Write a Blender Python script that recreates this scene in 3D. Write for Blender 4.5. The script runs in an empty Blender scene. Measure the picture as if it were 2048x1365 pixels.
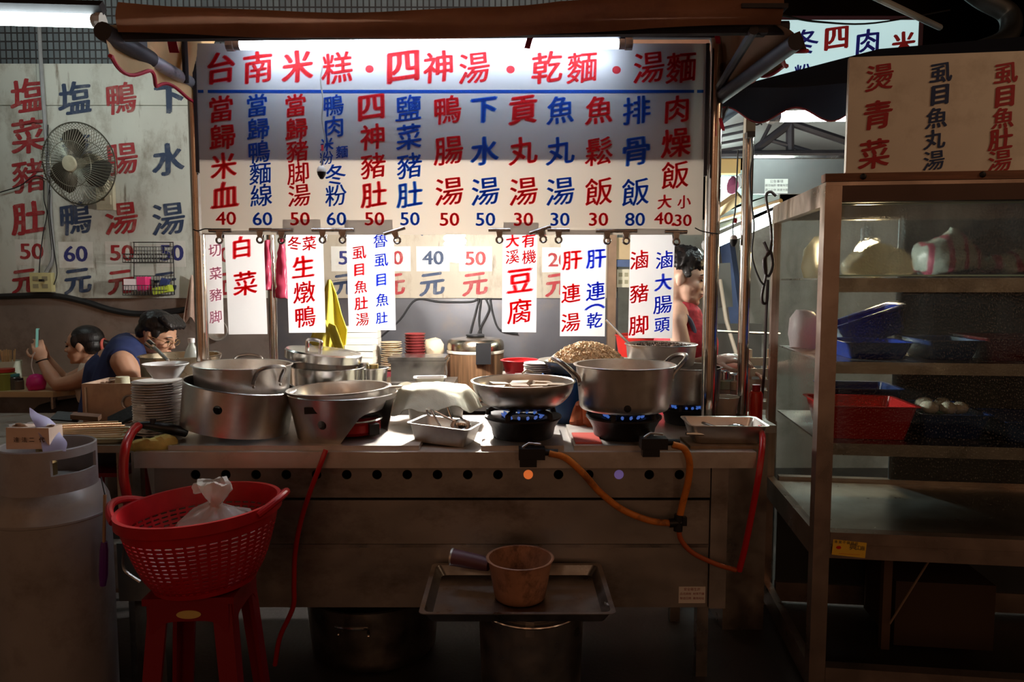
import bpy, bmesh, math, random
from mathutils import Vector, Matrix, Euler, noise

random.seed(7)
SC = bpy.context.scene
COL = SC.collection
PI = math.pi

# ------------------------------------------------------------------ camera
PITCH = math.radians(4.6)
FPX = 1450.0
CZ = 1.4
cam_d = bpy.data.cameras.new('camera')
cam_d.sensor_width = 36.0
cam_d.lens = FPX / 2048 * 36
cam_d.clip_start = 0.05
cam = bpy.data.objects.new('camera', cam_d)
COL.objects.link(cam)
cam.location = (0, 0, CZ)
cam.rotation_euler = (PI / 2 - PITCH, 0, 0)
SC.camera = cam

# ------------------------------------------------------------------ exposure, world, street lamps
vs = SC.view_settings
vs.view_transform = 'Standard'
vs.look = 'None'
vs.exposure = 0.0
vs.gamma = 1.0
vs.use_curve_mapping = False
world = bpy.data.worlds.new('night')
SC.world = world
world.use_nodes = True
# night street: a dim warm glow of shop lights low on the side behind the viewer, black sky above
_n, _l = world.node_tree.nodes, world.node_tree.links
wb = _n['Background']
_tc = _n.new('ShaderNodeTexCoord')
_sp = _n.new('ShaderNodeSeparateXYZ')
_l.new(_tc.outputs['Generated'], _sp.inputs[0])
_my = _n.new('ShaderNodeMapRange')
_my.inputs['From Min'].default_value = 0.05
_my.inputs['From Max'].default_value = -0.55
_l.new(_sp.outputs[1], _my.inputs['Value'])
_z2 = _n.new('ShaderNodeMath'); _z2.operation = 'SUBTRACT'; _z2.inputs[1].default_value = 0.16
_l.new(_sp.outputs[2], _z2.inputs[0])
_za = _n.new('ShaderNodeMath'); _za.operation = 'ABSOLUTE'
_l.new(_z2.outputs[0], _za.inputs[0])
_zr = _n.new('ShaderNodeMapRange')
_zr.inputs['From Min'].default_value = 0.52
_zr.inputs['From Max'].default_value = 0.06
_l.new(_za.outputs[0], _zr.inputs['Value'])
_mp = _n.new('ShaderNodeMapping')
_mp.inputs['Scale'].default_value = (3.2, 3.2, 1.0)
_l.new(_tc.outputs['Generated'], _mp.inputs[0])
_ns = _n.new('ShaderNodeTexNoise')
_ns.inputs['Scale'].default_value = 1.6
_ns.inputs['Detail'].default_value = 2.0
_l.new(_mp.outputs[0], _ns.inputs['Vector'])
_cr = _n.new('ShaderNodeValToRGB')
_e = _cr.color_ramp.elements
_e[0].position = 0.40
_e[0].color = (0.020, 0.014, 0.012, 1)
_e[1].position = 0.74
_e[1].color = (1.0, 0.72, 0.46, 1)
_e2 = _e.new(0.55)
_e2.color = (0.30, 0.13, 0.06, 1)
_l.new(_ns.outputs[0], _cr.inputs[0])
_m1 = _n.new('ShaderNodeMath'); _m1.operation = 'MULTIPLY'
_l.new(_my.outputs[0], _m1.inputs[0])
_l.new(_zr.outputs[0], _m1.inputs[1])
_ms = _n.new('ShaderNodeMath'); _ms.operation = 'MULTIPLY_ADD'
_ms.inputs[1].default_value = 1.6
_ms.inputs[2].default_value = 0.004
_l.new(_m1.outputs[0], _ms.inputs[0])
_l.new(_cr.outputs[0], wb.inputs[0])
_l.new(_ms.outputs[0], wb.inputs[1])
try:
    SC.cycles.max_bounces = 8
    SC.cycles.transparent_max_bounces = 12
    SC.cycles.sample_clamp_indirect = 6.0
    SC.cycles.caustics_reflective = False
    SC.cycles.caustics_refractive = False
except Exception:
    pass


def lamp(name, loc, power, col, rad=0.1):
    d = bpy.data.lights.new(name, 'POINT')
    d.energy = power
    d.color = col
    d.shadow_soft_size = rad
    o = bpy.data.objects.new(name, d)
    o.location = loc
    COL.objects.link(o)
    return o


lamp('street_lamp_light', (2.5, 1.62, 2.62), 9, (1.0, 0.70, 0.44), 0.12)
lamp('street_lamp_light', (-1.2, -3.2, 3.3), 16, (1.0, 0.66, 0.44), 0.2)


# ------------------------------------------------------------------ pixel helpers (2048x1365)
CP, SP = math.cos(PITCH), math.sin(PITCH)


def ray(px, py):
    u = (px - 1024) / FPX
    v = (682.5 - py) / FPX
    return Vector((u, CP + v * SP, -SP + v * CP))


def W(px, py, Y):
    d = ray(px, py)
    t = Y / d.y
    return Vector((d.x * t, Y, CZ + d.z * t))


def ZA(py, Y):
    return W(1024, py, Y).z


def XA(px, py, Y):
    return W(px, py, Y).x


def on_plane(px, py, O, n):
    d = ray(px, py)
    c = Vector((0, 0, CZ))
    t = (O - c).dot(n) / d.dot(n)
    return c + d * t


def on_z(px, py, z):
    d = ray(px, py)
    t = (z - CZ) / d.z
    return Vector((d.x * t, d.y * t, z))


# ------------------------------------------------------------------ scene graph helpers
ROOTM = {}


def tag(o, label=None, cat=None, group=None, kind=None):
    if label:
        o['label'] = label
    if cat:
        o['category'] = cat
    if group:
        o['group'] = group
    if kind:
        o['kind'] = kind
    return o


def thing(name, label, cat, loc=(0, 0, 0), rot=(0, 0, 0), group=None):
    o = bpy.data.objects.new(name, None)
    o.empty_display_size = 0.05
    COL.objects.link(o)
    o.location = loc
    o.rotation_euler = rot
    tag(o, label, cat, group)
    ROOTM[o.name] = Matrix.LocRotScale(Vector(loc), Euler(rot), None)
    return o


def dup(root, loc, rot=None, label=None, group=None):
    r = root.copy()
    COL.objects.link(r)
    r.location = loc
    if rot is not None:
        r.rotation_euler = rot
    if label:
        r['label'] = label
    if group:
        r['group'] = group
    for ch in list(root.children):
        c = ch.copy()
        COL.objects.link(c)
        c.parent = r
        for g in ch.children:
            d = g.copy()
            COL.objects.link(d)
            d.parent = c
    return r


def frames(pts, closed=False):
    pts = [Vector(p) for p in pts]
    n = len(pts)
    T = []
    for i in range(n):
        a = pts[(i - 1) % n] if (closed or i > 0) else pts[i]
        b = pts[(i + 1) % n] if (closed or i < n - 1) else pts[i]
        d = b - a
        T.append(d.normalized() if d.length > 1e-9 else Vector((0, 0, 1)))
    ref = Vector((0, 0, 1)) if abs(T[0].z) < 0.9 else Vector((1, 0, 0))
    N = [(ref - T[0] * ref.dot(T[0])).normalized()]
    for i in range(1, n):
        v = N[-1] - T[i] * N[-1].dot(T[i])
        N.append(v.normalized() if v.length > 1e-6 else N[-1])
    return [(N[i], T[i].cross(N[i])) for i in range(n)]


class MB:
    def __init__(self):
        self.bm = bmesh.new()

    def box(self, x0, x1, y0, y1, z0, z1, M=None):
        c = [(x, y, z) for z in (z0, z1) for y in (y0, y1) for x in (x0, x1)]
        v = [self.bm.verts.new(M @ Vector(p) if M else p) for p in c]
        for f in ((0, 2, 3, 1), (4, 5, 7, 6), (0, 1, 5, 4), (2, 6, 7, 3), (0, 4, 6, 2), (1, 3, 7, 5)):
            self.bm.faces.new([v[i] for i in f])
        return self

    def cbox(self, c, s, rot=(0, 0, 0)):
        M = Matrix.LocRotScale(Vector(c), Euler(rot), None)
        return self.box(-s[0] / 2, s[0] / 2, -s[1] / 2, s[1] / 2, -s[2] / 2, s[2] / 2, M)

    def tube(self, pts, r, seg=8, closed=False, cap=True):
        pts = [Vector(p) for p in pts]
        fr = frames(pts, closed)
        n = len(pts)
        rings = []
        for i in range(n):
            rr = r[i] if isinstance(r, (list, tuple)) else r
            N, B = fr[i]
            rings.append([self.bm.verts.new(pts[i] + (N * math.cos(2 * PI * k / seg) + B * math.sin(2 * PI * k / seg)) * rr) for k in range(seg)])
        for i in range(n if closed else n - 1):
            a, b = rings[i], rings[(i + 1) % n]
            for k in range(seg):
                try:
                    self.bm.faces.new((a[k], a[(k + 1) % seg], b[(k + 1) % seg], b[k]))
                except ValueError:
                    pass
        if cap and not closed:
            self.bm.faces.new(rings[0][::-1])
            self.bm.faces.new(rings[-1])
        return self

    def lathe(self, prof, seg=40, M=None, sx=1.0, sy=1.0):
        rings = []
        for r, z in prof:
            if r < 1e-6:
                p = Vector((0, 0, z))
                rings.append([self.bm.verts.new(M @ p if M else p)])
            else:
                ring = []
                for k in range(seg):
                    a = 2 * PI * k / seg
                    p = Vector((r * sx * math.cos(a), r * sy * math.sin(a), z))
                    ring.append(self.bm.verts.new(M @ p if M else p))
                rings.append(ring)
        for a, b in zip(rings, rings[1:]):
            if len(a) == 1 and len(b) == 1:
                continue
            for k in range(seg):
                k2 = (k + 1) % seg
                if len(a) == 1:
                    self.bm.faces.new((a[0], b[k2], b[k]))
                elif len(b) == 1:
                    self.bm.faces.new((a[k], a[k2], b[0]))
                else:
                    self.bm.faces.new((a[k], a[k2], b[k2], b[k]))
        return self

    def sphere(self, c, r, seg=16, M=None):
        rx, ry, rz = (r, r, r) if not isinstance(r, (tuple, list)) else r
        m = Matrix.Translation(Vector(c)) @ (M if M else Matrix()) @ Matrix.Diagonal((rx, ry, rz, 1))
        prof = [(math.sin(PI * i / (seg // 2)) if 0 < i < seg // 2 else 0, -math.cos(PI * i / (seg // 2))) for i in range(seg // 2 + 1)]
        return self.lathe(prof, seg, m)

    def prism(self, pts, y0, y1, M=None):
        """polygon in XZ extruded along Y"""
        a = [self.bm.verts.new(M @ Vector((x, y0, z)) if M else (x, y0, z)) for x, z in pts]
        b = [self.bm.verts.new(M @ Vector((x, y1, z)) if M else (x, y1, z)) for x, z in pts]
        self.bm.faces.new(a)
        self.bm.faces.new(b[::-1])
        n = len(pts)
        for i in range(n):
            self.bm.faces.new((a[i], b[i], b[(i + 1) % n], a[(i + 1) % n]))
        return self

    def zprism(self, pts, z0, z1, M=None):
        a = [self.bm.verts.new(M @ Vector((x, y, z0)) if M else (x, y, z0)) for x, y in pts]
        b = [self.bm.verts.new(M @ Vector((x, y, z1)) if M else (x, y, z1)) for x, y in pts]
        self.bm.faces.new(a[::-1])
        self.bm.faces.new(b)
        n = len(pts)
        for i in range(n):
            self.bm.faces.new((a[i], a[(i + 1) % n], b[(i + 1) % n], b[i]))
        return self

    def grid(self, fn, nu, nv, closeu=False):
        V = [[self.bm.verts.new(fn(i / (nu if closeu else nu), j / nv)) for j in range(nv + 1)] for i in range(nu if closeu else nu + 1)]
        n = len(V)
        for i in range(nu if closeu else nu):
            for j in range(nv):
                a, b = V[i], V[(i + 1) % n]
                self.bm.faces.new((a[j], b[j], b[j + 1], a[j + 1]))
        return self

    def poly(self, pts):
        self.bm.faces.new([self.bm.verts.new(p) for p in pts])
        return self

    def bevel(self, w, seg=2, ang=35):
        es = [e for e in self.bm.edges if len(e.link_faces) == 2 and e.calc_face_angle(0) > math.radians(ang)]
        bmesh.ops.bevel(self.bm, geom=es, offset=w, segments=seg, affect='EDGES', profile=0.6)
        return self

    def jitter(self, amp, sc, seed=0.0):
        for v in self.bm.verts:
            v.co += noise.noise_vector(v.co * sc + Vector((seed, seed * 1.7, seed * 0.3))) * amp
        return self

    def solid(self, t):
        bmesh.ops.recalc_face_normals(self.bm, faces=self.bm.faces[:])
        bmesh.ops.solidify(self.bm, geom=self.bm.faces[:], thickness=t)
        return self

    def subdiv(self, n=1):
        bmesh.ops.subdivide_edges(self.bm, edges=self.bm.edges[:], cuts=n, use_grid_fill=True, smooth=0.6)
        return self

    def build(self, name, mat, parent=None, local=False, smooth=35, recalc=True):
        bm = self.bm
        if recalc:
            bmesh.ops.recalc_face_normals(bm, faces=bm.faces[:])
        me = bpy.data.meshes.new(name)
        off = None
        if parent is not None:
            if not local:
                bm.transform(ROOTM[parent.name].inverted())
        else:
            xs = [v.co.x for v in bm.verts]
            ys = [v.co.y for v in bm.verts]
            zs = [v.co.z for v in bm.verts]
            off = Vector(((min(xs) + max(xs)) / 2, (min(ys) + max(ys)) / 2, min(zs)))
            bm.transform(Matrix.Translation(-off))
        bm.to_mesh(me)
        bm.free()
        for p in me.polygons:
            p.use_smooth = smooth > 0
        if 0 < smooth < 180:
            me.set_sharp_from_angle(angle=math.radians(smooth))
        o = bpy.data.objects.new(name, me)
        COL.objects.link(o)
        if mat is not None:
            for m in (mat if isinstance(mat, (list, tuple)) else [mat]):
                me.materials.append(m)
        if parent is not None:
            o.parent = parent
            ROOTM[o.name] = ROOTM[parent.name]
        else:
            o.location = off
            ROOTM[o.name] = Matrix.Translation(off)
        return o


def smoothpath(pts, n=8):
    """Catmull-Rom through points"""
    P = [Vector(p) for p in pts]
    P = [P[0] * 2 - P[1]] + P + [P[-1] * 2 - P[-2]]
    out = []
    for i in range(1, len(P) - 2):
        p0, p1, p2, p3 = P[i - 1:i + 3]
        for k in range(n):
            t = k / n
            out.append(0.5 * ((2 * p1) + (p2 - p0) * t + (2 * p0 - 5 * p1 + 4 * p2 - p3) * t * t + (3 * p1 - p0 - 3 * p2 + p3) * t ** 3))
    out.append(P[-2])
    return out


# ------------------------------------------------------------------ materials
MATS = {}


def mat(name, col, rough=0.5, metal=0.0, var=0.0, vs=6.0, bump=0.0, bs=80.0, dirt=None, ds=3.0, da=0.5, stretch=(1, 1, 1), emit=None, es=0.0,
        trans=0.0, ior=1.45, alpha=1.0, sss=0.0, spec=0.5, coat=0.0, rvar=0.0, transluc=0.0, streak=None):
    if name in MATS:
        return MATS[name]
    m = bpy.data.materials.new(name)
    m.use_nodes = True
    nt = m.node_tree
    b = nt.nodes['Principled BSDF']
    L = nt.links
    c4 = (*col, 1)
    b.inputs['Base Color'].default_value = c4
    b.inputs['Roughness'].default_value = rough
    b.inputs['Metallic'].default_value = metal
    b.inputs['IOR'].default_value = ior
    b.inputs['Transmission Weight'].default_value = trans
    b.inputs['Alpha'].default_value = alpha
    b.inputs['Specular IOR Level'].default_value = spec
    b.inputs['Coat Weight'].default_value = coat
    if sss:
        b.inputs['Subsurface Weight'].default_value = sss
        b.inputs['Subsurface Radius'].default_value = (0.012, 0.005, 0.003)
    if emit:
        b.inputs['Emission Color'].default_value = (*emit, 1)
        b.inputs['Emission Strength'].default_value = es
    tc = nt.nodes.new('ShaderNodeTexCoord')
    mp = nt.nodes.new('ShaderNodeMapping')
    mp.inputs['Scale'].default_value = stretch
    L.new(tc.outputs['Object'], mp.inputs[0])
    last = None
    if var > 0:
        n = nt.nodes.new('ShaderNodeTexNoise')
        n.inputs['Scale'].default_value = vs
        n.inputs['Detail'].default_value = 6
        L.new(mp.outputs[0], n.inputs['Vector'])
        r = nt.nodes.new('ShaderNodeValToRGB')
        r.color_ramp.elements[0].position = 0.3
        r.color_ramp.elements[1].position = 0.72
        r.color_ramp.elements[0].color = (*[max(0, c * (1 - var)) for c in col], 1)
        r.color_ramp.elements[1].color = (*[min(1, c * (1 + var * 0.6)) for c in col], 1)
        L.new(n.outputs[0], r.inputs[0])
        last = r.outputs[0]
    if dirt:
        n = nt.nodes.new('ShaderNodeTexNoise')
        n.inputs['Scale'].default_value = ds
        n.inputs['Detail'].default_value = 10
        n.inputs['Roughness'].default_value = 0.68
        L.new(mp.outputs[0], n.inputs['Vector'])
        r = nt.nodes.new('ShaderNodeValToRGB')
        r.color_ramp.elements[0].position = 0.50
        r.color_ramp.elements[1].position = 0.72
        r.color_ramp.elements[0].color = (0, 0, 0, 1)
        r.color_ramp.elements[1].color = (da, da, da, 1)
        L.new(n.outputs[0], r.inputs[0])
        mx = nt.nodes.new('ShaderNodeMix')
        mx.data_type = 'RGBA'
        L.new(r.outputs[0], mx.inputs['Factor'])
        if last is not None:
            L.new(last, mx.inputs['A'])
        else:
            mx.inputs['A'].default_value = c4
        mx.inputs['B'].default_value = (*dirt, 1)
        last = mx.outputs['Result']
    if streak:
        n = nt.nodes.new('ShaderNodeTexNoise')
        n.inputs['Scale'].default_value = streak[1]
        n.inputs['Detail'].default_value = 8
        n.inputs['Roughness'].default_value = 0.62
        mp2 = nt.nodes.new('ShaderNodeMapping')
        mp2.inputs['Scale'].default_value = (6, 6, 0.9)
        L.new(tc.outputs['Object'], mp2.inputs[0])
        L.new(mp2.outputs[0], n.inputs['Vector'])
        r = nt.nodes.new('ShaderNodeValToRGB')
        r.color_ramp.elements[0].position = 0.60
        r.color_ramp.elements[1].position = 0.70
        r.color_ramp.elements[0].color = (0, 0, 0, 1)
        r.color_ramp.elements[1].color = (streak[2],) * 3 + (1,)
        L.new(n.outputs[0], r.inputs[0])
        mx = nt.nodes.new('ShaderNodeMix')
        mx.data_type = 'RGBA'
        L.new(r.outputs[0], mx.inputs['Factor'])
        if last is not None:
            L.new(last, mx.inputs['A'])
        else:
            mx.inputs['A'].default_value = c4
        mx.inputs['B'].default_value = (*streak[0], 1)
        last = mx.outputs['Result']
    if last is not None:
        L.new(last, b.inputs['Base Color'])
    if rvar > 0:
        n = nt.nodes.new('ShaderNodeTexNoise')
        n.inputs['Scale'].default_value = vs * 1.7
        n.inputs['Detail'].default_value = 8
        L.new(mp.outputs[0], n.inputs['Vector'])
        mr = nt.nodes.new('ShaderNodeMapRange')
        mr.inputs['From Min'].default_value = 0.3
        mr.inputs['From Max'].default_value = 0.7
        mr.inputs['To Min'].default_value = max(0.02, rough - rvar)
        mr.inputs['To Max'].default_value = min(1, rough + rvar)
        L.new(n.outputs[0], mr.inputs['Value'])
        L.new(mr.outputs[0], b.inputs['Roughness'])
    if bump > 0:
        n = nt.nodes.new('ShaderNodeTexNoise')
        n.inputs['Scale'].default_value = bs
        n.inputs['Detail'].default_value = 4
        L.new(mp.outputs[0], n.inputs['Vector'])
        bp = nt.nodes.new('ShaderNodeBump')
        bp.inputs['Strength'].default_value = bump
        bp.inputs['Distance'].default_value = 0.004
        L.new(n.outputs[0], bp.inputs['Height'])
        L.new(bp.outputs[0], b.inputs['Normal'])
    if transluc > 0:
        t = nt.nodes.new('ShaderNodeBsdfTranslucent')
        t.inputs[0].default_value = c4
        if last is not None:
            L.new(last, t.inputs[0])
        ms = nt.nodes.new('ShaderNodeMixShader')
        ms.inputs[0].default_value = transluc
        L.new(b.outputs[0], ms.inputs[1])
        L.new(t.outputs[0], ms.inputs[2])
        L.new(ms.outputs[0], nt.nodes['Material Output'].inputs[0])
    MATS[name] = m
    return m


def emis(name, col, s):
    return mat(name, (0.8, 0.8, 0.8), 0.4, emit=col, es=s)


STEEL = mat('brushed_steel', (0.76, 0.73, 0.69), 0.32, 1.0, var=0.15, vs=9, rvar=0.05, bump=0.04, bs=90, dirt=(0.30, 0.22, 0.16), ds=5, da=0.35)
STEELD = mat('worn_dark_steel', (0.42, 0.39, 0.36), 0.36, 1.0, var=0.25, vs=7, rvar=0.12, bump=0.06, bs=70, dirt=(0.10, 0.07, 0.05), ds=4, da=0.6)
STEELB = mat('bright_steel', (0.72, 0.71, 0.69), 0.20, 1.0, var=0.10, vs=10, rvar=0.08)
ALU = mat('scuffed_aluminium', (0.66, 0.63, 0.58), 0.40, 0.9, var=0.18, vs=11, rvar=0.12, dirt=(0.25, 0.18, 0.12), ds=6, da=0.45)
WORKST = mat('worn_worktop_steel', (0.62, 0.58, 0.54), 0.48, 0.9, var=0.15, vs=6, rvar=0.08, bump=0.05, bs=120, dirt=(0.20, 0.14, 0.10), ds=4, da=0.5)
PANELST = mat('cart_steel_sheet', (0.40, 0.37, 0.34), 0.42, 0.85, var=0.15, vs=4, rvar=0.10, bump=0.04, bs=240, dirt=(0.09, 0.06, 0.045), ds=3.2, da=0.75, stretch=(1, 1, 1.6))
IRON = mat('black_cast_iron', (0.018, 0.017, 0.018), 0.5, 0.4, var=0.4, vs=14, bump=0.25, bs=70)
BLKP = mat('black_plastic', (0.014, 0.014, 0.016), 0.35)
BLKR = mat('black_rubber', (0.012, 0.012, 0.013), 0.6)
WHITEP = mat('white_paper_card', (0.92, 0.92, 0.93), 0.5, transluc=0.5, var=0.04, vs=5)


def ink(name, col, tint, f):
    # translucent sign ink: part pigment, part colour filter over the lit sheet behind it
    m = mat(name, col, 0.5)
    nt = m.node_tree
    t = nt.nodes.new('ShaderNodeBsdfTransparent')
    t.inputs[0].default_value = (*tint, 1)
    ms = nt.nodes.new('ShaderNodeMixShader')
    ms.inputs[0].default_value = f
    nt.links.new(nt.nodes['Principled BSDF'].outputs[0], ms.inputs[1])
    nt.links.new(t.outputs[0], ms.inputs[2])
    nt.links.new(ms.outputs[0], nt.nodes['Material Output'].inputs[0])
    return m


RED = ink('red_sign_paint', (0.50, 0.010, 0.022), (0.95, 0.24, 0.28), 0.78)
BLUE = ink('blue_sign_paint', (0.012, 0.085, 0.32), (0.24, 0.50, 0.94), 0.78)
CRED = ink('red_card_paint', (0.56, 0.010, 0.02), (0.96, 0.22, 0.26), 0.86)
CBLUE = ink('blue_card_paint', (0.03, 0.06, 0.42), (0.28, 0.38, 0.95), 0.86)
WRED = mat('faded_red_paint', (0.33, 0.022, 0.028), 0.6, dirt=(0.5, 0.4, 0.34), ds=14, da=0.35)
WBLUE = mat('faded_navy_paint', (0.025, 0.045, 0.10), 0.6, dirt=(0.4, 0.4, 0.38), ds=14, da=0.3)
WBLUE2 = mat('price_navy_ink', (0.03, 0.035, 0.16), 0.5)
REDPL = mat('red_plastic', (0.48, 0.012, 0.018), 0.32, var=0.15, vs=20, sss=0.05)
ORANGEH = mat('orange_gas_hose', (0.74, 0.24, 0.035), 0.45, dirt=(0.03, 0.02, 0.015), ds=9, da=1.0, stretch=(1, 1, 1))
REDH = mat('red_gas_hose', (0.50, 0.012, 0.012), 0.3, coat=0.3)
PORC = mat('white_porcelain', (0.82, 0.81, 0.80), 0.22, coat=0.2)
PORCW = mat('cream_porcelain', (0.72, 0.66, 0.56), 0.35)
WOOD = mat('dark_red_wood', (0.20, 0.085, 0.045), 0.55, var=0.45, vs=9, stretch=(0.6, 8, 8), bump=0.1, bs=30)
SKIN = mat('skin', (0.56, 0.31, 0.20), 0.5, var=0.10, vs=14, sss=0.08)
SKINW = mat('pale_skin', (0.66, 0.42, 0.31), 0.48, var=0.10, vs=14, sss=0.08)
HAIR = mat('black_hair', (0.010, 0.008, 0.008), 0.38, bump=0.5, bs=160, stretch=(1, 1, 0.25))

# ------------------------------------------------------------------ lettering
_cu = bpy.data.curves.new('type', 'FONT')
_to = bpy.data.objects.new('type', _cu)
COL.objects.link(_to)
_cu.resolution_u = 3
_GL = {}


def glyph(ch, bold):
    k = (ch, bold)
    if k not in _GL:
        _cu.body = ch
        _cu.offset = bold
        dg = bpy.context.evaluated_depsgraph_get()
        dg.update()
        me = bpy.data.meshes.new_from_object(_to.evaluated_get(dg))
        vs_ = [(v.co.x, v.co.y) for v in me.vertices]
        fs_ = [tuple(p.vertices) for p in me.polygons]
        bpy.data.meshes.remove(me)
        xs = [v[0] for v in vs_]
        ys = [v[1] for v in vs_]
        cx, cy = (min(xs) + max(xs)) / 2, (min(ys) + max(ys)) / 2
        _GL[k] = ([(x - cx, y - cy) for x, y in vs_], fs_, max(ys) - min(ys), max(xs) - min(xs), len(vs_))
    return _GL[k]


def lettering(parent, chars, m, O, n=Vector((0, -1, 0)), ux=Vector((1, 0, 0)), up=Vector((0, 0, 1)), name='lettering', lift=0.0012, bold=None, brush=True):
    """chars: (text, pixel x, pixel y, pixel height). Flat painted characters lying on the plane through O."""
    mb = MB()
    bm = mb.bm
    for ch, px, py, hp in chars:
        c = on_plane(px, py, O, n) + n * lift
        c2 = on_plane(px, py + hp, O, n) + n * lift
        H = (c2 - c).length
        num = ch[0].isdigit()
        vs_, fs_, gh, gw, nv = glyph(ch, 0.0 if bold is None else bold)
        nib = 0.0
        if bold is None:
            nib = 0.026 if num else (0.050 if nv < 34 else (0.038 if nv < 60 else (0.027 if nv < 95 else 0.019)))
        if num:
            s = H / (gh + nib * 1.2)
            sxx = s * 1.12
        elif ch in '・一二︵小大下.':
            s = H / 0.95 if ch != '.' else H / gh
            sxx = s
        else:
            s = H / max(gh, gw * 0.94)
            sxx = s
        # a broad-nib stroke: the glyph swept over a small diamond
        offs = [(0, 0)] if nib == 0 else [(0, 0), (nib, 0.3 * nib), (-nib, -0.3 * nib), (0.3 * nib, -nib * 0.5), (-0.3 * nib, nib * 0.5)]
        for q, (ox, oy) in enumerate(offs):
            V = []
            for x, y in vs_:
                if brush and not num and ch != '・':
                    y = y + 0.10 * x + 0.018 * math.sin(5.2 * x + 2.0 * y)
                    x = x + 0.016 * math.sin(6.0 * y + 1.3)
                V.append(bm.verts.new(c + ux * ((x + ox) * sxx) + up * ((y + oy) * s) + n * (q * 0.00012)))
            for f in fs_:
                try:
                    bm.faces.new([V[i] for i in f])
                except ValueError:
                    pass
    return mb.build(name, m, parent, smooth=0, recalc=False)
# ================================================================== SETTING
def structure(o):
    o['kind'] = 'structure'
    return o


WY = 4.5
asphalt = mat('dark_wet_asphalt', (0.035, 0.03, 0.028), 0.55, var=0.3, vs=4, bump=0.3, bs=60)
structure(MB().box(-6, 6, -6, 9, -0.1, 0).build('floor', asphalt))

# mosaic tile wall (brick texture laid out over x and z)
tile = bpy.data.materials.new('small_mosaic_tile')
tile.use_nodes = True
_n = tile.node_tree.nodes
_l = tile.node_tree.links
_tc = _n.new('ShaderNodeTexCoord')
_sp = _n.new('ShaderNodeSeparateXYZ')
_cb = _n.new('ShaderNodeCombineXYZ')
_br = _n.new('ShaderNodeTexBrick')
_br.offset = 0.0
_br.inputs['Color1'].default_value = (0.16, 0.20, 0.215, 1)
_br.inputs['Color2'].default_value = (0.11, 0.14, 0.155, 1)
_br.inputs['Mortar'].default_value = (0.03, 0.032, 0.035, 1)
_br.inputs['Scale'].default_value = 1.0
_br.inputs['Brick Width'].default_value = 0.036
_br.inputs['Row Height'].default_value = 0.050
_br.inputs['Mortar Size'].default_value = 0.005
_br.inputs['Mortar Smooth'].default_value = 0.1
_l.new(_tc.outputs['Object'], _sp.inputs[0])
_l.new(_sp.outputs[0], _cb.inputs[0])
_l.new(_sp.outputs[2], _cb.inputs[1])
_l.new(_cb.outputs[0], _br.inputs['Vector'])
_l.new(_br.outputs['Color'], _n['Principled BSDF'].inputs['Base Color'])
_n['Principled BSDF'].inputs['Roughness'].default_value = 0.4
XR = XA(1236, 550, WY)
wall = structure(MB().box(-4.6, XR, WY, WY + 0.2, 0, 4.6).build('wall_back', tile))
ZB = ZA(597, WY)      # foot of the painted boards
ZT = ZA(131, WY)      # their top
wains = mat('greasy_steel_wainscot', (0.30, 0.25, 0.22), 0.45, 0.55, var=0.3, vs=3, rvar=0.15, bump=0.05, bs=120, dirt=(0.10, 0.06, 0.045), ds=4, da=0.7)
wains2 = mat('grey_steel_wainscot', (0.14, 0.14, 0.155), 0.42, 0.6, var=0.18, vs=3, rvar=0.15, dirt=(0.22, 0.17, 0.13), ds=5, da=0.5)
XM = XA(545, 650, WY)
structure(MB().box(-4.6, XM, WY - 0.02, WY, 0, ZB).build('wall_back_wainscot', wains, wall))
structure(MB().box(XM, XR, WY - 0.02, WY, 0, ZB).build('wall_back_wainscot', wains2, wall))
concrete = mat('grey_concrete_wall', (0.34, 0.33, 0.30), 0.8, var=0.2, vs=5, bump=0.2, bs=30, dirt=(0.10, 0.09, 0.08), ds=3, da=0.6)
structure(MB().box(XR, 4.5, 5.4, 5.6, 0.0, ZA(440, 5.4)).build('wall_right', concrete))
structure(MB().box(XR, XR + 0.1, WY + 0.2, 5.4, 0.0, 2.6).build('wall_return', concrete))
structure(MB().box(-4.7, -4.6, 1.0, 4.7, 0, 4.6).build('wall_left', concrete))

# painted menu boards on the back wall
boardm = mat('grimy_white_board', (0.58, 0.60, 0.54), 0.55, var=0.12, vs=3, dirt=(0.16, 0.11, 0.06), ds=4.0, da=0.9, stretch=(1, 1, 0.6), streak=((0.14, 0.10, 0.06), 3.0, 0.8), bump=0.05, bs=50)
boardm2 = mat('yellowed_white_board', (0.44, 0.385, 0.30), 0.55, var=0.12, vs=4, dirt=(0.20, 0.14, 0.08), ds=5.5, da=0.8, stretch=(1, 1, 0.5), streak=((0.14, 0.10, 0.06), 3.0, 0.8), bump=0.05, bs=50)
patchm = mat('price_paper', (0.66, 0.65, 0.60), 0.6, var=0.08, vs=8, dirt=(0.35, 0.27, 0.18), ds=8, da=0.4)
BY = WY - 0.035
OB = Vector((0, BY, 0))


def menu_board(x0px, x1px, label, m, cols, patches):
    xa, xb = XA(x0px, 400, BY), XA(x1px, 400, BY)
    t = thing('wall_menu_board', label, 'menu board', ((xa + xb) / 2, BY, ZB))
    zs = ZA(211, BY)
    b = MB()
    b.box(xa, xb - 0.002, BY, WY - 0.0005, ZB + 0.002, zs - 0.002)
    b.box(xa, xb - 0.002, BY, WY - 0.0005, zs + 0.002, ZT)
    b.bevel(0.002, 1)
    b.build('board', m, t)
    for (px, py, w, h) in patches:
        a, c = W(px - w / 2, py + h / 2, BY), W(px + w / 2, py - h / 2, BY)
        MB().box(a.x, c.x, BY - 0.0015, BY - 0.0002, a.z, c.z).build('price_patch', patchm, t)
    for cm, chars in cols:
        lettering(t, chars, cm, OB, lift=0.003)
    return t


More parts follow.
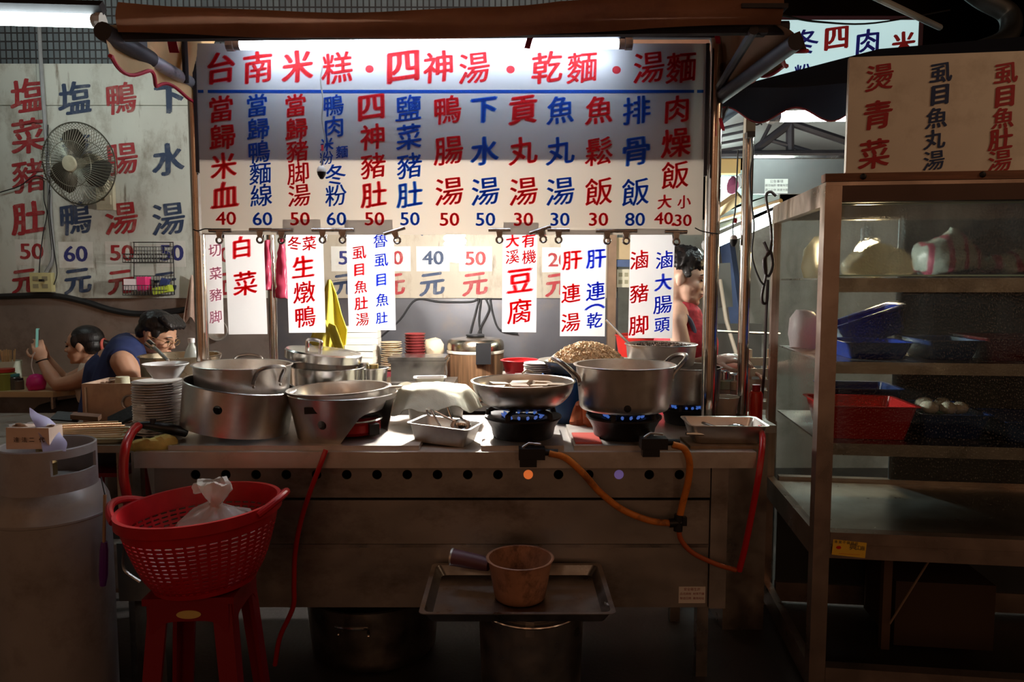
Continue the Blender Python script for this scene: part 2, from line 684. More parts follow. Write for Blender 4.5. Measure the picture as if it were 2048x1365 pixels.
menu_board(-700, 86, 'grimy white wall board with red characters, left of the wall fan and its conduit', boardm,
           [(WRED, [('塩', 55, 191, 64), ('菜', 57, 272, 66), ('豬', 57, 352, 64), ('肚', 57, 437, 62), ('元', 50, 563, 46)]),
            (WRED, [('50', 64, 503, 32)])], [(64, 505, 64, 52)])
menu_board(86, 620, 'grimy white wall board with the wall fan and wire rack hung on it', boardm,
           [(WBLUE, [('塩', 150, 196, 62), ('菜', 152, 300, 62), ('鴨', 152, 437, 62), ('元', 156, 563, 48)]),
            (WBLUE2, [('60', 152, 508, 32)]),
            (WRED, [('鴨', 243, 197, 60), ('腸', 243, 319, 60), ('湯', 243, 437, 62), ('元', 242, 565, 46)]),
            (WRED, [('50', 244, 506, 32)]),
            (WBLUE, [('下', 340, 198, 60), ('水', 337, 319, 60), ('湯', 337, 438, 62), ('元', 330, 566, 40)]),
            (WBLUE2, [('50', 344, 506, 32)]),
            (WRED, [('湯', 440, 440, 56), ('50', 440, 510, 30), ('元', 440, 570, 44)])],
           [(152, 510, 66, 52), (244, 508, 64, 50), (342, 508, 56, 52)])
menu_board(620, 1236, 'yellowed wall board glimpsed behind the hanging price cards', boardm2,
           [(WBLUE, [('湯', 690, 440, 50), ('元', 690, 570, 42)]), (WBLUE2, [('50', 698, 516, 28)]),
            (WRED, [('湯', 790, 440, 50), ('30', 786, 516, 28), ('元', 786, 570, 42)]),
            (WBLUE, [('湯', 866, 445, 50), ('40', 866, 516, 28), ('元', 864, 569, 44)]),
            (WRED, [('湯', 950, 445, 50), ('50', 951, 517, 28), ('元', 950, 569, 44)]),
            (WRED, [('湯', 1036, 445, 50), ('30', 1036, 517, 28), ('元', 1036, 569, 44)]),
            (WRED, [('湯', 1112, 445, 50), ('20', 1117, 520, 28), ('元', 1116, 570, 44)])],
           [(698, 518, 70, 50), (786, 518, 70, 50), (866, 518, 66, 50), (951, 518, 66, 50), (1117, 520, 66, 50)])

# ================================================================== STALL CART
YF = 2.35                       # front edge of the worktop
ZC = ZA(905, YF)                # its height
XL, XRT = XA(267, 905, YF), XA(1513, 912, YF)
cart = thing('stall_cart', 'long steel street food cart with a row of round holes under its worktop', 'food cart', ((XL + XRT) / 2, 2.7, 0))
YB = 3.02
b = MB()
b.box(XL, XRT, YF, YB, ZC - 0.012, ZC)
b.box(XL, XRT, YF, YF + 0.012, ZA(937, YF), ZC - 0.012)
b.bevel(0.003, 2)
b.build('worktop', WORKST, cart)
YP = YF + 0.07
xr = XA(1420, 1000, YP)
xq = XA(1455, 1000, YP)
xl = XL + 0.03
zlip = ZA(940, YP)
z1, z2, z3, z4 = ZA(996, YP), ZA(1002, YP), ZA(1090, YP), ZA(1097, YP)
zbot = ZA(1217, YP)
# drilled apron: every hole is a ring of faces between a square cell and a circle
holes = [(k * 60.5 + 391) for k in range(17)]
ztop = ZC - 0.012
pb = MB()
cells = [xl] + [(XA(h, 952, YP) + XA(h + 60.5, 952, YP)) / 2 for h in holes[:-1]] + [xr]
zc_ = ZA(950, YP)
HR = 0.0165
hole_cx = []
for i, h in enumerate(holes):
    cx = XA(h, 950, YP)
    x0, x1 = cells[i], cells[i + 1]
    N = 24
    sq, ci, cb = [], [], []
    for k in range(N):
        a = 2 * PI * k / N + PI / 4
        dx, dz = math.cos(a), math.sin(a)
        s = 1 / max(abs(dx), abs(dz))
        sx = x0 + (x1 - x0) * (0.5 + 0.5 * dx * s)
        sz = z1 + (ztop - z1) * (0.5 + 0.5 * dz * s)
        sq.append(pb.bm.verts.new((sx, YP, sz)))
        ci.append(pb.bm.verts.new((cx + HR * dx, YP, zc_ + HR * dz)))
        cb.append(pb.bm.verts.new((cx + HR * dx, YP + 0.008, zc_ + HR * dz)))
    for k in range(N):
        k2 = (k + 1) % N
        pb.bm.faces.new((sq[k], sq[k2], ci[k2], ci[k]))
        pb.bm.faces.new((ci[k], ci[k2], cb[k2], cb[k]))
    hole_cx.append(cx)
pb.build('drilled_apron', PANELST, cart, smooth=20)
MB().box(xl, xr, YP + 0.2, YP + 0.21, z1, ztop).build('inner_dark_sheet', mat('near_black_interior', (0.02, 0.017, 0.015), 0.8), cart)  # near-black sheet makes the view through the holes dark
o = MB().lathe([(0, 0), (HR * 0.98, 0), (HR * 0.98, 0.004), (0, 0.004)], 20, Matrix.Translation((hole_cx[11], YP + 0.006, zc_)) @ Matrix.Rotation(PI / 2, 4, 'X')).build('hole_glow', mat('orange_hole_glow', (0.85, 0.16, 0.03), 0.5, emit=(1.0, 0.22, 0.05), es=0.5), cart)  # emissive disc stands in for orange light inside the hole
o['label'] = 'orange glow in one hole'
o = MB().lathe([(0, 0), (HR * 0.98, 0), (HR * 0.98, 0.004), (0, 0.004)], 20, Matrix.Translation((hole_cx[14], YP + 0.006, zc_)) @ Matrix.Rotation(PI / 2, 4, 'X')).build('hole_glow', mat('lilac_hole_glow', (0.33, 0.24, 0.62), 0.5, emit=(0.32, 0.22, 0.62), es=0.22), cart)  # second emissive disc, standing in for lilac light in its hole
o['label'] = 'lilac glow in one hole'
b = MB().box(xl, xr, YP + 0.004, YP + 0.02, z3 + 0.001, z2)
b.bevel(0.003, 2)
b.build('upper_panel', PANELST, cart)
MB().box(xl, xr, YP + 0.002, YP + 0.018, z4 + 0.001, z3).bevel(0.002, 1).build('panel_rail', STEELD, cart)
MB().box(xl, xr, YP + 0.006, YP + 0.022, zbot, z4).bevel(0.003, 2).build('lower_panel', PANELST, cart)
MB().box(xr + 0.003, xq, YP - 0.004, YP + 0.05, zbot, ztop).bevel(0.003, 2).build('corner_post', PANELST, cart)
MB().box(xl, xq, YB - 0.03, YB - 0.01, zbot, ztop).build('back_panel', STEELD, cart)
MB().box(xl - 0.004, xl + 0.01, YP + 0.022, YB - 0.03, zbot, ztop).build('side_panel', PANELST, cart)
MB().box(xq - 0.01, xq, YP + 0.052, YB - 0.03, zbot, ztop).build('side_panel', PANELST, cart)
MB().box(xl, xq - 0.01, YP + 0.022, YB - 0.03, zbot, zbot + 0.01).build('floor_panel', STEELD, cart)
for lx in (xl + 0.05, xq - 0.06):
    for ly in (YP + 0.08, YB - 0.1):
        MB().box(lx - 0.02, lx + 0.02, ly - 0.02, ly + 0.02, 0.0, zbot).build('leg', STEELD, cart)
# raised plates lying on the worktop
def sheet(x0, x1, yfront, yback, z, label, name='burner_plate', m=WORKST, th=0.016):
    a = XA(x0, 900, yfront)
    c = XA(x1, 900, yfront)
    o = MB().box(a, c, yfront, yback, z, z + th).bevel(0.003, 2).build(name, m)
    return tag(o, label, 'metal plate')


sheet(336, 838, YF + 0.025, 2.80, ZC, 'steel plate on the cart worktop under the two tilted wind guards')
sheet(962, 1128, YF + 0.025, 2.72, ZC, 'steel plate on the cart worktop under the tofu bowl stove')
sheet(1148, 1362, YF + 0.025, 2.74, ZC, 'steel plate on the cart worktop under the tall two-handled pot stove')
ZP = ZC + 0.016
# notice sticker
def sticker(p0, p1, Y, label, m, n=Vector((0, -1, 0)), rows=(), ink=None, title=None, tilt=0.0):
    a, c = W(p0[0], p1[1], Y), W(p1[0], p0[1], Y)
    cx, cz = (a.x + c.x) / 2, (a.z + c.z) / 2
    t = thing('notice_sticker', label, 'sticker', (cx, Y, cz), (0, tilt, 0))
    MB().box(-(c.x - a.x) / 2, (c.x - a.x) / 2, -0.0008, 0.0002, -(c.z - a.z) / 2, (c.z - a.z) / 2).build('paper', m, t, local=True)
    if title or rows:
        mb_chars = ([title] if title else []) + list(rows)
        for txt, px, py, h in mb_chars:
            n_ = len(txt)
            lettering(t, [(ch, px + (i - (n_ - 1) / 2) * h * 1.12, py, h) for i, ch in enumerate(txt)], ink, Vector((0, Y, 0)), lift=0.0014, bold=0.0, brush=False)
    return t


NOTE = mat('notice_paper', (0.74, 0.71, 0.66), 0.6)
INKR = mat('dark_red_ink', (0.30, 0.04, 0.04), 0.6)
INKB = mat('black_ink', (0.03, 0.03, 0.04), 0.6)
sticker((1357, 1174), (1411, 1207), YP + 0.0055, 'small white notice sticker low on the cart front panel', NOTE, ink=INKR,
        title=('安全衛生許', 1384, 1179, 6), rows=[('品名規格', 1371, 1188, 5), ('材質不鏽', 1397, 1188, 5), ('製造日期', 1371, 1197, 5), ('廠商地址', 1397, 1197, 5)])

# ================================================================== STALL FRAME AND AWNING
YS = 2.64       # signboard plane
poleM = mat('polished_steel_tube', (0.62, 0.56, 0.50), 0.16, 1.0, var=0.15, vs=6, rvar=0.06, dirt=(0.30, 0.16, 0.09), ds=7, da=0.5)
fr = thing('stall_awning', 'cart awning of brown-orange cloth on steel poles over the big lit menu sign', 'awning', (0, 2.6, ZC))
YPL = YS + 0.05
pxl = XA(402, 600, YPL)
pxr = XA(1421, 600, YPL)
ZTOP = ZA(62, YPL)
tag(MB().tube([(pxl, YPL, ZC), (pxl, YPL, ZTOP - 0.03)], 0.0225, 16).build('support_pole', poleM), 'polished steel pole at the left edge of the big menu sign', 'pole')
tag(MB().tube([(pxr, YPL, ZC), (pxr, YPL, ZTOP - 0.03)], 0.0275, 16).build('support_pole', poleM), 'thick polished steel pole at the right edge of the big menu sign', 'pole')
YPB = 3.75
pbx = XA(545, 600, YPB)
tag(MB().tube([(pbx, YPB, 0), (pbx, YPB, ZTOP + 0.05)], 0.0225, 16).build('support_pole', poleM), 'polished steel pole behind, between the 白菜 card and the 冬菜生燉鴨 card', 'pole')
dkpipe = mat('dark_painted_pipe', (0.03, 0.026, 0.032), 0.6, 0.1, var=0.3, vs=10)
clothO = mat('brown_orange_awning_cloth', (0.36, 0.16, 0.085), 0.8, var=0.25, vs=5, transluc=0.4, dirt=(0.10, 0.04, 0.05), ds=2.5, da=0.7)
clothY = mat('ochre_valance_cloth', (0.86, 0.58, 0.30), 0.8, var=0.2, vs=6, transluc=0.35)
YFA = 2.12
xa, xb = XA(236, 40, YFA), XA(1562, 40, YFA)


def fascia(u, v):
    x = xa + (xb - xa) * u
    px = 236 + (1562 - 236) * u
    top = 4 + 20 * math.sin(PI * min(1, u * 1.5)) * (1 if u < .66 else 1) - (18 * max(0, u - .62) / .38)
    bot = 64 + 13 * math.sin(PI * min(1, u * 1.25)) - 16 * max(0, (u - .6) / .4)
    py = top + (bot - top) * v
    y = YFA - 0.02 * math.sin(PI * v) + 0.006 * math.sin(23 * u + 3 * v)
    p = W(px, py, YFA)
    return (p.x, y, p.z)


MB().grid(fascia, 60, 6).build('fascia', clothO, fr, smooth=60)
zf = ZA(70, YFA)
# roof cloth: from the fascia back over the signboard
zr0, zr1 = ZA(40, YFA), ZTOP + 0.03


def roof(u, v):
    x = xa + (xb - xa) * u
    y = YFA + 0.01 + (3.55 - YFA) * v
    return (x, y, zr0 + (zr1 - zr0) * min(1, v * 2.1) + 0.03 * max(0, v - .5) + 0.006 * math.sin(9 * u + 5 * v))


MB().grid(roof, 30, 12).build('roof_cloth', clothO, fr, smooth=60)
# beams
pbm = MB()
pbm.tube([W(250, 70, YFA + 0.04), W(1575, 56, YFA + 0.04)], 0.020, 10)
pbm.build('beam', dkpipe, fr)
MB().tube([(pxl - 0.03, YPL, ZTOP - 0.012), (pxr + 0.06, YPL, ZTOP - 0.012)], 0.018, 10).build('beam', dkpipe, fr)
# side rails running back from the front corners
la0, la1 = W(205, 62, 2.10), W(392, 172, YPL)
raill = mat('chipped_silver_pipe', (0.50, 0.50, 0.54), 0.4, 0.7, dirt=(0.04, 0.03, 0.04), ds=14, da=1.0)
MB().tube([la0, la0.lerp(la1, 0.45)], 0.026, 12).build('side_rail', dkpipe, fr)
MB().tube([la0.lerp(la1, 0.43), la1], 0.021, 12).build('side_rail', raill, fr)
ra0, ra1 = W(1592, 84, 2.10), W(1440, 195, YPL)
MB().tube([ra0, ra1], 0.024, 12).build('side_rail', dkpipe, fr)
MB().tube([W(1508, 60, 2.13), W(1436, 178, YPL)], 0.014, 8).build('strut', dkpipe, fr)
MB().tube([W(1500, 55, 2.5), W(1500, 160, 2.55)], 0.012, 8).build('strut', dkpipe, fr)
MB().tube([W(368, 70, 2.5), W(372, 165, 2.58)], 0.010, 8).build('strut', dkpipe, fr)
bk = MB()
bk.cbox(W(262, 82, 2.3), (0.075, 0.05, 0.085))
bk.cbox(W(270, 72, 2.22), (0.16, 0.03, 0.02))
bk.build('corner_bracket', dkpipe, fr)
bk = MB()
bk.cbox(W(1515, 45, 2.16), (0.05, 0.04, 0.07))
bk.cbox(W(1518, 24, 2.14), (0.13, 0.10, 0.012))
bk.cbox(W(1512, 62, 2.16), (0.02, 0.02, 0.03))
bk.build('corner_bracket', dkpipe, fr)
# scalloped side valances
trimR = mat('crimson_trim_tape', (0.50, 0.02, 0.05), 0.6)


def side_valance(top0, top1, pxs, m, label):
    # bottom edge as pixel samples (px, py, Y)
    n = len(pxs)
    bot = smoothpath([W(*p) for p in pxs], 6)
    k = len(bot) - 1

    def fn(u, v):
        a = Vector(top0).lerp(Vector(top1), u)
        i = min(k, int(round(u * k)))
        p = a.lerp(bot[i], v)
        p.x += 0.02 * math.sin(14 * u + 2.0) * v
        return p
    o = MB().grid(fn, k, 6).build('valance', m, fr, smooth=80)
    tr = MB().tube([fn(i / k, 1.0) for i in range(k + 1)], 0.006, 6).build('trim', trimR, o)
    return o


side_valance(la0 + Vector((0, 0, 0.02)), la1 + Vector((0, 0, 0.12)),
             [(207, 112, 2.10), (236, 118, 2.17), (262, 150, 2.26), (290, 142, 2.34), (318, 172, 2.43), (344, 168, 2.52), (366, 198, 2.6), (390, 204, YPL)], clothY, '')
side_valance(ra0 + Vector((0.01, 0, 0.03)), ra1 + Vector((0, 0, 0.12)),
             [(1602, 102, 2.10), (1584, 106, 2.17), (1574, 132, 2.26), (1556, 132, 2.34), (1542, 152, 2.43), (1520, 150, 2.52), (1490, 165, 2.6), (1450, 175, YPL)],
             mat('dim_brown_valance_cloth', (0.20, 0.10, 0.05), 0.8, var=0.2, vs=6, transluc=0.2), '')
def side_cloth(a0, a1, xr, m):
    MB().grid(lambda u, v: (lambda p, q: p.lerp(q, v) + Vector((0.012 * math.sin(9 * u + 3 * v), 0, 0)))(Vector(a0).lerp(Vector(a1), u) + Vector((0.0, 0, 0.015)), Vector((xr, a0.y + (a1.y - a0.y) * u + 0.02, zr0 + (zr1 - zr0) * u - 0.012))), 14, 6).build('side_cloth', m, fr, smooth=80)


side_cloth(la0, la1 + Vector((0.0, 0.1, 0.0)), xa + 0.01, clothY)
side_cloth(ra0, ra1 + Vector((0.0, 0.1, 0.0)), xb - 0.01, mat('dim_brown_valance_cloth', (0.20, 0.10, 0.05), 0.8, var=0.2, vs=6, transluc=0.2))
rib = mat('red_ribbon', (0.55, 0.02, 0.05), 0.6)
for nm, p0, p1, w, lab in (('red_ribbon', (1063, 66, 2.2), (1054, 98, 2.2), 0.018, 'red ribbon hanging from the awning beam across the long tube lamp'),
                           ('red_ribbon', (664, 60, 2.2), (666, 76, 2.2), 0.016, 'short red ribbon tag at the awning beam above the character 糕'),
                           ('red_ribbon', (1432, 52, 2.5), (1436, 88, 2.5), 0.016, 'dark red ribbon tied at the top of the right steel pole'),
                           ('red_ribbon', (1441, 236, 2.62), (1446, 262, 2.62), 0.012, 'red ribbon end hanging under the corner of the blue canopy'),
                           ('red_ribbon', (338, 60, 2.3), (350, 106, 2.34), 0.030, 'wide dark red cloth strap hanging beside the ochre valance')):
    a, c = W(*p0), W(*p1)
    o = MB().grid(lambda u, v: (a.lerp(c, v) + Vector(((u - .5) * w, 0.004 * math.sin(5 * v + u), 0))), 2, 5).solid(0.0012).build(nm, rib)
    tag(o, lab, 'ribbon')

# ================================================================== BIG SIGNBOARD
xs0, xs1 = XA(398, 300, YS), XA(1408, 300, YS)
zs1, zs0 = ZA(87, YS), ZA(470, YS)
sign = thing('menu_signboard', 'wide white translucent menu signboard with red and blue characters above the cart', 'sign', (0, YS, zs0))
acry = mat('milky_acrylic', (0.34, 0.34, 0.36), 0.35, transluc=0.22, var=0.03, vs=3)
acry.node_tree.nodes['Translucent BSDF'].inputs[0].default_value = (0.86, 0.74, 0.60, 1)
for _k in list(acry.node_tree.links):
    if _k.to_node == acry.node_tree.nodes['Translucent BSDF']:
        acry.node_tree.links.remove(_k)
MB().poly([(xs0, YS, zs0), (xs1, YS, zs0), (xs1, YS, zs1), (xs0, YS, zs1)]).build('panel', acry, sign, recalc=False)
MB().box(xs0 + 0.01, xs1 - 0.02, YS + 0.055, YS + 0.07, ZA(338, YS + 0.06), zs1).build('backing_board', mat('dark_plywood', (0.13, 0.09, 0.07), 0.7), sign)
MB().box(xs0 - 0.012, xs0, YS - 0.004, YS + 0.02, ZA(345, YS), zs1).build('edge_strip', dkpipe, sign)
MB().box(xs1, xs1 + 0.012, YS - 0.004, YS + 0.02, ZA(352, YS), zs1).build('edge_strip', dkpipe, sign)
OS = Vector((0, YS, 0))
for _p in ([(386, 459), (396, 462), (410, 458), (424, 459)], [(1390, 456), (1402, 462), (1420, 466), (1436, 468)]):
    MB().tube(smoothpath([W(x, y, YS - 0.012) for x, y in _p], 5), 0.0022, 6).build('tie_wire', BLKR, sign)
rl = MB()
for x0, x1 in ((416, 1388), (396, 407), (1394, 1407)):
    a, c = W(x0, 186, YS), W(x1, 180, YS)
    rl.box(a.x, c.x, YS - 0.0014, YS - 0.0004, a.z, c.z)
rl.build('rule_line', BLUE, sign)
lettering(sign, [(c, x, y, 60) for c, x, y in (('台', 442, 136), ('南', 516, 135), ('米', 595, 133), ('糕', 674, 136), ('四', 807, 134), ('神', 876, 134), ('湯', 948, 136), ('乾', 1094, 135), ('麵', 1164, 135), ('湯', 1297, 135), ('麵', 1362, 135))], RED, OS)
dm = MB()
for x, y in ((739, 138), (1021, 139), (1233, 140)):
    c = W(x, y, YS - 0.0012)
    r_ = abs(W(x + 8.5, y, YS).x - c.x)
    dm.bm.faces.new([dm.bm.verts.new((c.x + r_ * math.cos(a * PI / 10), c.y, c.z + r_ * 0.9 * math.sin(a * PI / 10))) for a in range(20)])
dm.build('bullet_dots', RED, sign, smooth=0, recalc=False)


def col(m, x0, x1, items, sz):
    n = len(items)
    out = []
    for i, it in enumerate(items):
        if len(it) == 2:
            ch, y = it
            s = sz
            x = x0 + (x1 - x0) * (y - 210) / 226
        else:
            ch, y, x, s = it
        if ch[0].isdigit() and len(it) == 2:
            s = 27
        out.append((ch, x, y, s))
    lettering(sign, out, m, OS)


col(RED, 442, 452, [('當', 218), ('歸', 274), ('米', 332), ('血', 390), ('40', 437)], 50)
col(BLUE, 514, 525, [('當', 211), ('歸', 258), ('鴨', 304), ('麵', 347), ('線', 391), ('60', 438)], 43)
col(RED, 591, 600, [('當', 211), ('歸', 258), ('豬', 302), ('脚', 347), ('湯', 391), ('50', 438)], 43)
col(BLUE, 667, 673, [('鴨', 211), ('肉', 254), ('米', 289, 654, 26), ('粉', 316, 653, 26), ('麵', 304, 684, 24), ('冬', 350), ('粉', 391), ('60', 438)], 41)
col(RED, 743, 749, [('四', 215), ('神', 274), ('豬', 332), ('肚', 390), ('50', 438)], 49)
col(BLUE, 817, 820, [('鹽', 216), ('菜', 274), ('豬', 332), ('肚', 390), ('50', 438)], 49)
col(RED, 895, 899, [('鴨', 220), ('腸', 302), ('湯', 383), ('50', 439)], 54)
col(BLUE, 968, 971, [('下', 220), ('水', 302), ('湯', 383), ('50', 439)], 54)
col(RED, 1046, 1047, [('貢', 220), ('丸', 302), ('湯', 383), ('30', 439)], 54)
col(BLUE, 1121, 1120, [('魚', 220), ('丸', 302), ('湯', 383), ('30', 439)], 54)
col(RED, 1198, 1197, [('魚', 220), ('鬆', 303), ('飯', 383), ('30', 439)], 54)
col(BLUE, 1273, 1270, [('排', 221), ('骨', 303), ('飯', 384), ('80', 439)], 54)
col(RED, 1354, 1350, [('肉', 219, 1354, 52), ('燥', 286, 1352, 56), ('飯', 350, 1350, 54), ('大', 404, 1329, 28), ('小', 404, 1368, 26), ('40', 437, 1327, 25), ('.', 449, 1346, 5), ('30', 441, 1366, 24)], 50)

# ------------------------------------------------------------------ hanging price cards
CARDS = [
    ((417, 467, 442, 668), 0.0, 'narrow hanging card with faded pink characters beside the left steel pole',
     [('faded', [('切', 430, 501, 24), ('菜', 432, 547, 24), ('豬', 432, 590, 24), ('脚', 432, 634, 24)])]),
    ((455, 462, 527, 669), -0.012, 'hanging white card reading 白菜 in red with an empty lower half', [('r', [('白', 484, 495, 42), ('菜', 491, 567, 46)])]),
    ((576, 440, 645, 666), -0.008, 'hanging white card reading 冬菜生燉鴨 in red',
     [('r', [('冬', 589, 487, 27), ('菜', 619, 487, 27), ('生', 607, 534, 42), ('燉', 609, 585, 42), ('鴨', 611, 634, 40)])]),
    ((696, 441, 787, 661), -0.008, 'wide hanging white card with red and blue columns beside the yellow towel',
     [('r', [('虱', 719, 506, 25), ('目', 719, 540, 23), ('魚', 722, 574, 25), ('肚', 723, 607, 25), ('湯', 725, 639, 25)]),
      ('b', [('魯', 761, 481, 28), ('虱', 763, 521, 25), ('目', 763, 560, 23), ('魚', 765, 600, 25), ('肚', 764, 636, 22)])]),
    ((1006, 446, 1075, 665), 0.010, 'hanging white card reading 豆腐 in large red characters under four small ones',
     [('r', [('大', 1025, 482, 27), ('有', 1057, 481, 27), ('溪', 1025, 514, 27), ('機', 1058, 514, 27), ('豆', 1040, 562, 46), ('腐', 1039, 623, 48)])]),
    ((1121, 461, 1213, 673), 0.006, 'hanging white card with 肝連湯 in red beside a blue column, above the noodle heap',
     [('r', [('肝', 1144, 521, 36), ('連', 1142, 587, 36), ('湯', 1141, 645, 36)]),
      ('b', [('肝', 1192, 518, 36), ('連', 1191, 583, 36), ('︵', 1189, 614, 38), ('乾', 1189, 641, 30)])]),
    ((1258, 458, 1350, 677), 0.008, 'hanging white card with 滷豬脚 in red, nearest the thick right pole',
     [('r', [('滷', 1278, 520, 36), ('豬', 1278, 587, 36), ('脚', 1277, 651, 38)]),
      ('b', [('滷', 1328, 520, 34), ('大', 1326, 565, 34), ('腸', 1325, 610, 34), ('頭', 1324, 650, 28)])])]
PINKF = ink('faded_pink_paint', (0.78, 0.52, 0.60), (0.95, 0.70, 0.80), 0.8)
YK = YS + 0.009
OK_ = Vector((0, YK, 0))
for (x0, y0, x1, y1), rot, lab, cols_ in CARDS:
    a, c = W(x0, y1, YK), W(x1, y0, YK)
    t = thing('price_card', lab, 'price card', ((a.x + c.x) / 2, YK, c.z), (0, rot, 0), 'price cards clipped under the big sign')
    w, h = c.x - a.x, c.z - a.z
    nn = 5

    def cf(u, v, w=w, h=h):
        return ((u - .5) * w, 0.004 * math.sin(PI * u) * v, -h * v)
    MB().grid(cf, 4, 8).build('card', WHITEP, t, local=True, smooth=60)
    ROOTM_keep = ROOTM[t.name]
    for cm, chars in cols_:
        lettering(t, chars, {'r': CRED, 'b': CBLUE, 'faded': PINKF}[cm], OK_, lift=0.0030)

# bulldog clips: one built, the rest copied
clip0 = thing('bulldog_clip', 'steel bulldog clip', 'clip', (0, 0, 0), (0, 0, 0), 'bulldog clips along the sign bottom edge')
chr_ = mat('tarnished_chrome', (0.36, 0.34, 0.33), 0.25, 1.0, var=0.3, vs=60)
cb_ = MB()
cb_.tube([(-0.040, 0, 0), (0.040, 0, 0)], 0.0072, 10)
cb_.build('jaw_bar', chr_, clip0, local=True)
cb_ = MB()
cb_.prism([(-0.012, -0.004), (0.012, -0.004), (0.008, -0.028), (-0.008, -0.028)], -0.009, -0.005)
cb_.prism([(-0.012, -0.004), (0.012, -0.004), (0.008, -0.028), (-0.008, -0.028)], 0.013, 0.017)
cb_.bevel(0.0015, 1)
cb_.build('lever', chr_, clip0, local=True)
cb_ = MB()
ringp = [(0.011 * math.cos(a * PI / 8), -0.008, -0.036 + 0.011 * math.sin(a * PI / 8)) for a in range(16)]
cb_.tube(ringp, 0.0042, 7, closed=True)
cb_.build('ring', chr_, clip0, local=True)
CL = [(440, 461, 0, 'clip nearest the left steel pole, at the left edge of the 白菜 card'), (521, 460, 0, 'clip at the right edge of the 白菜 card'),
      (564, 461, 0, 'clip at the left edge of the 冬菜生燉鴨 card'), (646, 460, 0, 'clip at the right edge of the 冬菜生燉鴨 card'),
      (686, 460, 0, 'clip at the left edge of the card beside the yellow towel'), (789, 462, 0.3, 'tilted clip at the right edge of the card beside the yellow towel'),
      (999, 460, 0, 'clip at the left edge of the 豆腐 card'), (1080, 460, 0.32, 'tilted clip at the right edge of the 豆腐 card'),
      (1117, 460, 0, 'clip at the left edge of the 肝連湯 card'), (1214, 462, 0, 'clip at the right edge of the 肝連湯 card'),
      (1252, 462, 0, 'clip at the left edge of the 滷豬脚 card'), (1352, 464, 0, 'clip at the right edge of the 滷豬脚 card')]
for i, (x, y, r_, lab) in enumerate(CL):
    loc = W(x, y, YS - 0.004)
    lab = 'steel bulldog ' + lab
    if i == 0:
        clip0.location = loc
        clip0['label'] = lab
    else:
        dup(clip0, loc, (0, -r_, 0), lab)

# ------------------------------------------------------------------ lamps of the stall
tubeE = emis('cool_tube_glow', (0.72, 0.86, 1.0), 36)
capM = mat('grey_lamp_socket', (0.5, 0.5, 0.5), 0.4)


def tube_lamp(p0, p1, r, label, em, housing=True, hz=0.03, hm=None):
    p0, p1 = Vector(p0), Vector(p1)
    d = (p1 - p0).normalized()
    t = thing('fluorescent_lamp', label, 'lamp', (p0 + p1) / 2)
    MB().tube([p0, p1], r, 14).build('tube', em, t)
    for a, s in ((p0, -1), (p1, 1)):
        MB().tube([a + d * s * 0.002, a + d * s * 0.022], r * 1.05, 12).build('end_cap', capM, t)
        MB().tube([a + d * s * 0.024, a + d * s * 0.048], r * 1.3, 10).build('socket', capM, t)
    if housing:
        h = MB()
        h.tube([p0 - d * 0.05 + Vector((0, 0, hz)), p1 + d * 0.05 + Vector((0, 0, hz))], r * 1.1, 4)
        h.build('batten', hm or dkpipe, t)
    return t


YTB = 2.545
tube_lamp(W(482, 90, YTB), W(1236, 88, YTB), 0.0165, 'long white fluorescent tube glowing in front of the menu signboard top', tubeE, True, 0.034)
tube_lamp(W(-260, 30, 3.5), W(186, 42, 3.5), 0.030, 'white fluorescent tube at the upper left under a dark batten', emis('cool_tube_glow_left', (0.84, 1.0, 0.97), 22), True, 0.06)
# compact bulb behind the sign's lower edge
bp = W(910, 490, YS + 0.75)
bl = thing('spiral_bulb', 'glowing warm spiral bulb hanging behind the lower edge of the menu sign', 'light bulb', bp)
pts = []
for k in range(90):
    a = k / 90 * 4 * 2 * PI
    pts.append((bp.x + 0.040 * math.cos(a), bp.y + 0.040 * math.sin(a), bp.z - 0.075 + 0.12 * k / 90))
MB().tube(pts, 0.0125, 8).build('spiral_tube', emis('warm_bulb_glow', (1.0, 0.95, 0.88), 640), bl)
MB().lathe([(0, 0.062), (0.026, 0.062), (0.028, 0.06), (0.020, 0.10), (0.014, 0.12), (0.014, 0.15), (0, 0.15)], 20, Matrix.Translation(bp)).build('base', PORC, bl)
MB().tube([bp + Vector((0, 0, 0.15)), (bp.x, bp.y, ZTOP)], 0.003, 6).build('cord', BLKR, bl)
# pull-cord pear switch in front of the sign
pc = thing('pear_switch', 'grey pear switch hanging on a twisted cord in front of the sign characters 冬粉', 'switch', W(643, 352, YS - 0.03))
zz = [(643, 104), (645, 130), (641, 160), (646, 200), (644, 240), (650, 275), (646, 300), (643, 332)]
MB().tube(smoothpath([W(x, y, YS - 0.03) for x, y in zz], 5), 0.0026, 6).build('cord', mat('grey_flex', (0.20, 0.19, 0.17), 0.6), pc)
MB().cbox(W(645, 296, YS - 0.03), (0.008, 0.006, 0.02)).build('red_tape', rib, pc)
zt = W(643, 342, YS - 0.03)
MB().lathe([(0, 0.018), (0.008, 0.017), (0.014, 0.010), (0.0165, 0), (0.0165, -0.004), (0, -0.004)], 16, Matrix.Translation(zt)).build('cap', mat('pale_grey_plastic', (0.62, 0.62, 0.60), 0.4), pc)
MB().lathe([(0, -0.0045), (0.016, -0.0045), (0.014, -0.014), (0.006, -0.028), (0, -0.030)], 16, Matrix.Translation(zt)).build('body', BLKP, pc)
# ================================================================== THINGS ON THE CART
def RPX(npx, c):
    c = Vector(c)
    return npx / FPX * (c.y * CP - (c.z - CZ) * SP)


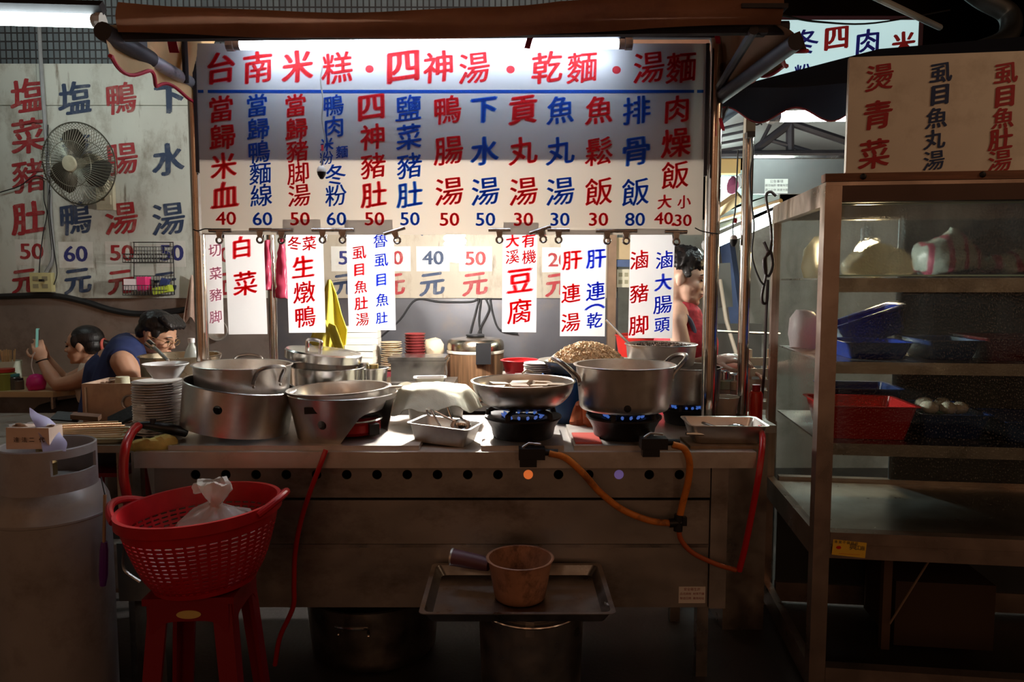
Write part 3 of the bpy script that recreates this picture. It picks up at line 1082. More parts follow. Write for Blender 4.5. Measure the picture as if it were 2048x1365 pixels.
def cut(o, cutter):
    """subtract a MB volume (given in the coordinates of o's mesh)"""
    me = bpy.data.meshes.new('cutter')
    bmesh.ops.recalc_face_normals(cutter.bm, faces=cutter.bm.faces[:])
    cutter.bm.to_mesh(me)
    cutter.bm.free()
    co = bpy.data.objects.new('cutter', me)
    COL.objects.link(co)
    co.matrix_world = Matrix()
    hold = (o.parent, o.matrix_world.copy())
    o.parent = None
    o.matrix_world = Matrix()
    md = o.modifiers.new('cut', 'BOOLEAN')
    md.object = co
    md.solver = 'EXACT'
    dg = bpy.context.evaluated_depsgraph_get()
    dg.update()
    nm = bpy.data.meshes.new_from_object(o.evaluated_get(dg))
    o.modifiers.remove(md)
    old = o.data
    o.data = nm
    nm.name = old.name
    for p in nm.polygons:
        p.use_smooth = True
    nm.set_sharp_from_angle(angle=math.radians(35))
    o.parent = hold[0]
    o.matrix_parent_inverse = Matrix()
    o.location = (0, 0, 0)
    o.rotation_euler = (0, 0, 0)
    if hold[0] is None:
        o.matrix_world = hold[1]
    bpy.data.objects.remove(co)
    return o


def pot(name, label, cat, loc, r0, r1, h, m=STEEL, handles=(), lip=0.006, rot=(0, 0, 0), bulge=0.0, t=0.003, hsize=(0.05, 0.05, 0.02), hm=None, seg=56, group=None, rr=0.0055):
    """round pan: base radius r0, rim radius r1; handles: angles in degrees"""
    o = thing(name, label, cat, loc, rot, group)
    N = 8
    outer = [(0, 0), (r0 * 0.9, 0), (r0 * 0.97, 0.004)]
    for i in range(N + 1):
        k = i / N
        outer.append((r0 + (r1 - r0) * k + bulge * math.sin(PI * k), 0.012 + (h - 0.012) * k))
    inner = [(r1 - t, h - 0.001)] + [(max(0.001, r - t), z + (0.0 if z > 0.02 else 0.004)) for r, z in outer[::-1][1:-3]] + [(r0 * 0.9, t), (0, t)]
    lipp = [(r1 + lip, h + 0.001), (r1 + lip + 0.001, h + 0.004), (r1 + lip * 0.5, h + 0.006), (r1 - t, h + 0.004)]
    MB().lathe(outer + lipp + inner, seg).build('body', m, o, local=True, smooth=40)
    hw, ext, up = hsize
    for a in handles:
        a = math.radians(a)
        er, et = Vector((math.cos(a), math.sin(a), 0)), Vector((-math.sin(a), math.cos(a), 0))
        zb = h * 0.80
        rb = r0 + (r1 - r0) * 0.8 + 0.002 + bulge * 0.5
        P = [er * rb - et * hw + Vector((0, 0, zb - 0.02)), er * (rb + 0.008) - et * hw + Vector((0, 0, zb)),
             er * (rb + ext * 0.7) - et * hw * 0.95 + Vector((0, 0, zb + up)), er * (rb + ext) - et * hw * 0.4 + Vector((0, 0, zb + up * 1.35)),
             er * (rb + ext) + et * hw * 0.4 + Vector((0, 0, zb + up * 1.35)), er * (rb + ext * 0.7) + et * hw * 0.95 + Vector((0, 0, zb + up)),
             er * (rb + 0.008) + et * hw + Vector((0, 0, zb)), er * rb + et * hw + Vector((0, 0, zb - 0.02))]
        hb = MB().tube(smoothpath(P, 5), rr, 8)
        for s in (-1, 1):
            for dz in (-0.012, -0.03):
                hb.sphere(er * (rb + 0.001) + et * hw * s + Vector((0, 0, zb + dz)), 0.005, 8)
        hb.build('handle', hm or STEELD, o, local=True)
    return o


def loc_on(px, py, Y, z):
    """world point on height z under the pixel column px at depth Y"""
    return Vector((XA(px, py, Y), Y, z))


def wind_guard(label, loc, r0, r1, h, rot, hole_a, hole_z, hr, cutbox=None):
    t = thing('wind_guard', label, 'stove wind guard', loc, rot)
    pr = [(r0, 0), (r1, h)]
    o = MB().lathe([(r0, 0), (r0 + (r1 - r0) * .5, h * .5), (r1, h), (r1 + 0.003, h + 0.002), (r1, h + 0.005), (r1 - 0.003, h + 0.002), (r0 + (r1 - r0) * .5 - 0.0025, h * .5), (r0 - 0.0025, 0), (r0, 0)], 64).build('shell', STEEL, t, local=True)
    a = math.radians(hole_a)
    c = MB().lathe([(0, -0.05), (hr, -0.05), (hr, 0.05), (0, 0.05)], 20,
                   Matrix.Translation((math.cos(a) * (r0 + r1) / 2, math.sin(a) * (r0 + r1) / 2, hole_z)) @ Matrix.Rotation(a, 4, 'Z') @ Matrix.Rotation(PI / 2, 4, 'Y'))
    if cutbox:
        cutbox(c)
    cut(o, c)
    return t


# --- tilted wind guard with a pot standing in it
Yg = 2.585
cg = loc_on(472, 880, Yg - 0.03, ZP)
rg = RPX(106, cg)
T1 = math.radians(7.5)
wind_guard('tilted steel wind guard ring with a small hole, under the uppermost pot on the cart', cg + Vector((0, 0, rg * math.sin(T1 * 1.15) + 0.001)), rg * 0.97, rg, 0.152, (0, T1 * 1.15, 0), -90, 0.092, 0.0155)
c2 = W(484, 729, Yg)
r2 = RPX(93, c2)
pot('steel_pot', 'two-handled steel pot set in the tilted wind guard beside the left pole', 'pot', c2 - Vector((0.0, 0, 0.135)), r2 * 0.94, r2, 0.132, STEEL, (105, -42), rot=(0, 0.02, 0), hsize=(0.050, 0.048, 0.030), rr=0.0070)
# feet carrying the guard pot: a small stove inside
st = thing('gas_stove', 'low iron stove hidden inside the tilted wind guard', 'stove', (cg.x, Yg, ZP))
MB().lathe([(0, 0), (0.07, 0), (0.08, 0.03), (0.06, 0.06), (0.065, c2.z - 0.136 - ZP), (0, c2.z - 0.136 - ZP)], 24).build('body', IRON, st, local=True)

# --- second guard, cut open at the front right, with a wide pot and a red stove
cg2 = loc_on(688, 893, 2.56, ZP)
rg2 = RPX(106, cg2)


def opening(c):
    A = lambda d: math.radians(d)
    # wedge on the front right, sloping edge
    prof = [(0.045, 0.0), (0.030, -0.01), (0.10, 0.085), (0.18, 0.135), (0.32, 0.135), (0.32, -0.01)]
    c.prism([(x - 0.012, z) for x, z in prof[1:]], -0.35, 0.06)
    return c


wind_guard('steel wind guard cut open at its right, a red stove inside it', cg2, rg2 * 0.84, rg2, 0.150, (0, 0, 0), -101, 0.065, 0.0155, opening)
c3 = W(680, 776, 2.56)
r3 = RPX(98, c3)
p3_ = pot('steel_pot', 'wide steel pan with a name plate, set in the cut-open wind guard', 'pan', c3 - Vector((0, 0, 0.085)), r3 * 0.88, r3, 0.082, STEEL, (), lip=0.008, rot=(0, -0.035, 0), bulge=0.004)
o = MB().cbox((-0.035, -r3 * 0.95 - 0.004, 0.035), (0.085, 0.010, 0.022)).bevel(0.002, 1).build('name_plate', IRON, p3_, local=True)
MB().zprism([(r3 * 0.95, -0.02), (r3 + 0.05, -0.015), (r3 + 0.05, 0.015), (r3 * 0.95, 0.02)], 0.080, 0.085).build('handle', STEEL, p3_, local=True)
rs = thing('gas_stove', 'small red gas stove inside the cut-open wind guard', 'stove', loc_on(706, 880, 2.55, ZP))
MB().lathe([(0, 0.01), (0.085, 0.01), (0.098, 0.022), (0.098, 0.048), (0.088, 0.056), (0, 0.056)], 32, None).build('body', REDPL, rs, local=True)
MB().lathe([(0.10, 0.056), (0.106, 0.060), (0.10, 0.064), (0.094, 0.060), (0.10, 0.056)], 32).build('rim', STEELB, rs, local=True)
MB().cbox((0.085, -0.062, 0.034), (0.035, 0.03, 0.036), (0, 0, 0.5)).bevel(0.003, 1).build('knob', BLKP, rs, local=True)
for k in range(4):
    a = k * PI / 2 + .4
    MB().tube([(0.03 * math.cos(a), 0.03 * math.sin(a), 0.060), (0.09 * math.cos(a), 0.09 * math.sin(a), 0.062)], 0.004, 6).build('pan_support', IRON, rs, local=True)
for k in range(3):
    a = k * 2 * PI / 3
    MB().lathe([(0, 0), (0.010, 0), (0.010, 0.012), (0, 0.012)], 10, Matrix.Translation((0.07 * math.cos(a), 0.07 * math.sin(a), 0))).build('foot', BLKR, rs, local=True)

# --- rectangular pans
def rect_pan(label, loc, L_, Wd, H, rz, name='steel_pan', m=STEEL, flare=0.85, rx=0.0, lipw=0.008, ry=0.0):
    t = thing(name, label, 'pan', loc, (rx, ry, rz))

    def rr_(l, w, r=0.018, n=4):
        out = []
        for sx, sy, a0 in ((1, 1, 0), (-1, 1, 90), (-1, -1, 180), (1, -1, 270)):
            for k in range(n + 1):
                a = math.radians(a0 + 90 * k / n)
                out.append((sx * (l / 2 - r) + r * math.cos(a), sy * (w / 2 - r) + r * math.sin(a)))
        return out
    b = MB()
    lay = [(flare, flare, 0), (1, 1, H), (1 + lipw * 2 / L_, 1 + lipw * 2 / Wd, H + 0.001), (1 + lipw * 2 / L_, 1 + lipw * 2 / Wd, H + 0.0035), (0.985, 0.975, H + 0.0025), (flare * 0.98, flare * 0.97, 0.003)]
    rings = []
    for fx, fy, z in lay:
        rings.append([b.bm.verts.new((x, y, z)) for x, y in rr_(L_ * fx, Wd * fy)])
    n = len(rings[0])
    for p, q in zip(rings, rings[1:]):
        for k in range(n):
            b.bm.faces.new((p[k], p[(k + 1) % n], q[(k + 1) % n], q[k]))
    b.bm.faces.new(rings[0][::-1])
    b.bm.faces.new(rings[-1])
    b.build('body', m, t, local=True, smooth=40)
    return t


def ladle(label, bowl_c, r, tip, name='ladle', m=STEELB, hook=True, tilt=(0, 0, 0)):
    bowl_c, tip = Vector(bowl_c), Vector(tip)
    t = thing(name, label, 'ladle', bowl_c)
    Mx = Matrix.Translation(bowl_c) @ Euler(tilt).to_matrix().to_4x4()
    prof = [(r * math.sin(a), -r * 0.8 * math.cos(a)) for a in [k * PI / 2 / 7 for k in range(8)]]
    prof2 = [(max(0, x - 0.002), z + 0.002) for x, z in prof[::-1]]
    prof2[-1] = (0, prof2[-1][1])
    MB().lathe(prof + prof2, 28, Mx).build('bowl', m, t)
    d = (tip - bowl_c)
    e = bowl_c + Vector((d.x, d.y, 0)).normalized() * r * 0.96 + Vector((0, 0, -0.002))
    e = Mx @ (Mx.inverted() @ e).xyz if tilt == (0, 0, 0) else Mx @ Vector(((Vector((d.x, d.y, 0)).normalized() * r * 0.9).x, (Vector((d.x, d.y, 0)).normalized() * r * 0.9).y, 0))
    P = [e, e.lerp(tip, 0.25), e.lerp(tip, 0.75), tip]
    if hook:
        dd = (tip - e).normalized()
        P += [tip + dd * 0.02 + Vector((0, 0, -0.006)), tip + dd * 0.018 + Vector((0, 0, -0.022)), tip + dd * 0.004 + Vector((0, 0, -0.026))]
    MB().tube(P, 0.0045, 8).build('handle', m, t)
    return t


pl = loc_on(890, 880, 2.50, ZC)
rect_pan('small square-cornered steel pan holding a ladle, left of the tofu bowl', pl + Vector((0, 0, 0.006)), 0.215, 0.15, 0.062, -0.30, ry=0.06)
ladle('steel ladle lying in the small pan left of the tofu bowl', pl + Vector((0.055, -0.01, 0.062)), 0.036, pl + Vector((-0.06, 0.09, 0.10)), tilt=(0.5, 0, 0))
for i, (dx, dy, ex, ez) in enumerate(((-0.03, 0.0, -0.055, 0.105), (0.005, 0.02, 0.006, 0.115))):
    a = pl + Vector((dx + 0.04, -0.01 + dy, 0.015))
    o = MB().tube([a, pl + Vector((ex, 0.05, ez))], 0.004, 8).build('steel_rod', STEELB)
    tag(o, ('slanted steel rod leaning in the small pan left of the tofu bowl', 'upright steel rod standing in the small pan left of the tofu bowl')[i], 'utensil')

# --- black iron stoves with gas valves
flameM = emis('blue_gas_flame', (0.10, 0.28, 1.0), 0.32)


def iron_stove(label, loc, r, h):
    t = thing('iron_stove', label, 'gas stove', loc)
    MB().lathe([(0, 0), (r * .80, 0), (r * .84, .008), (r * .88, h * .35), (r * 1.0, h * .62), (r * 1.06, h * .70), (r * 1.06, h * .76), (r * .96, h * .80), (r * .60, h * .70), (r * .5, h * .5), (0, h * .5)], 44).build('body', IRON, t, local=True)
    for k in range(5):
        a = k * 2 * PI / 5 + 0.5
        ca, sa = math.cos(a), math.sin(a)
        MB().tube([(r * .98 * ca, r * .98 * sa, h * .70), (r * .96 * ca, r * .96 * sa, h * .92), (r * .80 * ca, r * .80 * sa, h * .985), (r * .55 * ca, r * .55 * sa, h * .97)], [0.012, 0.010, 0.0085, 0.006], 8).build('prong', IRON, t, local=True)
    MB().lathe([(0, h * .5), (r * .42, h * .5), (r * .42, h * .68), (r * .2, h * .72), (0, h * .72)], 28).build('burner_head', IRON, t, local=True)
    fl = MB()
    for k in range(14):
        a = k * 2 * PI / 14
        p = Vector((r * .50 * math.cos(a), r * .50 * math.sin(a), h * .72))
        q = Vector((r * .60 * math.cos(a), r * .60 * math.sin(a), h * .84))
        fl.tube([p, p.lerp(q, .5), q], [0.004, 0.006, 0.0015], 6)
    f_ = fl.build('flame', flameM, t, local=True)
    f_['kind'] = 'stuff'
    return t


def valve(label, loc, side=1):
    t = thing('gas_valve', label, 'gas valve', loc)
    MB().cbox((0, 0, 0.018), (0.085, 0.05, 0.036)).bevel(0.006, 2).build('body', BLKP, t, local=True)
    MB().cbox((-0.012, -0.015, -0.010), (0.055, 0.03, 0.024)).bevel(0.005, 2).build('grip', BLKP, t, local=True)
    MB().tube([(0, 0.02, 0.018), (0, 0.11, 0.03)], 0.014, 12).build('inlet', IRON, t, local=True)
    MB().tube([(side * 0.04, 0, 0.02), (side * 0.085, 0, 0.02)], 0.011, 12).build('outlet', BLKR, t, local=True)
    MB().tube([(-0.03, 0, 0.036), (-0.01, 0.0, 0.050), (0.03, 0.0, 0.046)], 0.004, 6).build('lever', STEELD, t, local=True)
    return t


# tofu bowl
Yb = 2.53
zb_rim = ZA(764, Yb)
cb0 = loc_on(1046, 880, Yb, ZP)
rb = RPX(101, (cb0.x, Yb, zb_rim))
HS = 0.098
iron_stove('black iron gas stove under the steel bowl of tofu', cb0, 0.128, HS)
bowl = thing('steel_bowl', 'round steel bowl of simmering tofu on the left black stove', 'bowl', (cb0.x, Yb, ZP + HS))
hb_ = zb_rim - ZP - HS
prof = []
for k in range(13):
    a = k / 12
    prof.append((0.055 * min(1, a * 6) + (rb - 0.055) * math.sin(a * PI / 2) ** 0.85 if a > 0 else 0, hb_ * (1 - math.cos(a * PI / 2)) ** 0.9))
MB().lathe(prof + [(rb + 0.006, hb_ + 0.001), (rb + 0.006, hb_ + 0.005), (rb, hb_ + 0.006)] + [(max(0, r - 0.003), z + 0.003) for r, z in prof[::-1]], 64).build('body', STEEL, bowl, local=True)
MB().tube([(0.0, rb - 0.02, hb_ + 0.01), (0.015, rb, hb_ + 0.02), (0.04, rb + 0.01, hb_ + 0.01)], 0.004, 8).build('hook', PORCW, bowl, local=True)
zbr = zb_rim - 0.026
broth = mat('brown_broth', (0.16, 0.09, 0.04), 0.08, spec=0.6)
o = MB().lathe([(0, 0), (rb * 0.93, 0), (rb * 0.90, -0.01), (0, -0.01)], 48, Matrix.Translation((cb0.x, Yb, zbr))).build('broth', broth)
tag(o, 'brown broth filling the steel bowl of tofu', 'broth', kind='stuff')
tofuM = mat('braised_tofu', (0.46, 0.35, 0.25), 0.5, var=0.2, vs=30, bump=0.2, bs=60, sss=0.1)
tofus = [(-0.085, 0.055, 0.3), (-0.01, 0.075, -0.2), (0.07, 0.06, 0.15), (-0.095, -0.03, -0.1), (-0.015, -0.005, 0.2), (0.06, -0.02, -0.3), (-0.04, -0.095, 0.1), (0.045, -0.095, 0.4), (0.118, 0.0, 0.2)]
tlabs = ['rearmost left', 'rearmost middle', 'rearmost right', 'leftmost middle-row', 'central', 'middle-row right-of-centre', 'front left', 'front right', 'far right']
tf0 = None
for i, (dx, dy, a) in enumerate(tofus):
    lab = 'square of braised tofu floating in the steel bowl, %s piece' % tlabs[i]
    if tf0 is None:
        tf0 = MB().cbox((0, 0, 0), (0.062, 0.05, 0.018)).bevel(0.004, 2).jitter(0.0015, 60).build('tofu_square', tofuM)
        tag(tf0, lab, 'tofu', 'tofu squares in the steel bowl')
        c = tf0
    else:
        c = tf0.copy()
        COL.objects.link(c)
        c['label'] = lab
    c.location = (cb0.x + dx, Yb + dy, zbr - 0.004 + 0.002 * (i % 3))
    c.rotation_euler = (0.05 * math.sin(i * 2), 0.06 * math.cos(i * 3), a)
valve('black gas valve on the cart edge in front of the tofu bowl stove', W(1063, 913, YF + 0.0) + Vector((0, -0.03, 0)))

# tall pot with two handles
Yt = 2.53
ct = loc_on(1247, 880, Yt, ZP)
zt_rim = ZA(731, Yt)
rt = RPX(97, (ct.x, Yt, zt_rim))
HS2 = 0.098
iron_stove('black iron gas stove under the tall two-handled pot', ct, 0.125, HS2)
tp = pot('steel_pot', 'tall steel pot with two loop handles on the right black stove', 'pot', ct + Vector((0, 0, HS2)), rt * 0.92, rt, zt_rim - ZP - HS2, STEEL, (186, 24), hsize=(0.045, 0.080, 0.042), rr=0.0085, lip=0.008)
o = MB().lathe([(0, 0), (rt * 0.97, 0), (rt * 0.96, -0.01), (0, -0.01)], 48, Matrix.Translation((ct.x, Yt, zt_rim - 0.05))).build('soup', mat('dark_soup', (0.09, 0.05, 0.03), 0.06))
tag(o, 'dark soup inside the tall two-handled pot', 'soup', kind='stuff')
MB().sphere((-0.012, -rt * 0.925, 0.026), (0.013, 0.004, 0.013), 10).build('dark_spot', IRON, tp, local=True)  # small near-black bump low on the pot wall
valve('black gas valve on the cart edge in front of the tall pot stove', W(1303, 893, YF + 0.0) + Vector((0, -0.03, 0)))

redboard = mat('salmon_red_board', (0.78, 0.13, 0.10), 0.5)
a, c = XA(1150, 890, 2.42), XA(1202, 890, 2.42)
o = MB().box(a, c, 2.40, 2.56, ZP + 0.0005, ZP + 0.006).build('cutting_mat', redboard)
tag(o, 'salmon red mat on the plate between the two black stoves', 'mat')
# orange crumpled bag between the stoves
bg = MB().sphere((0, 0, 0), (0.035, 0.03, 0.07), 20)
bg.jitter(0.02, 18, 3.0).jitter(0.006, 60, 1.0)
bg.bm.transform(Matrix.Translation(W(1160, 838, 2.74)))
tag(bg.build('orange_bag', mat('orange_plastic_film', (0.85, 0.25, 0.10), 0.35, transluc=0.3)), 'crumpled orange plastic bag between the tofu bowl and the tall pot', 'plastic bag')
bg = MB().sphere((0, 0, 0), (0.018, 0.018, 0.055), 16).jitter(0.012, 25, 5.0)
bg.bm.transform(Matrix.Translation(W(1178, 842, 2.70)) @ Matrix.Rotation(-0.5, 4, 'Y'))
tag(bg.build('orange_sleeve', mat('bright_orange_plastic', (0.90, 0.20, 0.06), 0.4)), 'bright orange sleeve leaning by the foot of the tall pot stove', 'plastic sleeve')

# big pot behind the right pole on its own stove
Yq = 2.86
cq = loc_on(1372, 840, Yq, ZC)
zq = ZA(735, Yq)
rq = RPX(66, (cq.x, Yq, zq))
iron_stove('black iron gas stove behind the right steel pole', cq, 0.10, 0.085)
pot('steel_pot', 'squat steel pot with a thick pale rim behind the right steel pole', 'pot', cq + Vector((0, 0, 0.085)), rq * 0.96, rq, zq - ZC - 0.085, STEELD, (), lip=0.004)
MB()

# --- right-hand pan with ladle on the cart corner
pr_ = loc_on(1446, 890, 2.50, ZC + 0.012)
o = MB().cbox((pr_.x - 0.02, 2.47, ZC + 0.005), (0.24, 0.15, 0.010)).bevel(0.002, 1).build('wooden_board', mat('greasy_board', (0.34, 0.24, 0.15), 0.6, var=0.3, vs=20))
tag(o, 'greasy wooden board under the pan at the right corner of the cart', 'board')
rect_pan('rectangular steel pan with a ladle across it at the right corner of the cart', pr_, 0.255, 0.17, 0.06, -0.05)
ladle('steel ladle lying upside across the pan at the right corner of the cart', W(1474, 872, 2.50) + Vector((0, 0, 0.0)), 0.052, W(1406, 846, 2.58), tilt=(2.75, 0.25, 0), hook=True)
o = MB().tube([W(1372, 868, 2.42), W(1466, 872, 2.45)], 0.006, 8).build('steel_rod', STEELB)
tag(o, 'steel rod lying along the front rim of the right corner pan', 'utensil')

# --- cloth covered tub
Yc_ = 2.82
cc = loc_on(872, 840, Yc_, ZC)
zct = ZA(775, Yc_)
rc = RPX(84, (cc.x, Yc_, zct))
tub = pot('steel_tub', 'low dark tub hidden under the white cloth at the back of the cart', 'tub', cc, rc * 0.62, rc * 0.70, zct - ZC - 0.022, STEELD)
muslin = mat('white_muslin_cloth', (0.95, 0.92, 0.74), 0.8, var=0.08, vs=6, transluc=0.2, bump=0.2, bs=200)


def clothfn(u, v):
    a = 2 * PI * u
    if v < 0.4:
        k = v / 0.4
        r = rc * 0.74 * k
        z = zct + 0.016 * (1 - k * k) + 0.004 * math.sin(3 * a) * k
    else:
        k = (v - 0.4) / 0.6
        r = rc * (0.74 + 0.36 * k + 0.030 * k * math.sin(11 * a + 2 * math.sin(3 * a)))
        drop = 0.070 + 0.016 * math.sin(2 * a + 1) + 0.010 * math.sin(7 * a)
        z = zct - drop * k ** 1.25
    p = Vector((cc.x + r * math.cos(a), Yc_ + r * math.sin(a), z))
    return p + (noise.noise_vector(p * 11) * 0.013 + noise.noise_vector(p * 34) * 0.004) * min(1, .3 + v * 1.6)


tag(MB().grid(clothfn, 96, 18, closeu=True).solid(0.003).build('white_cloth', muslin, smooth=80), 'white muslin cloth draped over a tub in the middle of the cart', 'cloth')
# corner of the cloth rising at its left
def cfold(u, v):
    p = W(782 + 60 * u, 792 - 26 * math.sin(PI * u * .9 + .2) * v, 2.78 + 0.05 * v)
    return p + noise.noise_vector(p * 20) * 0.012


tag(MB().grid(cfold, 16, 8).solid(0.003).build('white_cloth', muslin, smooth=80), 'bunched end of white cloth beside the wide pan with the name plate', 'cloth')
ladle('steel ladle resting on the cart behind the small square-cornered pan', W(902, 843, 2.70), 0.05, W(872, 828, 2.74), tilt=(0.3, 0, 0), hook=False)

# --- noodle heap on a tray
Yn = 2.93
tn = W(1175, 722, Yn)
Ln = RPX(176, tn)
tray = thing('serving_tray', 'oval steel tray heaped with brown fried shreds behind the tall pot', 'tray', tn - Vector((0, 0, 0.045)))
MB().lathe([(0, 0), (Ln * .40, 0), (Ln * .50, 0.042), (Ln * .56, 0.048), (Ln * .56, 0.051), (Ln * .49, 0.045), (Ln * .39, 0.003), (0, 0.003)], 56, None, 1.0, 0.72).build('body', ALU, tray, local=True)
crumbM = mat('fried_shreds', (0.72, 0.50, 0.29), 0.7, var=0.35, vs=60, sss=0.05)
hp = MB()
rng = random.Random(11)


def heapz(x, y):
    k = math.sqrt((x / (Ln * .455)) ** 2 + (y / (Ln * .33)) ** 2)
    return 0.085 * max(0, 1 - k ** 2.2) if k < 1 else 0


hp.grid(lambda u, v: (lambda x, y: Vector((x, y, 0.030 + heapz(x, y))) + noise.noise_vector(Vector((x, y, 0)) * 40) * 0.006)(Ln * .46 * (0.02 + v) * math.cos(2 * PI * u), Ln * .335 * (0.02 + v) * math.sin(2 * PI * u)), 48, 20, closeu=True)
for i in range(900):
    a, k = rng.random() * 2 * PI, math.sqrt(rng.random()) * .97
    x, y = Ln * .45 * k * math.cos(a), Ln * .325 * k * math.sin(a)
    z = 0.032 + heapz(x, y)
    d = Vector((rng.uniform(-1, 1), rng.uniform(-1, 1), rng.uniform(-.3, .5))) * rng.uniform(0.006, 0.014)
    q = Vector((x, y, z))
    hp.tube([q - d, q + Vector((0, 0, rng.uniform(0.002, 0.007))), q + d + Vector((0, 0, -0.003))], rng.uniform(0.0022, 0.0042), 5, cap=False)
hp.bm.transform(Matrix.Translation(tn - Vector((0, 0, 0.045))))
tag(hp.build('fried_shreds', crumbM, smooth=60), 'heap of golden brown fried shreds on the oval tray', 'food', kind='stuff')
bb = loc_on(1136, 760, 2.90, ZC)
zt_ = tn.z - 0.046
pot('plastic_bucket', 'blue plastic bucket carrying the oval tray beside the tall pot', 'bucket', bb, 0.085, 0.10, zt_ - ZC - 0.008, mat('blue_plastic', (0.02, 0.10, 0.30), 0.35), (), lip=0.006)
o = pot('steel_bucket', 'steel canister carrying the right end of the oval tray', 'canister', loc_on(1232, 760, 2.98, ZC), 0.085, 0.09, zt_ - ZC - 0.008, STEELD, ())

# --- pan of dark minced meat behind
Ym = 3.0
tm = W(1322, 690, Ym)
rm = RPX(69, tm)
hm_ = 0.085
pot('steel_pan', 'shallow steel pan of dark chopped sauce under the 滷豬脚 card', 'pan', tm - Vector((0, 0, hm_)), rm * 0.95, rm, hm_, STEEL, (), lip=0.006)
mn = MB()
mn.grid(lambda u, v: (lambda r, a: Vector((tm.x + r * math.cos(a), Ym + r * math.sin(a), tm.z - 0.012 + 0.014 * (1 - (r / rm) ** 2))) + noise.noise_vector(Vector((r * math.cos(a), r * math.sin(a), 0)) * 70) * 0.006)(rm * .97 * (0.01 + .99 * v), 2 * PI * u), 64, 24, closeu=True)
for i in range(160):
    a, k = rng.random() * 2 * PI, math.sqrt(rng.random()) * .92
    mn.sphere((tm.x + rm * k * math.cos(a), Ym + rm * k * math.sin(a), tm.z - 0.008 + 0.012 * (1 - k * k)), rng.uniform(0.003, 0.008), 6)
tag(mn.build('dark_sauce', mat('dark_chopped_sauce', (0.045, 0.028, 0.02), 0.25, var=0.5, vs=90)), 'dark chopped sauce filling the shallow pan', 'food', kind='stuff')
o = MB().tube([W(1258, 688, 3.0), W(1212, 640, 3.02)], 0.006, 8).build('steel_spoon', STEELB)
tag(o, 'steel spoon handle leaning out of the pan of dark sauce', 'spoon')
pot('steel_bucket', 'steel canister standing under the pan of dark sauce', 'canister', loc_on(1292, 760, 3.04, ZC), 0.045, 0.045, tm.z - hm_ - ZC - 0.008, STEELD, ())

# --- left side of the cart: yellow cloth, regulator, hoses
gl = MB().sphere((0, 0, 0), (0.088, 0.045, 0.030), 28)
gl.jitter(0.03, 12, 2.0).jitter(0.010, 45, 7.0)
gl.bm.transform(Matrix.Translation(W(300, 893, 2.40)) @ Matrix.Rotation(-0.12, 4, 'Y'))
tag(gl.build('yellow_cloth', mat('dirty_yellow_cloth', (0.75, 0.66, 0.22), 0.85, var=0.3, vs=18, bump=0.3, bs=120)), 'crumpled yellow rag at the left front corner of the cart', 'rag')
vt = thing('gas_regulator', 'black gas regulator sticking out left of the tilted wind guard', 'gas valve', W(320, 858, 2.44))
MB().tube([W(272, 850, 2.44), W(300, 852, 2.44), W(340, 858, 2.46), W(372, 866, 2.50)], [0.010, 0.016, 0.020, 0.016], 12).build('body', BLKP, vt)
MB().tube([W(306, 850, 2.44), W(306, 838, 2.44)], 0.010, 10).build('knob', BLKP, vt)
MB().tube([W(268, 845, 2.44), W(272, 860, 2.44)], 0.012, 10).build('nut', STEELD, vt)


def hose(name, pts, r, m, label, seg=10):
    o = MB().tube(smoothpath([W(*p) for p in pts], 8), r, seg).build(name, m, smooth=80)
    return tag(o, label, 'hose')


hose('gas_hose', [(276, 853, 2.42), (262, 868, 2.36), (250, 900, 2.29), (247, 950, 2.27), (255, 1000, 2.27), (262, 1060, 2.28), (258, 1130, 2.30)], 0.0150, REDH, 'thick red gas hose curving down at the left end of the cart')
hose('gas_hose', [(652, 900, 2.335), (640, 932, 2.325), (618, 990, 2.335), (600, 1050, 2.36), (590, 1110, 2.38), (588, 1170, 2.38), (586, 1215, 2.38), (560, 1275, 2.4), (550, 1330, 2.45)], 0.0085, REDH, 'thin red gas hose hanging down the cart front right of the basket')
hose('gas_hose', [(1098, 907, 2.315), (1130, 916, 2.315), (1165, 946, 2.32), (1200, 985, 2.345), (1245, 1020, 2.37), (1300, 1042, 2.38), (1342, 1047, 2.38)], 0.0115, ORANGEH, 'long orange gas hose sagging from the tofu stove valve to the black tee')
hose('gas_hose', [(1345, 890, 2.31), (1368, 898, 2.31), (1379, 925, 2.32), (1376, 965, 2.345), (1366, 1005, 2.37), (1359, 1036, 2.38)], 0.0115, ORANGEH, 'short orange gas hose dropping from the tall pot valve to the black tee')
hose('gas_hose', [(1357, 1056, 2.38), (1362, 1080, 2.38), (1385, 1106, 2.38), (1430, 1128, 2.38), (1472, 1141, 2.38)], 0.0085, mat('dull_orange_hose', (0.42, 0.09, 0.02), 0.5), 'dull orange hose running from the black tee to the red hose at the right')
hose('gas_hose', [(1478, 1142, 2.38), (1490, 1095, 2.36), (1507, 1010, 2.34), (1519, 940, 2.33), (1525, 880, 2.38), (1520, 856, 2.46)], 0.0105, REDH, 'long red gas hose hanging at the right end of the cart')
tj = thing('tee_joint', 'black tee joint where the two orange hoses meet', 'pipe joint', W(1355, 1045, 2.38))
MB().tube([(-0.028, 0, -0.003), (0.012, 0, 0.0)], 0.0155, 12).build('sleeve', BLKP, tj, local=True)
MB().tube([(0.004, 0, 0.026), (0.002, 0, -0.03)], 0.0155, 12).build('sleeve', BLKP, tj, local=True)
MB().cbox((0.02, 0, 0.004), (0.02, 0.016, 0.03)).bevel(0.003, 1).build('clamp', BLKP, tj, local=True)

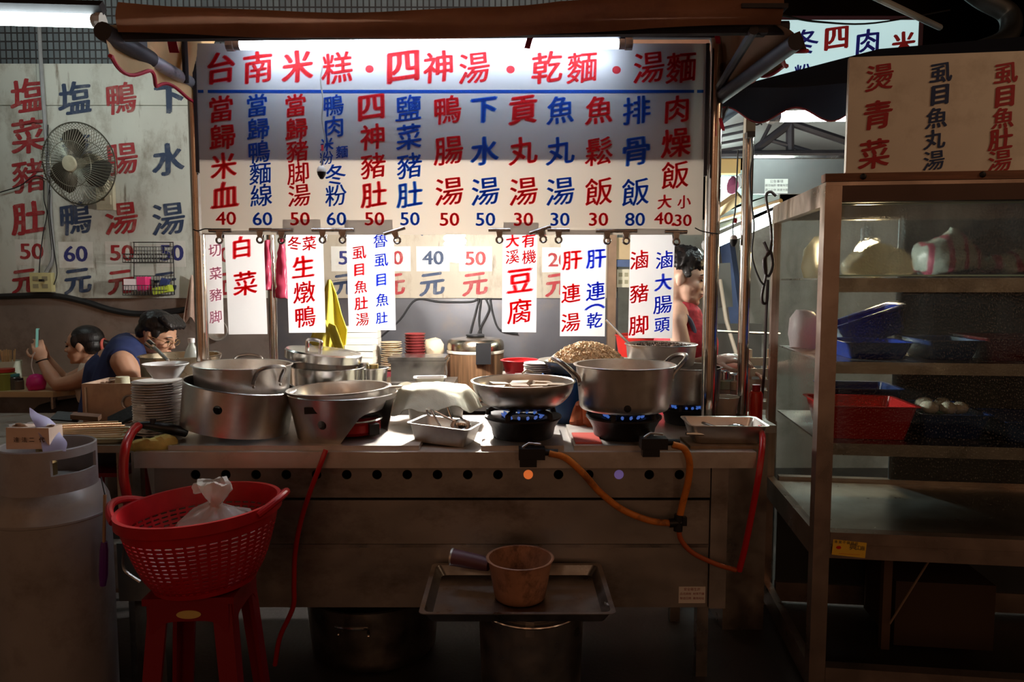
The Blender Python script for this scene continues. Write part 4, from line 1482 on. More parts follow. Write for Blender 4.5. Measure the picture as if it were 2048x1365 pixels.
# ================================================================== IN FRONT OF THE CART
# red basket on a stool
YBk = 2.02
bc = W(408, 1014, YBk)
zbk = bc.z
RB = RPX(147, bc)
ROTB = (0.0, -0.05, 0.0)
HB = 0.215
bk = thing('plastic_basket', 'round red plastic lattice basket on the red stool left of the cart', 'basket', (bc.x, YBk, zbk - HB), ROTB)
rb0, rb1 = RB * 0.66, RB * 0.985


def brad(k):
    return rb0 + (rb1 - rb0) * (k ** 0.62)


m1 = MB()
NU, NV = 46, 13
m1.grid(lambda u, v: (brad(v) * math.cos(2 * PI * u), brad(v) * math.sin(2 * PI * u), 0.012 + (HB * 0.80 - 0.012) * v), NU, NV, closeu=True)
m1.bm.normal_update()
inn = m1.bm.faces[:]
bmesh.ops.inset_individual(m1.bm, faces=inn, thickness=0.0042, use_even_offset=True)
bmesh.ops.delete(m1.bm, geom=inn, context='FACES')
m1.solid(0.004)
m1.build('lattice', REDPL, bk, local=True, smooth=30)
MB().lathe([(0, 0.0), (rb0, 0.0), (rb0 + 0.006, 0.014), (rb0 - 0.004, 0.014), (rb0 - 0.01, 0.006), (0, 0.006)], 48).build('bottom', REDPL, bk, local=True)
m1 = MB().lathe([(rb1 * .985, HB * .79), (rb1 * 1.0, HB * .80), (rb1 * 1.035, HB), (rb1 * 1.055, HB + .004), (rb1 * 1.055, HB - .018), (rb1 * 1.075, HB - .018), (rb1 * 1.075, HB + .012), (rb1 * 1.02, HB + .012), (rb1 * .97, HB * .80), (rb1 * .985, HB * .79)], 64)
m1.build('rim', REDPL, bk, local=True)
for a0 in (200, 20):
    P = []
    for k in range(11):
        a = math.radians(a0 - 26 + 52 * k / 10 - 20)
        s = math.sin(PI * k / 10)
        P.append(((rb1 * 1.06 + 0.024 * s) * math.cos(a), (rb1 * 1.06 + 0.024 * s) * math.sin(a), HB - 0.004 + 0.030 * s))
    MB().tube(P, 0.011, 10).build('handle', REDPL, bk, local=True)
# plastic bag knotted in the basket
film = bpy.data.materials.new('clear_plastic_film')
film.use_nodes = True
_n = film.node_tree.nodes
_l = film.node_tree.links
_t = _n.new('ShaderNodeBsdfTransparent')
_t.inputs[0].default_value = (0.93, 0.93, 0.92, 1)
_m = _n.new('ShaderNodeMixShader')
_m.inputs[0].default_value = 0.42
_n['Principled BSDF'].inputs['Base Color'].default_value = (0.80, 0.78, 0.74, 1)
_n['Principled BSDF'].inputs['Roughness'].default_value = 0.18
_l.new(_t.outputs[0], _m.inputs[1])
_l.new(_n['Principled BSDF'].outputs[0], _m.inputs[2])
_l.new(_m.outputs[0], _n['Material Output'].inputs[0])
bagc = W(436, 1052, 1.99)
pb_ = thing('plastic_bag', 'clear plastic bag with a knotted top inside the red basket', 'plastic bag', bagc - Vector((0, 0, 0.06)))
q = MB().lathe([(0, -0.07), (0.08, -0.06), (0.115, -0.015), (0.095, 0.022), (0.05, 0.045), (0.022, 0.062), (0.018, 0.072), (0.03, 0.085), (0.042, 0.105), (0.040, 0.125), (0.025, 0.128)], 40, Matrix.Translation(bagc + Vector((-0.005, 0, 0.0))))
q.jitter(0.012, 26, 1.0).jitter(0.008, 70, 4.0)
q.build('film', film, pb_, smooth=50)
q = MB().sphere(bagc + Vector((-0.042, 0, 0.108)), (0.032, 0.012, 0.016), 14).jitter(0.012, 40, 9.0)
q.build('knot_end', film, pb_, smooth=50)
scrapM = mat('food_scraps', (0.52, 0.36, 0.20), 0.8, var=0.5, vs=25)
rng = random.Random(5)
q = MB()
for i in range(70):
    a, k = rng.random() * 2 * PI, math.sqrt(rng.random())
    z = rng.uniform(0.02, 0.125)
    rr_ = brad(min(1, z / (HB * .8))) - 0.045
    q.sphere((bc.x + rr_ * k * math.cos(a), YBk + rr_ * k * math.sin(a), zbk - HB + z), (rng.uniform(.02, .036), rng.uniform(.02, .036), rng.uniform(.012, .028)), 8)
q.jitter(0.01, 40)
tag(q.build('food_scraps', scrapM), 'heap of pale scraps lying in the red basket under the clear bag', 'scraps', kind='stuff')

stm = mat('dark_red_stool_plastic', (0.22, 0.008, 0.014), 0.35)
sx_ = bc.x - 0.012
stz = zbk - HB - 0.004
stl = thing('plastic_stool', 'dark red plastic stool with a gold oval label under the basket', 'stool', (sx_, YBk + 0.01, 0), (0, 0, 0.06))
TW = 0.122
MB().box(-TW, TW, -TW, TW, stz - 0.02, stz - 0.001).bevel(0.02, 3).build('seat', stm, stl, local=True)
for sx in (-1, 1):
    for sy in (-1, 1):
        x0, y0 = sx * (TW - 0.012), sy * (TW - 0.012)
        x1, y1 = sx * (TW + 0.03), sy * (TW + 0.03)
        b = MB()
        w0, w1 = 0.052, 0.045
        v = []
        for (x, y, z, w) in ((x0, y0, stz - 0.015, w0), (x1, y1, 0.0, w1)):
            v.append([b.bm.verts.new(p) for p in ((x, y, z), (x - sx * w, y, z), (x - sx * w, y - sy * 0.012, z), (x - sx * 0.012, y - sy * 0.012, z), (x - sx * 0.012, y - sy * w, z), (x, y - sy * w, z))])
        for k in range(6):
            b.bm.faces.new((v[0][k], v[0][(k + 1) % 6], v[1][(k + 1) % 6], v[1][k]))
        b.bm.faces.new(v[0])
        b.bm.faces.new(v[1])
        b.build('leg', stm, stl, local=True)


def arch_skirt(axis, s):
    b = MB()
    n = 14
    top = stz - 0.018
    pts = []
    half = TW - 0.016
    for k in range(n + 1):
        x = -half + 2 * half * k / n
        d = 0.050 + 0.055 * (abs(x) / half) ** 5
        pts.append((x, top - d))
    poly = [(-half, top), (half, top)] + pts[::-1]
    M_ = Matrix.Rotation({'x': 0, 'y': PI / 2}[axis], 4, 'Z') @ Matrix.Translation((0, s * (TW - 0.010), 0))
    b.prism(poly, -0.005, 0.005, M_)
    b.build('skirt', stm, stl, local=True)


for s in (-1, 1):
    arch_skirt('x', s)
    arch_skirt('y', s)
MB().lathe([(0, 0), (0.033, 0), (0.033, 0.0012), (0, 0.0012)], 28, Matrix.Translation((0.0, -TW + 0.0035, stz - 0.048)) @ Matrix.Rotation(PI / 2, 4, 'X') @ Matrix.Diagonal((1, 0.36, 1, 1))).build('oval_label', mat('gold_label', (0.62, 0.44, 0.14), 0.4), stl, local=True)

# gas cylinder
YG = 2.08
gx = XA(106, 1100, YG)
rG = RPX(106, (gx, YG, 0.6))
zsh = ZA(1062, YG - rG)
gm = mat('worn_grey_paint', (0.33, 0.31, 0.30), 0.38, 0.1, var=0.12, vs=5, dirt=(0.09, 0.06, 0.045), ds=6, da=0.55, rvar=0.1)
gc = thing('gas_cylinder', 'grey steel gas cylinder with a collar at the lower left corner', 'gas cylinder', (gx, YG, 0))
MB().lathe([(0, 0.02), (rG * .8, 0.02), (rG * .95, 0.05), (rG, 0.10), (rG, zsh - 0.002), (rG * 1.012, zsh), (rG * 1.012, zsh + .006), (rG, zsh + .008), (rG * .97, zsh + .04), (rG * .86, zsh + .075), (rG * .62, zsh + .10), (rG * .3, zsh + .112), (0, zsh + .115)], 56).build('body', gm, gc, local=True)
MB().lathe([(rG * .8, 0), (rG * .82, 0), (rG * .82, 0.06), (rG * .8, 0.06), (rG * .8, 0)], 40).build('foot_ring', gm, gc, local=True)
rC = rG * .80
ztopc = ZA(903, YG - rC * 0.7)
col_ = MB().lathe([(rC, zsh + 0.07), (rC, ztopc), (rC - 0.004, ztopc + 0.003), (rC - 0.008, ztopc), (rC - 0.008, zsh + 0.07), (rC, zsh + 0.07)], 56).build('collar', mat('grey_collar_paint', (0.36, 0.35, 0.37), 0.42, 0.1, var=0.1, vs=5, dirt=(0.12, 0.08, 0.06), ds=7, da=0.4), gc, local=True)
wc = MB()
wc.cbox((rC * 0.85, -rC * 0.55, (zsh + ztopc) / 2 + 0.055), (0.07, 0.20, 0.045), (0, 0, 0))
cut(col_, wc)
MB().lathe([(0, zsh + .10), (0.022, zsh + .10), (0.022, zsh + .15), (0.012, zsh + .16), (0.012, zsh + .18), (0.03, zsh + .185), (0.03, zsh + .2), (0, zsh + .2)], 20).build('valve', mat('dull_brass', (0.45, 0.32, 0.14), 0.4, 0.9), gc, local=True)
# purple-handled screwdriver hanging beside the cylinder
sd = thing('screwdriver', 'screwdriver with a purple handle hanging beside the grey gas cylinder', 'screwdriver', W(207, 1160, 1.98))
MB().tube([W(210, 990, 1.98), W(208, 1085, 1.98)], 0.0045, 8).build('shaft', mat('tan_steel', (0.45, 0.30, 0.18), 0.4, 0.6), sd)
MB().tube([W(208, 1085, 1.98), W(208, 1100, 1.98), W(207, 1150, 1.98), W(206, 1172, 1.98)], [0.008, 0.011, 0.012, 0.008], 10).build('handle', mat('purple_plastic', (0.10, 0.02, 0.20), 0.35), sd)
MB().tube([W(210, 990, 1.98), W(202, 955, 2.0)], 0.002, 6).build('loop', BLKR, sd)
# tissue pack on the collar
YT = 2.0
ta, tb_ = W(14, 912, YT), W(98, 862, YT)
tis = thing('tissue_pack', 'printed pack of paper tissues in a clear bag on top of the gas cylinder', 'tissue pack', ((ta.x + tb_.x) / 2, YT + 0.05, ztopc + 0.002))
kraft = mat('buff_wrapper', (0.72, 0.55, 0.45), 0.6, var=0.12, vs=12)
zq_ = ztopc + 0.004
MB().box(ta.x, tb_.x, YT, YT + 0.06, zq_, tb_.z + 0.008).bevel(0.012, 3).jitter(0.004, 20).build('wrapper', kraft, tis)
lettering(tis, [('達', 33, 880, 10), ('法', 49, 880, 10), ('二', 64, 880, 10), ('代', 84, 880, 10)], mat('brown_ink', (0.10, 0.06, 0.05), 0.6), Vector((0, YT - 0.004, 0)), brush=False)
MB().grid(lambda u, v: W(18 + 92 * u, 858 - 6 * math.sin(PI * u), YT + 0.02 + 0.07 * v) + Vector((0, 0, 0.012 * math.sin(8 * u + 4 * v))), 12, 6).solid(0.002).build('tissue', mat('white_tissue', (0.85, 0.83, 0.82), 0.8), tis, smooth=60)
plf = mat('bluish_plastic_wrap', (0.62, 0.62, 0.85), 0.3, transluc=0.4)


def flap(u, v):
    top = W(64 + 42 * u, 812 + 42 * u ** 1.3, YT + 0.04)
    bot = W(92 + 34 * u, 908, YT - 0.014)
    p = top.lerp(bot, v)
    return p + noise.noise_vector(p * 22) * 0.010 + Vector((0, 0.03 * u - 0.01, 0))


MB().grid(flap, 12, 16).solid(0.0015).build('bag_flap', plf, tis, smooth=60)

# metal box with a bent handle behind the basket
mb_ = thing('metal_box', 'dull metal box with a bent tube handle between the cylinder and the basket', 'metal box', W(290, 1200, 2.28))
a, c = W(238, 1203, 2.26), W(330, 1088, 2.26)
MB().box(a.x, c.x, 2.26, 2.40, a.z, c.z).bevel(0.006, 2).build('body', mat('dull_grey_metal', (0.36, 0.36, 0.33), 0.5, 0.6, var=0.2, vs=8), mb_)
MB().tube(smoothpath([W(256, 1070, 2.22), W(246, 1105, 2.22), W(248, 1140, 2.22), W(280, 1165, 2.22)], 6), 0.006, 8).build('handle', STEELD, mb_)
MB().box(a.x + 0.01, c.x, 2.30, 2.38, c.z + 0.002, ZA(1052, 2.3)).bevel(0.004, 1).build('lid', STEELD, mb_)
for dx in (0.02, c.x - a.x - 0.04):
    MB().box(a.x + dx, a.x + dx + 0.02, 2.28, 2.38, 0, a.z + 0.001).build('leg', STEELD, mb_)

# bucket, tray and saucepan
Ybk = 2.24
zbu = ZA(1243, Ybk - 0.165)
cbk = loc_on(1062, 1240, Ybk, 0.0)
rbk = RPX(117, (cbk.x, Ybk - .1, zbu))
if rbk > 0.168:
    rbk = 0.168
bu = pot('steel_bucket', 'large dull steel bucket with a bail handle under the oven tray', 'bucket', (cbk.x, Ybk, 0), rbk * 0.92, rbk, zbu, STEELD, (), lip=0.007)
MB().tube([(rbk * 1.03 * math.cos(a_), -rbk * 1.03 * abs(math.sin(a_)) - 0.006, zbu - 0.004 - 0.012 * abs(math.sin(a_))) for a_ in [math.radians(180 + 180 * k / 24) for k in range(25)]], 0.0045, 8).build('bail', STEELB, bu, local=True)
MB().cbox((-0.008, -rbk - 0.006, zbu - 0.025), (0.026, 0.012, 0.035)).bevel(0.003, 1).build('bracket', STEELD, bu, local=True)
zty = zbu + 0.012
ty = rect_pan('large rectangular oven tray with rounded corners resting on the steel bucket', (XA(1034, 1160, 2.21), 2.215, zty), RPX(352, (0, 2.21, zty)), 0.36, 0.030, 0.0, name='oven_tray', m=STEELD, flare=0.93, lipw=0.010)
MB().tube([(0.262, -0.10, 0.026), (0.280, -0.105, 0.018), (0.285, -0.12, 0.010)], 0.004, 6).build('hook', STEELD, ty, local=True)
enam = mat('stained_enamel', (0.48, 0.24, 0.14), 0.5, var=0.3, vs=9, dirt=(0.03, 0.015, 0.01), ds=16, da=0.95, stretch=(1, 1, 0.7))
cs = loc_on(1040, 1180, 2.205, zty + 0.0035)
rs_ = RPX(64, cs)
sp = pot('saucepan', 'grease-stained saucepan with a fat purple-brown handle in the oven tray', 'saucepan', cs, rs_ * 0.80, rs_, 0.125, enam, (), lip=0.005, t=0.003)
sp_h = MB().tube([(-rs_ * .97, 0.02, 0.095), (-rs_ - 0.02, 0.03, 0.098), (-rs_ - 0.115, 0.055, 0.108)], [0.019, 0.024, 0.027], 16).build('handle', mat('purple_brown_bakelite', (0.16, 0.07, 0.09), 0.45, var=0.3, vs=10), sp, local=True)
sp_c = MB().tube([(-rs_ - 0.113, 0.0545, 0.108), (-rs_ - 0.119, 0.056, 0.1085)], 0.028, 16).build('ferrule', ALU, sp, local=True)
# dark stockpot under the cart
Yd = 2.72
zd = 0.235
cd = loc_on(750, 1290, Yd, 0.0)
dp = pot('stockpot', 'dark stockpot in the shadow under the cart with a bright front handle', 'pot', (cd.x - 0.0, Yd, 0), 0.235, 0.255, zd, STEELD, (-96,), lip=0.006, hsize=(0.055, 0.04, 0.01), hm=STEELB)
# ================================================================== BEHIND THE CART
ORD = ['topmost', 'second', 'third', 'fourth', 'fifth', 'sixth', 'seventh', 'eighth', 'ninth', 'tenth', 'eleventh', 'twelfth', 'thirteenth', 'fourteenth', 'fifteenth', 'sixteenth',
       'seventeenth', 'eighteenth', 'nineteenth', 'twentieth', 'twenty-first', 'twenty-second', 'twenty-third', 'twenty-fourth']


def ordl(i):
    return 'topmost' if i == 0 else ORD[i] + ' from the top'


def stack(name, cat, proto, x, y, z, n, pitch, label, group, tilt=0.006, shift=0.0012, seed=1):
    rg_ = random.Random(seed)
    for i in range(n):
        lab = label % ordl(n - 1 - i)
        if i == 0:
            c = proto
            c['category'] = cat
            c['group'] = group
        else:
            c = proto.copy()
            COL.objects.link(c)
        c['label'] = lab
        c.location = (x + rg_.uniform(-shift, shift), y + rg_.uniform(-shift, shift), z + i * pitch)
        c.rotation_euler = (rg_.uniform(-tilt, tilt), rg_.uniform(-tilt, tilt), rg_.uniform(0, 6))


def plate_mesh(name, r, h, m, foot=0.55, t=0.0028):
    o = MB().lathe([(0, 0.001), (r * foot, 0.001), (r * foot, 0.0), (r * foot * 1.06, 0.0), (r * foot * 1.1, 0.003), (r * .9, h * .8), (r, h), (r * 1.004, h + t * .5), (r * .99, h + t), (r * .88, h * .8 + t), (r * foot, 0.004 + t), (0, 0.004 + t)], 44).build(name, m, smooth=50)
    return o


# ---- side table at the left with plates, metal box, big pot, skewers
ZS_ = 0.845
stab = thing('side_table', 'dark steel side table left of the cart carrying plates and a big pot', 'table', (-1.75, 2.8, 0))
MB().box(-2.25, XL - 0.01, 2.44, 3.06, ZS_ - 0.025, ZS_).bevel(0.003, 1).build('table_top', STEELD, stab)
for x in (-2.22, XL - 0.05):
    for y in (2.47, 3.03):
        MB().box(x - 0.015, x + 0.015, y - 0.015, y + 0.015, 0, ZS_ - 0.025).build('leg', STEELD, stab)
MB().box(-2.22, XL - 0.05, 2.5, 3.0, 0.30, 0.315).build('lower_shelf', STEELD, stab)
Ypl = 2.62
px_ = XA(318, 800, Ypl)
rpl = RPX(49, (px_, Ypl, 0.95))
z0 = ZS_ + 0.002
ztopl = ZA(757, Ypl)
npl = 21
pitch = (ztopl - z0 - 0.012) / npl
darkrim = mat('grey_rimmed_porcelain', (0.80, 0.78, 0.76), 0.3, var=0.1, vs=20)
pm = plate_mesh('plate', rpl, 0.011, darkrim, 0.5, 0.0020)
stack('plate', 'plate', pm, px_, Ypl, z0, npl, pitch, '%s plate of the tall stack left of the tilted wind guard', 'plates in the tall stack left of the wind guard', seed=3)
bw = thing('bowl', 'white rimmed bowl standing on top of the tall plate stack', 'bowl', (XA(333, 770, Ypl), Ypl, ztopl + 0.002))
rbw = RPX(43, (px_, Ypl, 0.98))
MB().lathe([(0, 0.004), (rbw * .5, 0.004), (rbw * .5, 0), (rbw * .56, 0), (rbw * .62, 0.008), (rbw * .80, 0.030), (rbw * .84, 0.040), (rbw, 0.050), (rbw, 0.053), (rbw * .8, 0.044), (rbw * .74, 0.03), (rbw * .5, 0.010), (0, 0.008)], 44).build('body', PORC, bw, local=True)
# beige metal box with ring handle
Yx = 2.85
a, c = W(166, 832, Yx), W(276, 768, Yx)
bx = thing('metal_box', 'beige scuffed metal box with a ring handle behind the plate stack', 'metal box', ((a.x + c.x) / 2, Yx, ZS_ + 0.001))
bm_ = mat('beige_scuffed_metal', (0.56, 0.40, 0.30), 0.5, 0.35, var=0.25, vs=10, dirt=(0.2, 0.12, 0.08), ds=7, da=0.5)
q = MB()
hgt = c.z
q.box(a.x, c.x, Yx, Yx + 0.006, ZS_ + 0.001, hgt)
q.box(a.x, c.x, Yx + 0.19, Yx + 0.196, ZS_ + 0.001, hgt)
q.box(a.x, a.x + 0.006, Yx + 0.006, Yx + 0.19, ZS_ + 0.001, hgt)
q.box(c.x - 0.006, c.x, Yx + 0.006, Yx + 0.19, ZS_ + 0.001, hgt)
q.box(a.x + 0.006, c.x - 0.006, Yx + 0.006, Yx + 0.19, ZS_ + 0.001, ZS_ + 0.006)
q.build('body', bm_, bx)
rngp = [W(258 + 14 * math.cos(k * PI / 10), 805 + 14 * math.sin(k * PI / 10), Yx - 0.008) for k in range(20)]
MB().tube(rngp, 0.004, 8, closed=True).build('ring_handle', STEELD, bx)
MB().box(W(258, 0, Yx).x - 0.012, W(258, 0, Yx).x + 0.012, Yx - 0.012, Yx, ZA(796, Yx), ZA(784, Yx)).build('handle_plate', STEELD, bx)
MB().cbox(W(172, 800, Yx - 0.004), (0.006, 0.006, 0.10)).build('corner_strip', ALU, bx)
# dim sum roll / cloth in the box
q = MB().lathe([(0, 0), (0.028, 0), (0.030, 0.05), (0.026, 0.085), (0, 0.088)], 20, Matrix.Translation(W(246, 785, 3.0) - Vector((0, 0, 0.02)))).jitter(0.004, 30)
tag(q.build('rolled_towel', mat('pale_yellow_towel', (0.60, 0.58, 0.42), 0.9, bump=0.3, bs=150)), 'pale yellow rolled towel standing in the beige metal box', 'towel')
o = MB().tube([W(172, 772, 3.02), W(238, 758, 3.02)], 0.005, 6).build('steel_rod', STEELB)
tag(o, 'thin rod lying across the top of the beige metal box', 'utensil')
# big pot behind
Yb2 = 3.10
tb2 = W(322, 712, Yb2)
rb2 = RPX(74, tb2)
ps = thing('serving_cart', 'low steel cart behind the side table carrying the big pot', 'cart', (tb2.x, Yb2 + 0.1, 0))
MB().box(tb2.x - 0.24, tb2.x + 0.26, Yb2 - 0.02, Yb2 + 0.40, 0.82, 0.845).build('top', STEELD, ps)
for sx in (-0.2, 0.22):
    for sy in (0.0, 0.36):
        MB().box(tb2.x + sx - 0.012, tb2.x + sx + 0.012, Yb2 + sy, Yb2 + sy + 0.024, 0, 0.82).build('leg', STEELD, ps)
pot('steel_pot', 'big brassy steel pot left of the left pole with a ladle in it', 'pot', (tb2.x, Yb2 + 0.18, 0.846), rb2 * 0.98, rb2 * 1.05, ZA(712, Yb2 + 0.18) - 0.846, mat('brassy_steel', (0.60, 0.50, 0.36), 0.30, 1.0, var=0.2, vs=8, rvar=0.1), (70,), hsize=(0.05, 0.05, 0.03), lip=0.008)
ld = thing('ladle', 'steel ladle with a cup-shaped end leaning out of the big brassy pot', 'ladle', W(330, 720, Yb2 + 0.1))
MB().tube([W(336, 722, Yb2 - 0.02), W(318, 704, Yb2 + 0.05), W(306, 694, Yb2 + 0.08)], 0.008, 10).build('handle', STEELB, ld)
MB().tube([W(306, 694, Yb2 + 0.08), W(296, 686, Yb2 + 0.09)], [0.016, 0.018], 16).build('cup', STEELB, ld)
MB().sphere(W(336, 728, Yb2 - 0.03), 0.012, 10).build('rivet', STEELD, ld)
bo = thing('plastic_bottle', 'clear plastic bottle with a white cap just left of the left pole', 'bottle', loc_on(384, 720, Yb2 + 0.10, 0.846))
zb_ = ZA(686, Yb2 + 0.10) - 0.846
MB().lathe([(0, 0), (0.030, 0), (0.032, 0.01), (0.032, zb_ - 0.06), (0.024, zb_ - 0.03), (0.012, zb_ - 0.008), (0.012, zb_), (0, zb_)], 24).build('body', mat('cloudy_clear_plastic', (0.60, 0.62, 0.58), 0.15, transluc=0.5), bo, local=True)
MB().lathe([(0, zb_ + 0.0005), (0.0145, zb_ + 0.0005), (0.0145, zb_ + 0.02), (0, zb_ + 0.021)], 18).build('cap', PORC, bo, local=True)
# skewers and tools in front
skM = mat('bamboo', (0.62, 0.42, 0.22), 0.5, var=0.25, vs=20)
skl = ['rearmost', 'second', 'third', 'fourth', 'fifth', 'sixth', 'seventh', 'eighth', 'ninth', 'foremost']
for i in range(10):
    y0 = 848 + i * 3.2
    yy = 2.60 - i * 0.012
    p0 = W(112 + (i % 3) * 4, y0 + 2, yy)
    p1 = W(236 + (i * 7) % 24, y0 - 4 + (i % 4), yy + 0.02)
    zz_ = ZS_ + 0.012 + 0.004 * (i % 2)
    p0.z = max(p0.z, zz_)
    p1.z = max(p1.z, zz_)
    o = MB().tube([p0, p1], 0.0036 if i != 1 else 0.005, 7).build('bamboo_skewer', skM if i not in (1, 2) else mat('copper_rod', (0.60, 0.33, 0.18), 0.25, 0.9))
    tag(o, '%s long stick of the bundle lying left of the plate stack' % skl[i], 'stick', 'sticks lying left of the plate stack')
pltr = rect_pan('pale greenish tray under the bundle of sticks behind the gas cylinder', (XA(165, 880, 2.53), 2.56, ZS_ + 0.001), 0.33, 0.20, 0.014, 0.08, name='tray', m=mat('pale_green_melamine', (0.60, 0.64, 0.46), 0.35), flare=0.93)
cv = thing('cleaver', 'dark cleaver with a riveted handle lying behind the sticks', 'cleaver', W(145, 834, 2.72))
MB().cbox(W(135, 834, 2.74), (0.10, 0.06, 0.006), (0.35, 0.10, 0.1)).bevel(0.002, 1).build('blade', IRON, cv)
MB().cbox(W(172, 834, 2.73), (0.10, 0.03, 0.018), (0.2, 0.10, 0.1)).bevel(0.004, 2).build('handle', mat('dark_wood_handle', (0.10, 0.05, 0.03), 0.5), cv)
dw = MB().cbox(W(242, 836, 2.74), (0.10, 0.07, 0.012), (0.6, -0.45, 0.2)).bevel(0.002, 1)
tag(dw.build('scraper', IRON), 'dark flat scraper leaning against the plate stack', 'scraper')

# ---- bench along the back wall
ZBT = 0.74
bt = thing('wall_counter', 'steel counter along the back wall holding the rice cooker and bowl stacks', 'counter', (0, 4.15, 0))
xb0, xb1 = XA(585, 700, 4.15), XA(1225, 700, 4.15)
MB().box(xb0, xb1, 3.86, WY - 0.03, ZBT - 0.03, ZBT).bevel(0.003, 1).build('top', STEELD, bt)
MB().box(xb0 + 0.03, xb1 - 0.03, 3.92, WY - 0.06, 0.0, ZBT - 0.03).build('cabinet', mat('dark_panel', (0.10, 0.09, 0.08), 0.6), bt)
# rice cooker
Yr = 4.12
rr0 = RPX(56, (0, Yr, 0.9))
rcx = XA(951, 720, Yr)
ztr = ZA(676, Yr)
rck = thing('rice_cooker', 'large wood-grain rice cooker with a steel lid against the back wall', 'rice cooker', (rcx, Yr, ZBT))
woodg = mat('wood_grain_laminate', (0.19, 0.10, 0.05), 0.4, var=0.6, vs=7, stretch=(9, 9, 0.35))
H_ = ztr - ZBT
MB().lathe([(0, 0.005), (rr0 * .96, 0.005), (rr0, 0.02), (rr0, H_ - 0.085), (0, H_ - 0.085)], 56).build('body', woodg, rck, local=True)
MB().lathe([(rr0 * 1.0, H_ - .085), (rr0 * 1.02, H_ - .082), (rr0 * 1.02, H_ - .070), (rr0 * 1.0, H_ - .067), (0, H_ - 0.067), ], 56).build('band', PORCW, rck, local=True)
MB().lathe([(rr0 * 1.01, H_ - .066), (rr0 * 1.02, H_ - .045), (rr0 * .99, H_ - .020), (rr0 * .90, H_ - .005), (rr0 * .4, H_ + .006), (0, H_ + .008)], 56).build('lid', mat('brassy_lid', (0.58, 0.52, 0.42), 0.25, 1.0), rck, local=True)
MB().lathe([(0, H_ + .02), (.05, H_ + .02), (.055, H_ + .012), (.045, H_ + .006), (0, H_ + .006)], 28).build('lid_knob', BLKP, rck, local=True)
xx_ = XA(967, 700, Yr - rr0) - rcx
MB().cbox((xx_, -rr0 - 0.008, H_ - 0.075), (0.082, 0.03, 0.115)).bevel(0.008, 2).build('latch', BLKP, rck, local=True)
# red bowl stack and beige saucer stack
Yst = 4.05
zz0 = ZBT
xr_ = XA(830, 690, Yst)
rr1 = RPX(21, (0, Yst, 1))
maroon = mat('maroon_melamine', (0.20, 0.03, 0.03), 0.35)
zt1 = ZA(668, Yst)
ped = MB().box(XA(760, 700, Yst) - 0.02, XA(860, 700, Yst) + 0.01, Yst - 0.09, Yst + 0.11, ZBT, ZA(742, Yst))
tag(ped.bevel(0.004, 1).build('storage_box', mat('dark_red_box', (0.20, 0.03, 0.04), 0.5)), 'dark red box under the bowl stacks on the back counter', 'box')
zb1 = ZA(742, Yst) + 0.001
pm = MB().lathe([(0, 0), (rr1 * .7, 0), (rr1 * .74, 0.004), (rr1 * .95, 0.018), (rr1, 0.022), (rr1, 0.025), (rr1 * .93, 0.022), (rr1 * .7, 0.006), (0, 0.005)], 40).build('bowl', maroon)
n_ = 13
stack('bowl', 'bowl', pm, xr_, Yst, zb1, n_, (zt1 - zb1 - 0.022) / (n_ - 1), '%s maroon bowl of the stack on the back counter', 'maroon bowls stacked on the back counter', seed=5)
xr_ = XA(783, 700, Yst)
rr2 = RPX(21, (0, Yst, 1))
beige = mat('beige_saucer', (0.58, 0.46, 0.30), 0.45, var=0.2, vs=20)
pm = plate_mesh('saucer', rr2, 0.010, beige, 0.55, 0.003)
zt2 = ZA(684, Yst)
n_ = 14
stack('saucer', 'saucer', pm, xr_, Yst, zb1, n_, (zt2 - zb1 - 0.012) / (n_ - 1), '%s beige saucer of the stack beside the maroon bowls', 'beige saucers stacked on the back counter', tilt=0.05, shift=0.006, seed=8)
# crumpled paper bag
q = MB().sphere((0, 0, 0), (0.06, 0.05, 0.06), 16).jitter(0.03, 12).jitter(0.01, 40)
q.bm.transform(Matrix.Translation(W(866, 702, 4.12)))
tag(q.build('paper_bag', mat('tan_paper', (0.56, 0.45, 0.30), 0.7)), 'crumpled tan paper bag beside the maroon bowl stack', 'paper bag')
# foam boxes: two stacks of open lids
foam = mat('white_foam', (0.76, 0.71, 0.62), 0.6, var=0.05, vs=20)
Yf_ = 4.0
for (pxc, ytop, ybot, n_, dy, wpx, lab, gr) in ((726, 652, 742, 12, 0.13, 66, '%s foam box of the taller rear stack on the back counter', 'foam boxes in the taller stack'), (721, 676, 742, 10, 0.0, 56, '%s foam box of the lower front stack on the back counter', 'foam boxes in the lower stack')):
    Y_ = Yf_ + dy
    wd = RPX(wpx, (0, Y_, 1))
    zt_, zb_ = ZA(ytop, Y_), ZBT
    pitch = (zt_ - zb_) / n_
    b_ = MB()
    b_.box(-wd / 2, wd / 2, -wd * .30, wd * .30, 0, pitch * .93).bevel(0.004, 2)
    pm = b_.build('foam_box', foam)
    stack('foam_box', 'foam box', pm, XA(pxc, 700, Y_), Y_, zb_ + 0.001, n_, pitch, lab, gr, tilt=0.004, shift=0.002, seed=int(pxc))
    for o_ in [o_ for o_ in COL.objects if o_.name.startswith('foam_box')]:
        o_.rotation_euler.z = 0.02 * math.sin(o_.location.z * 90)
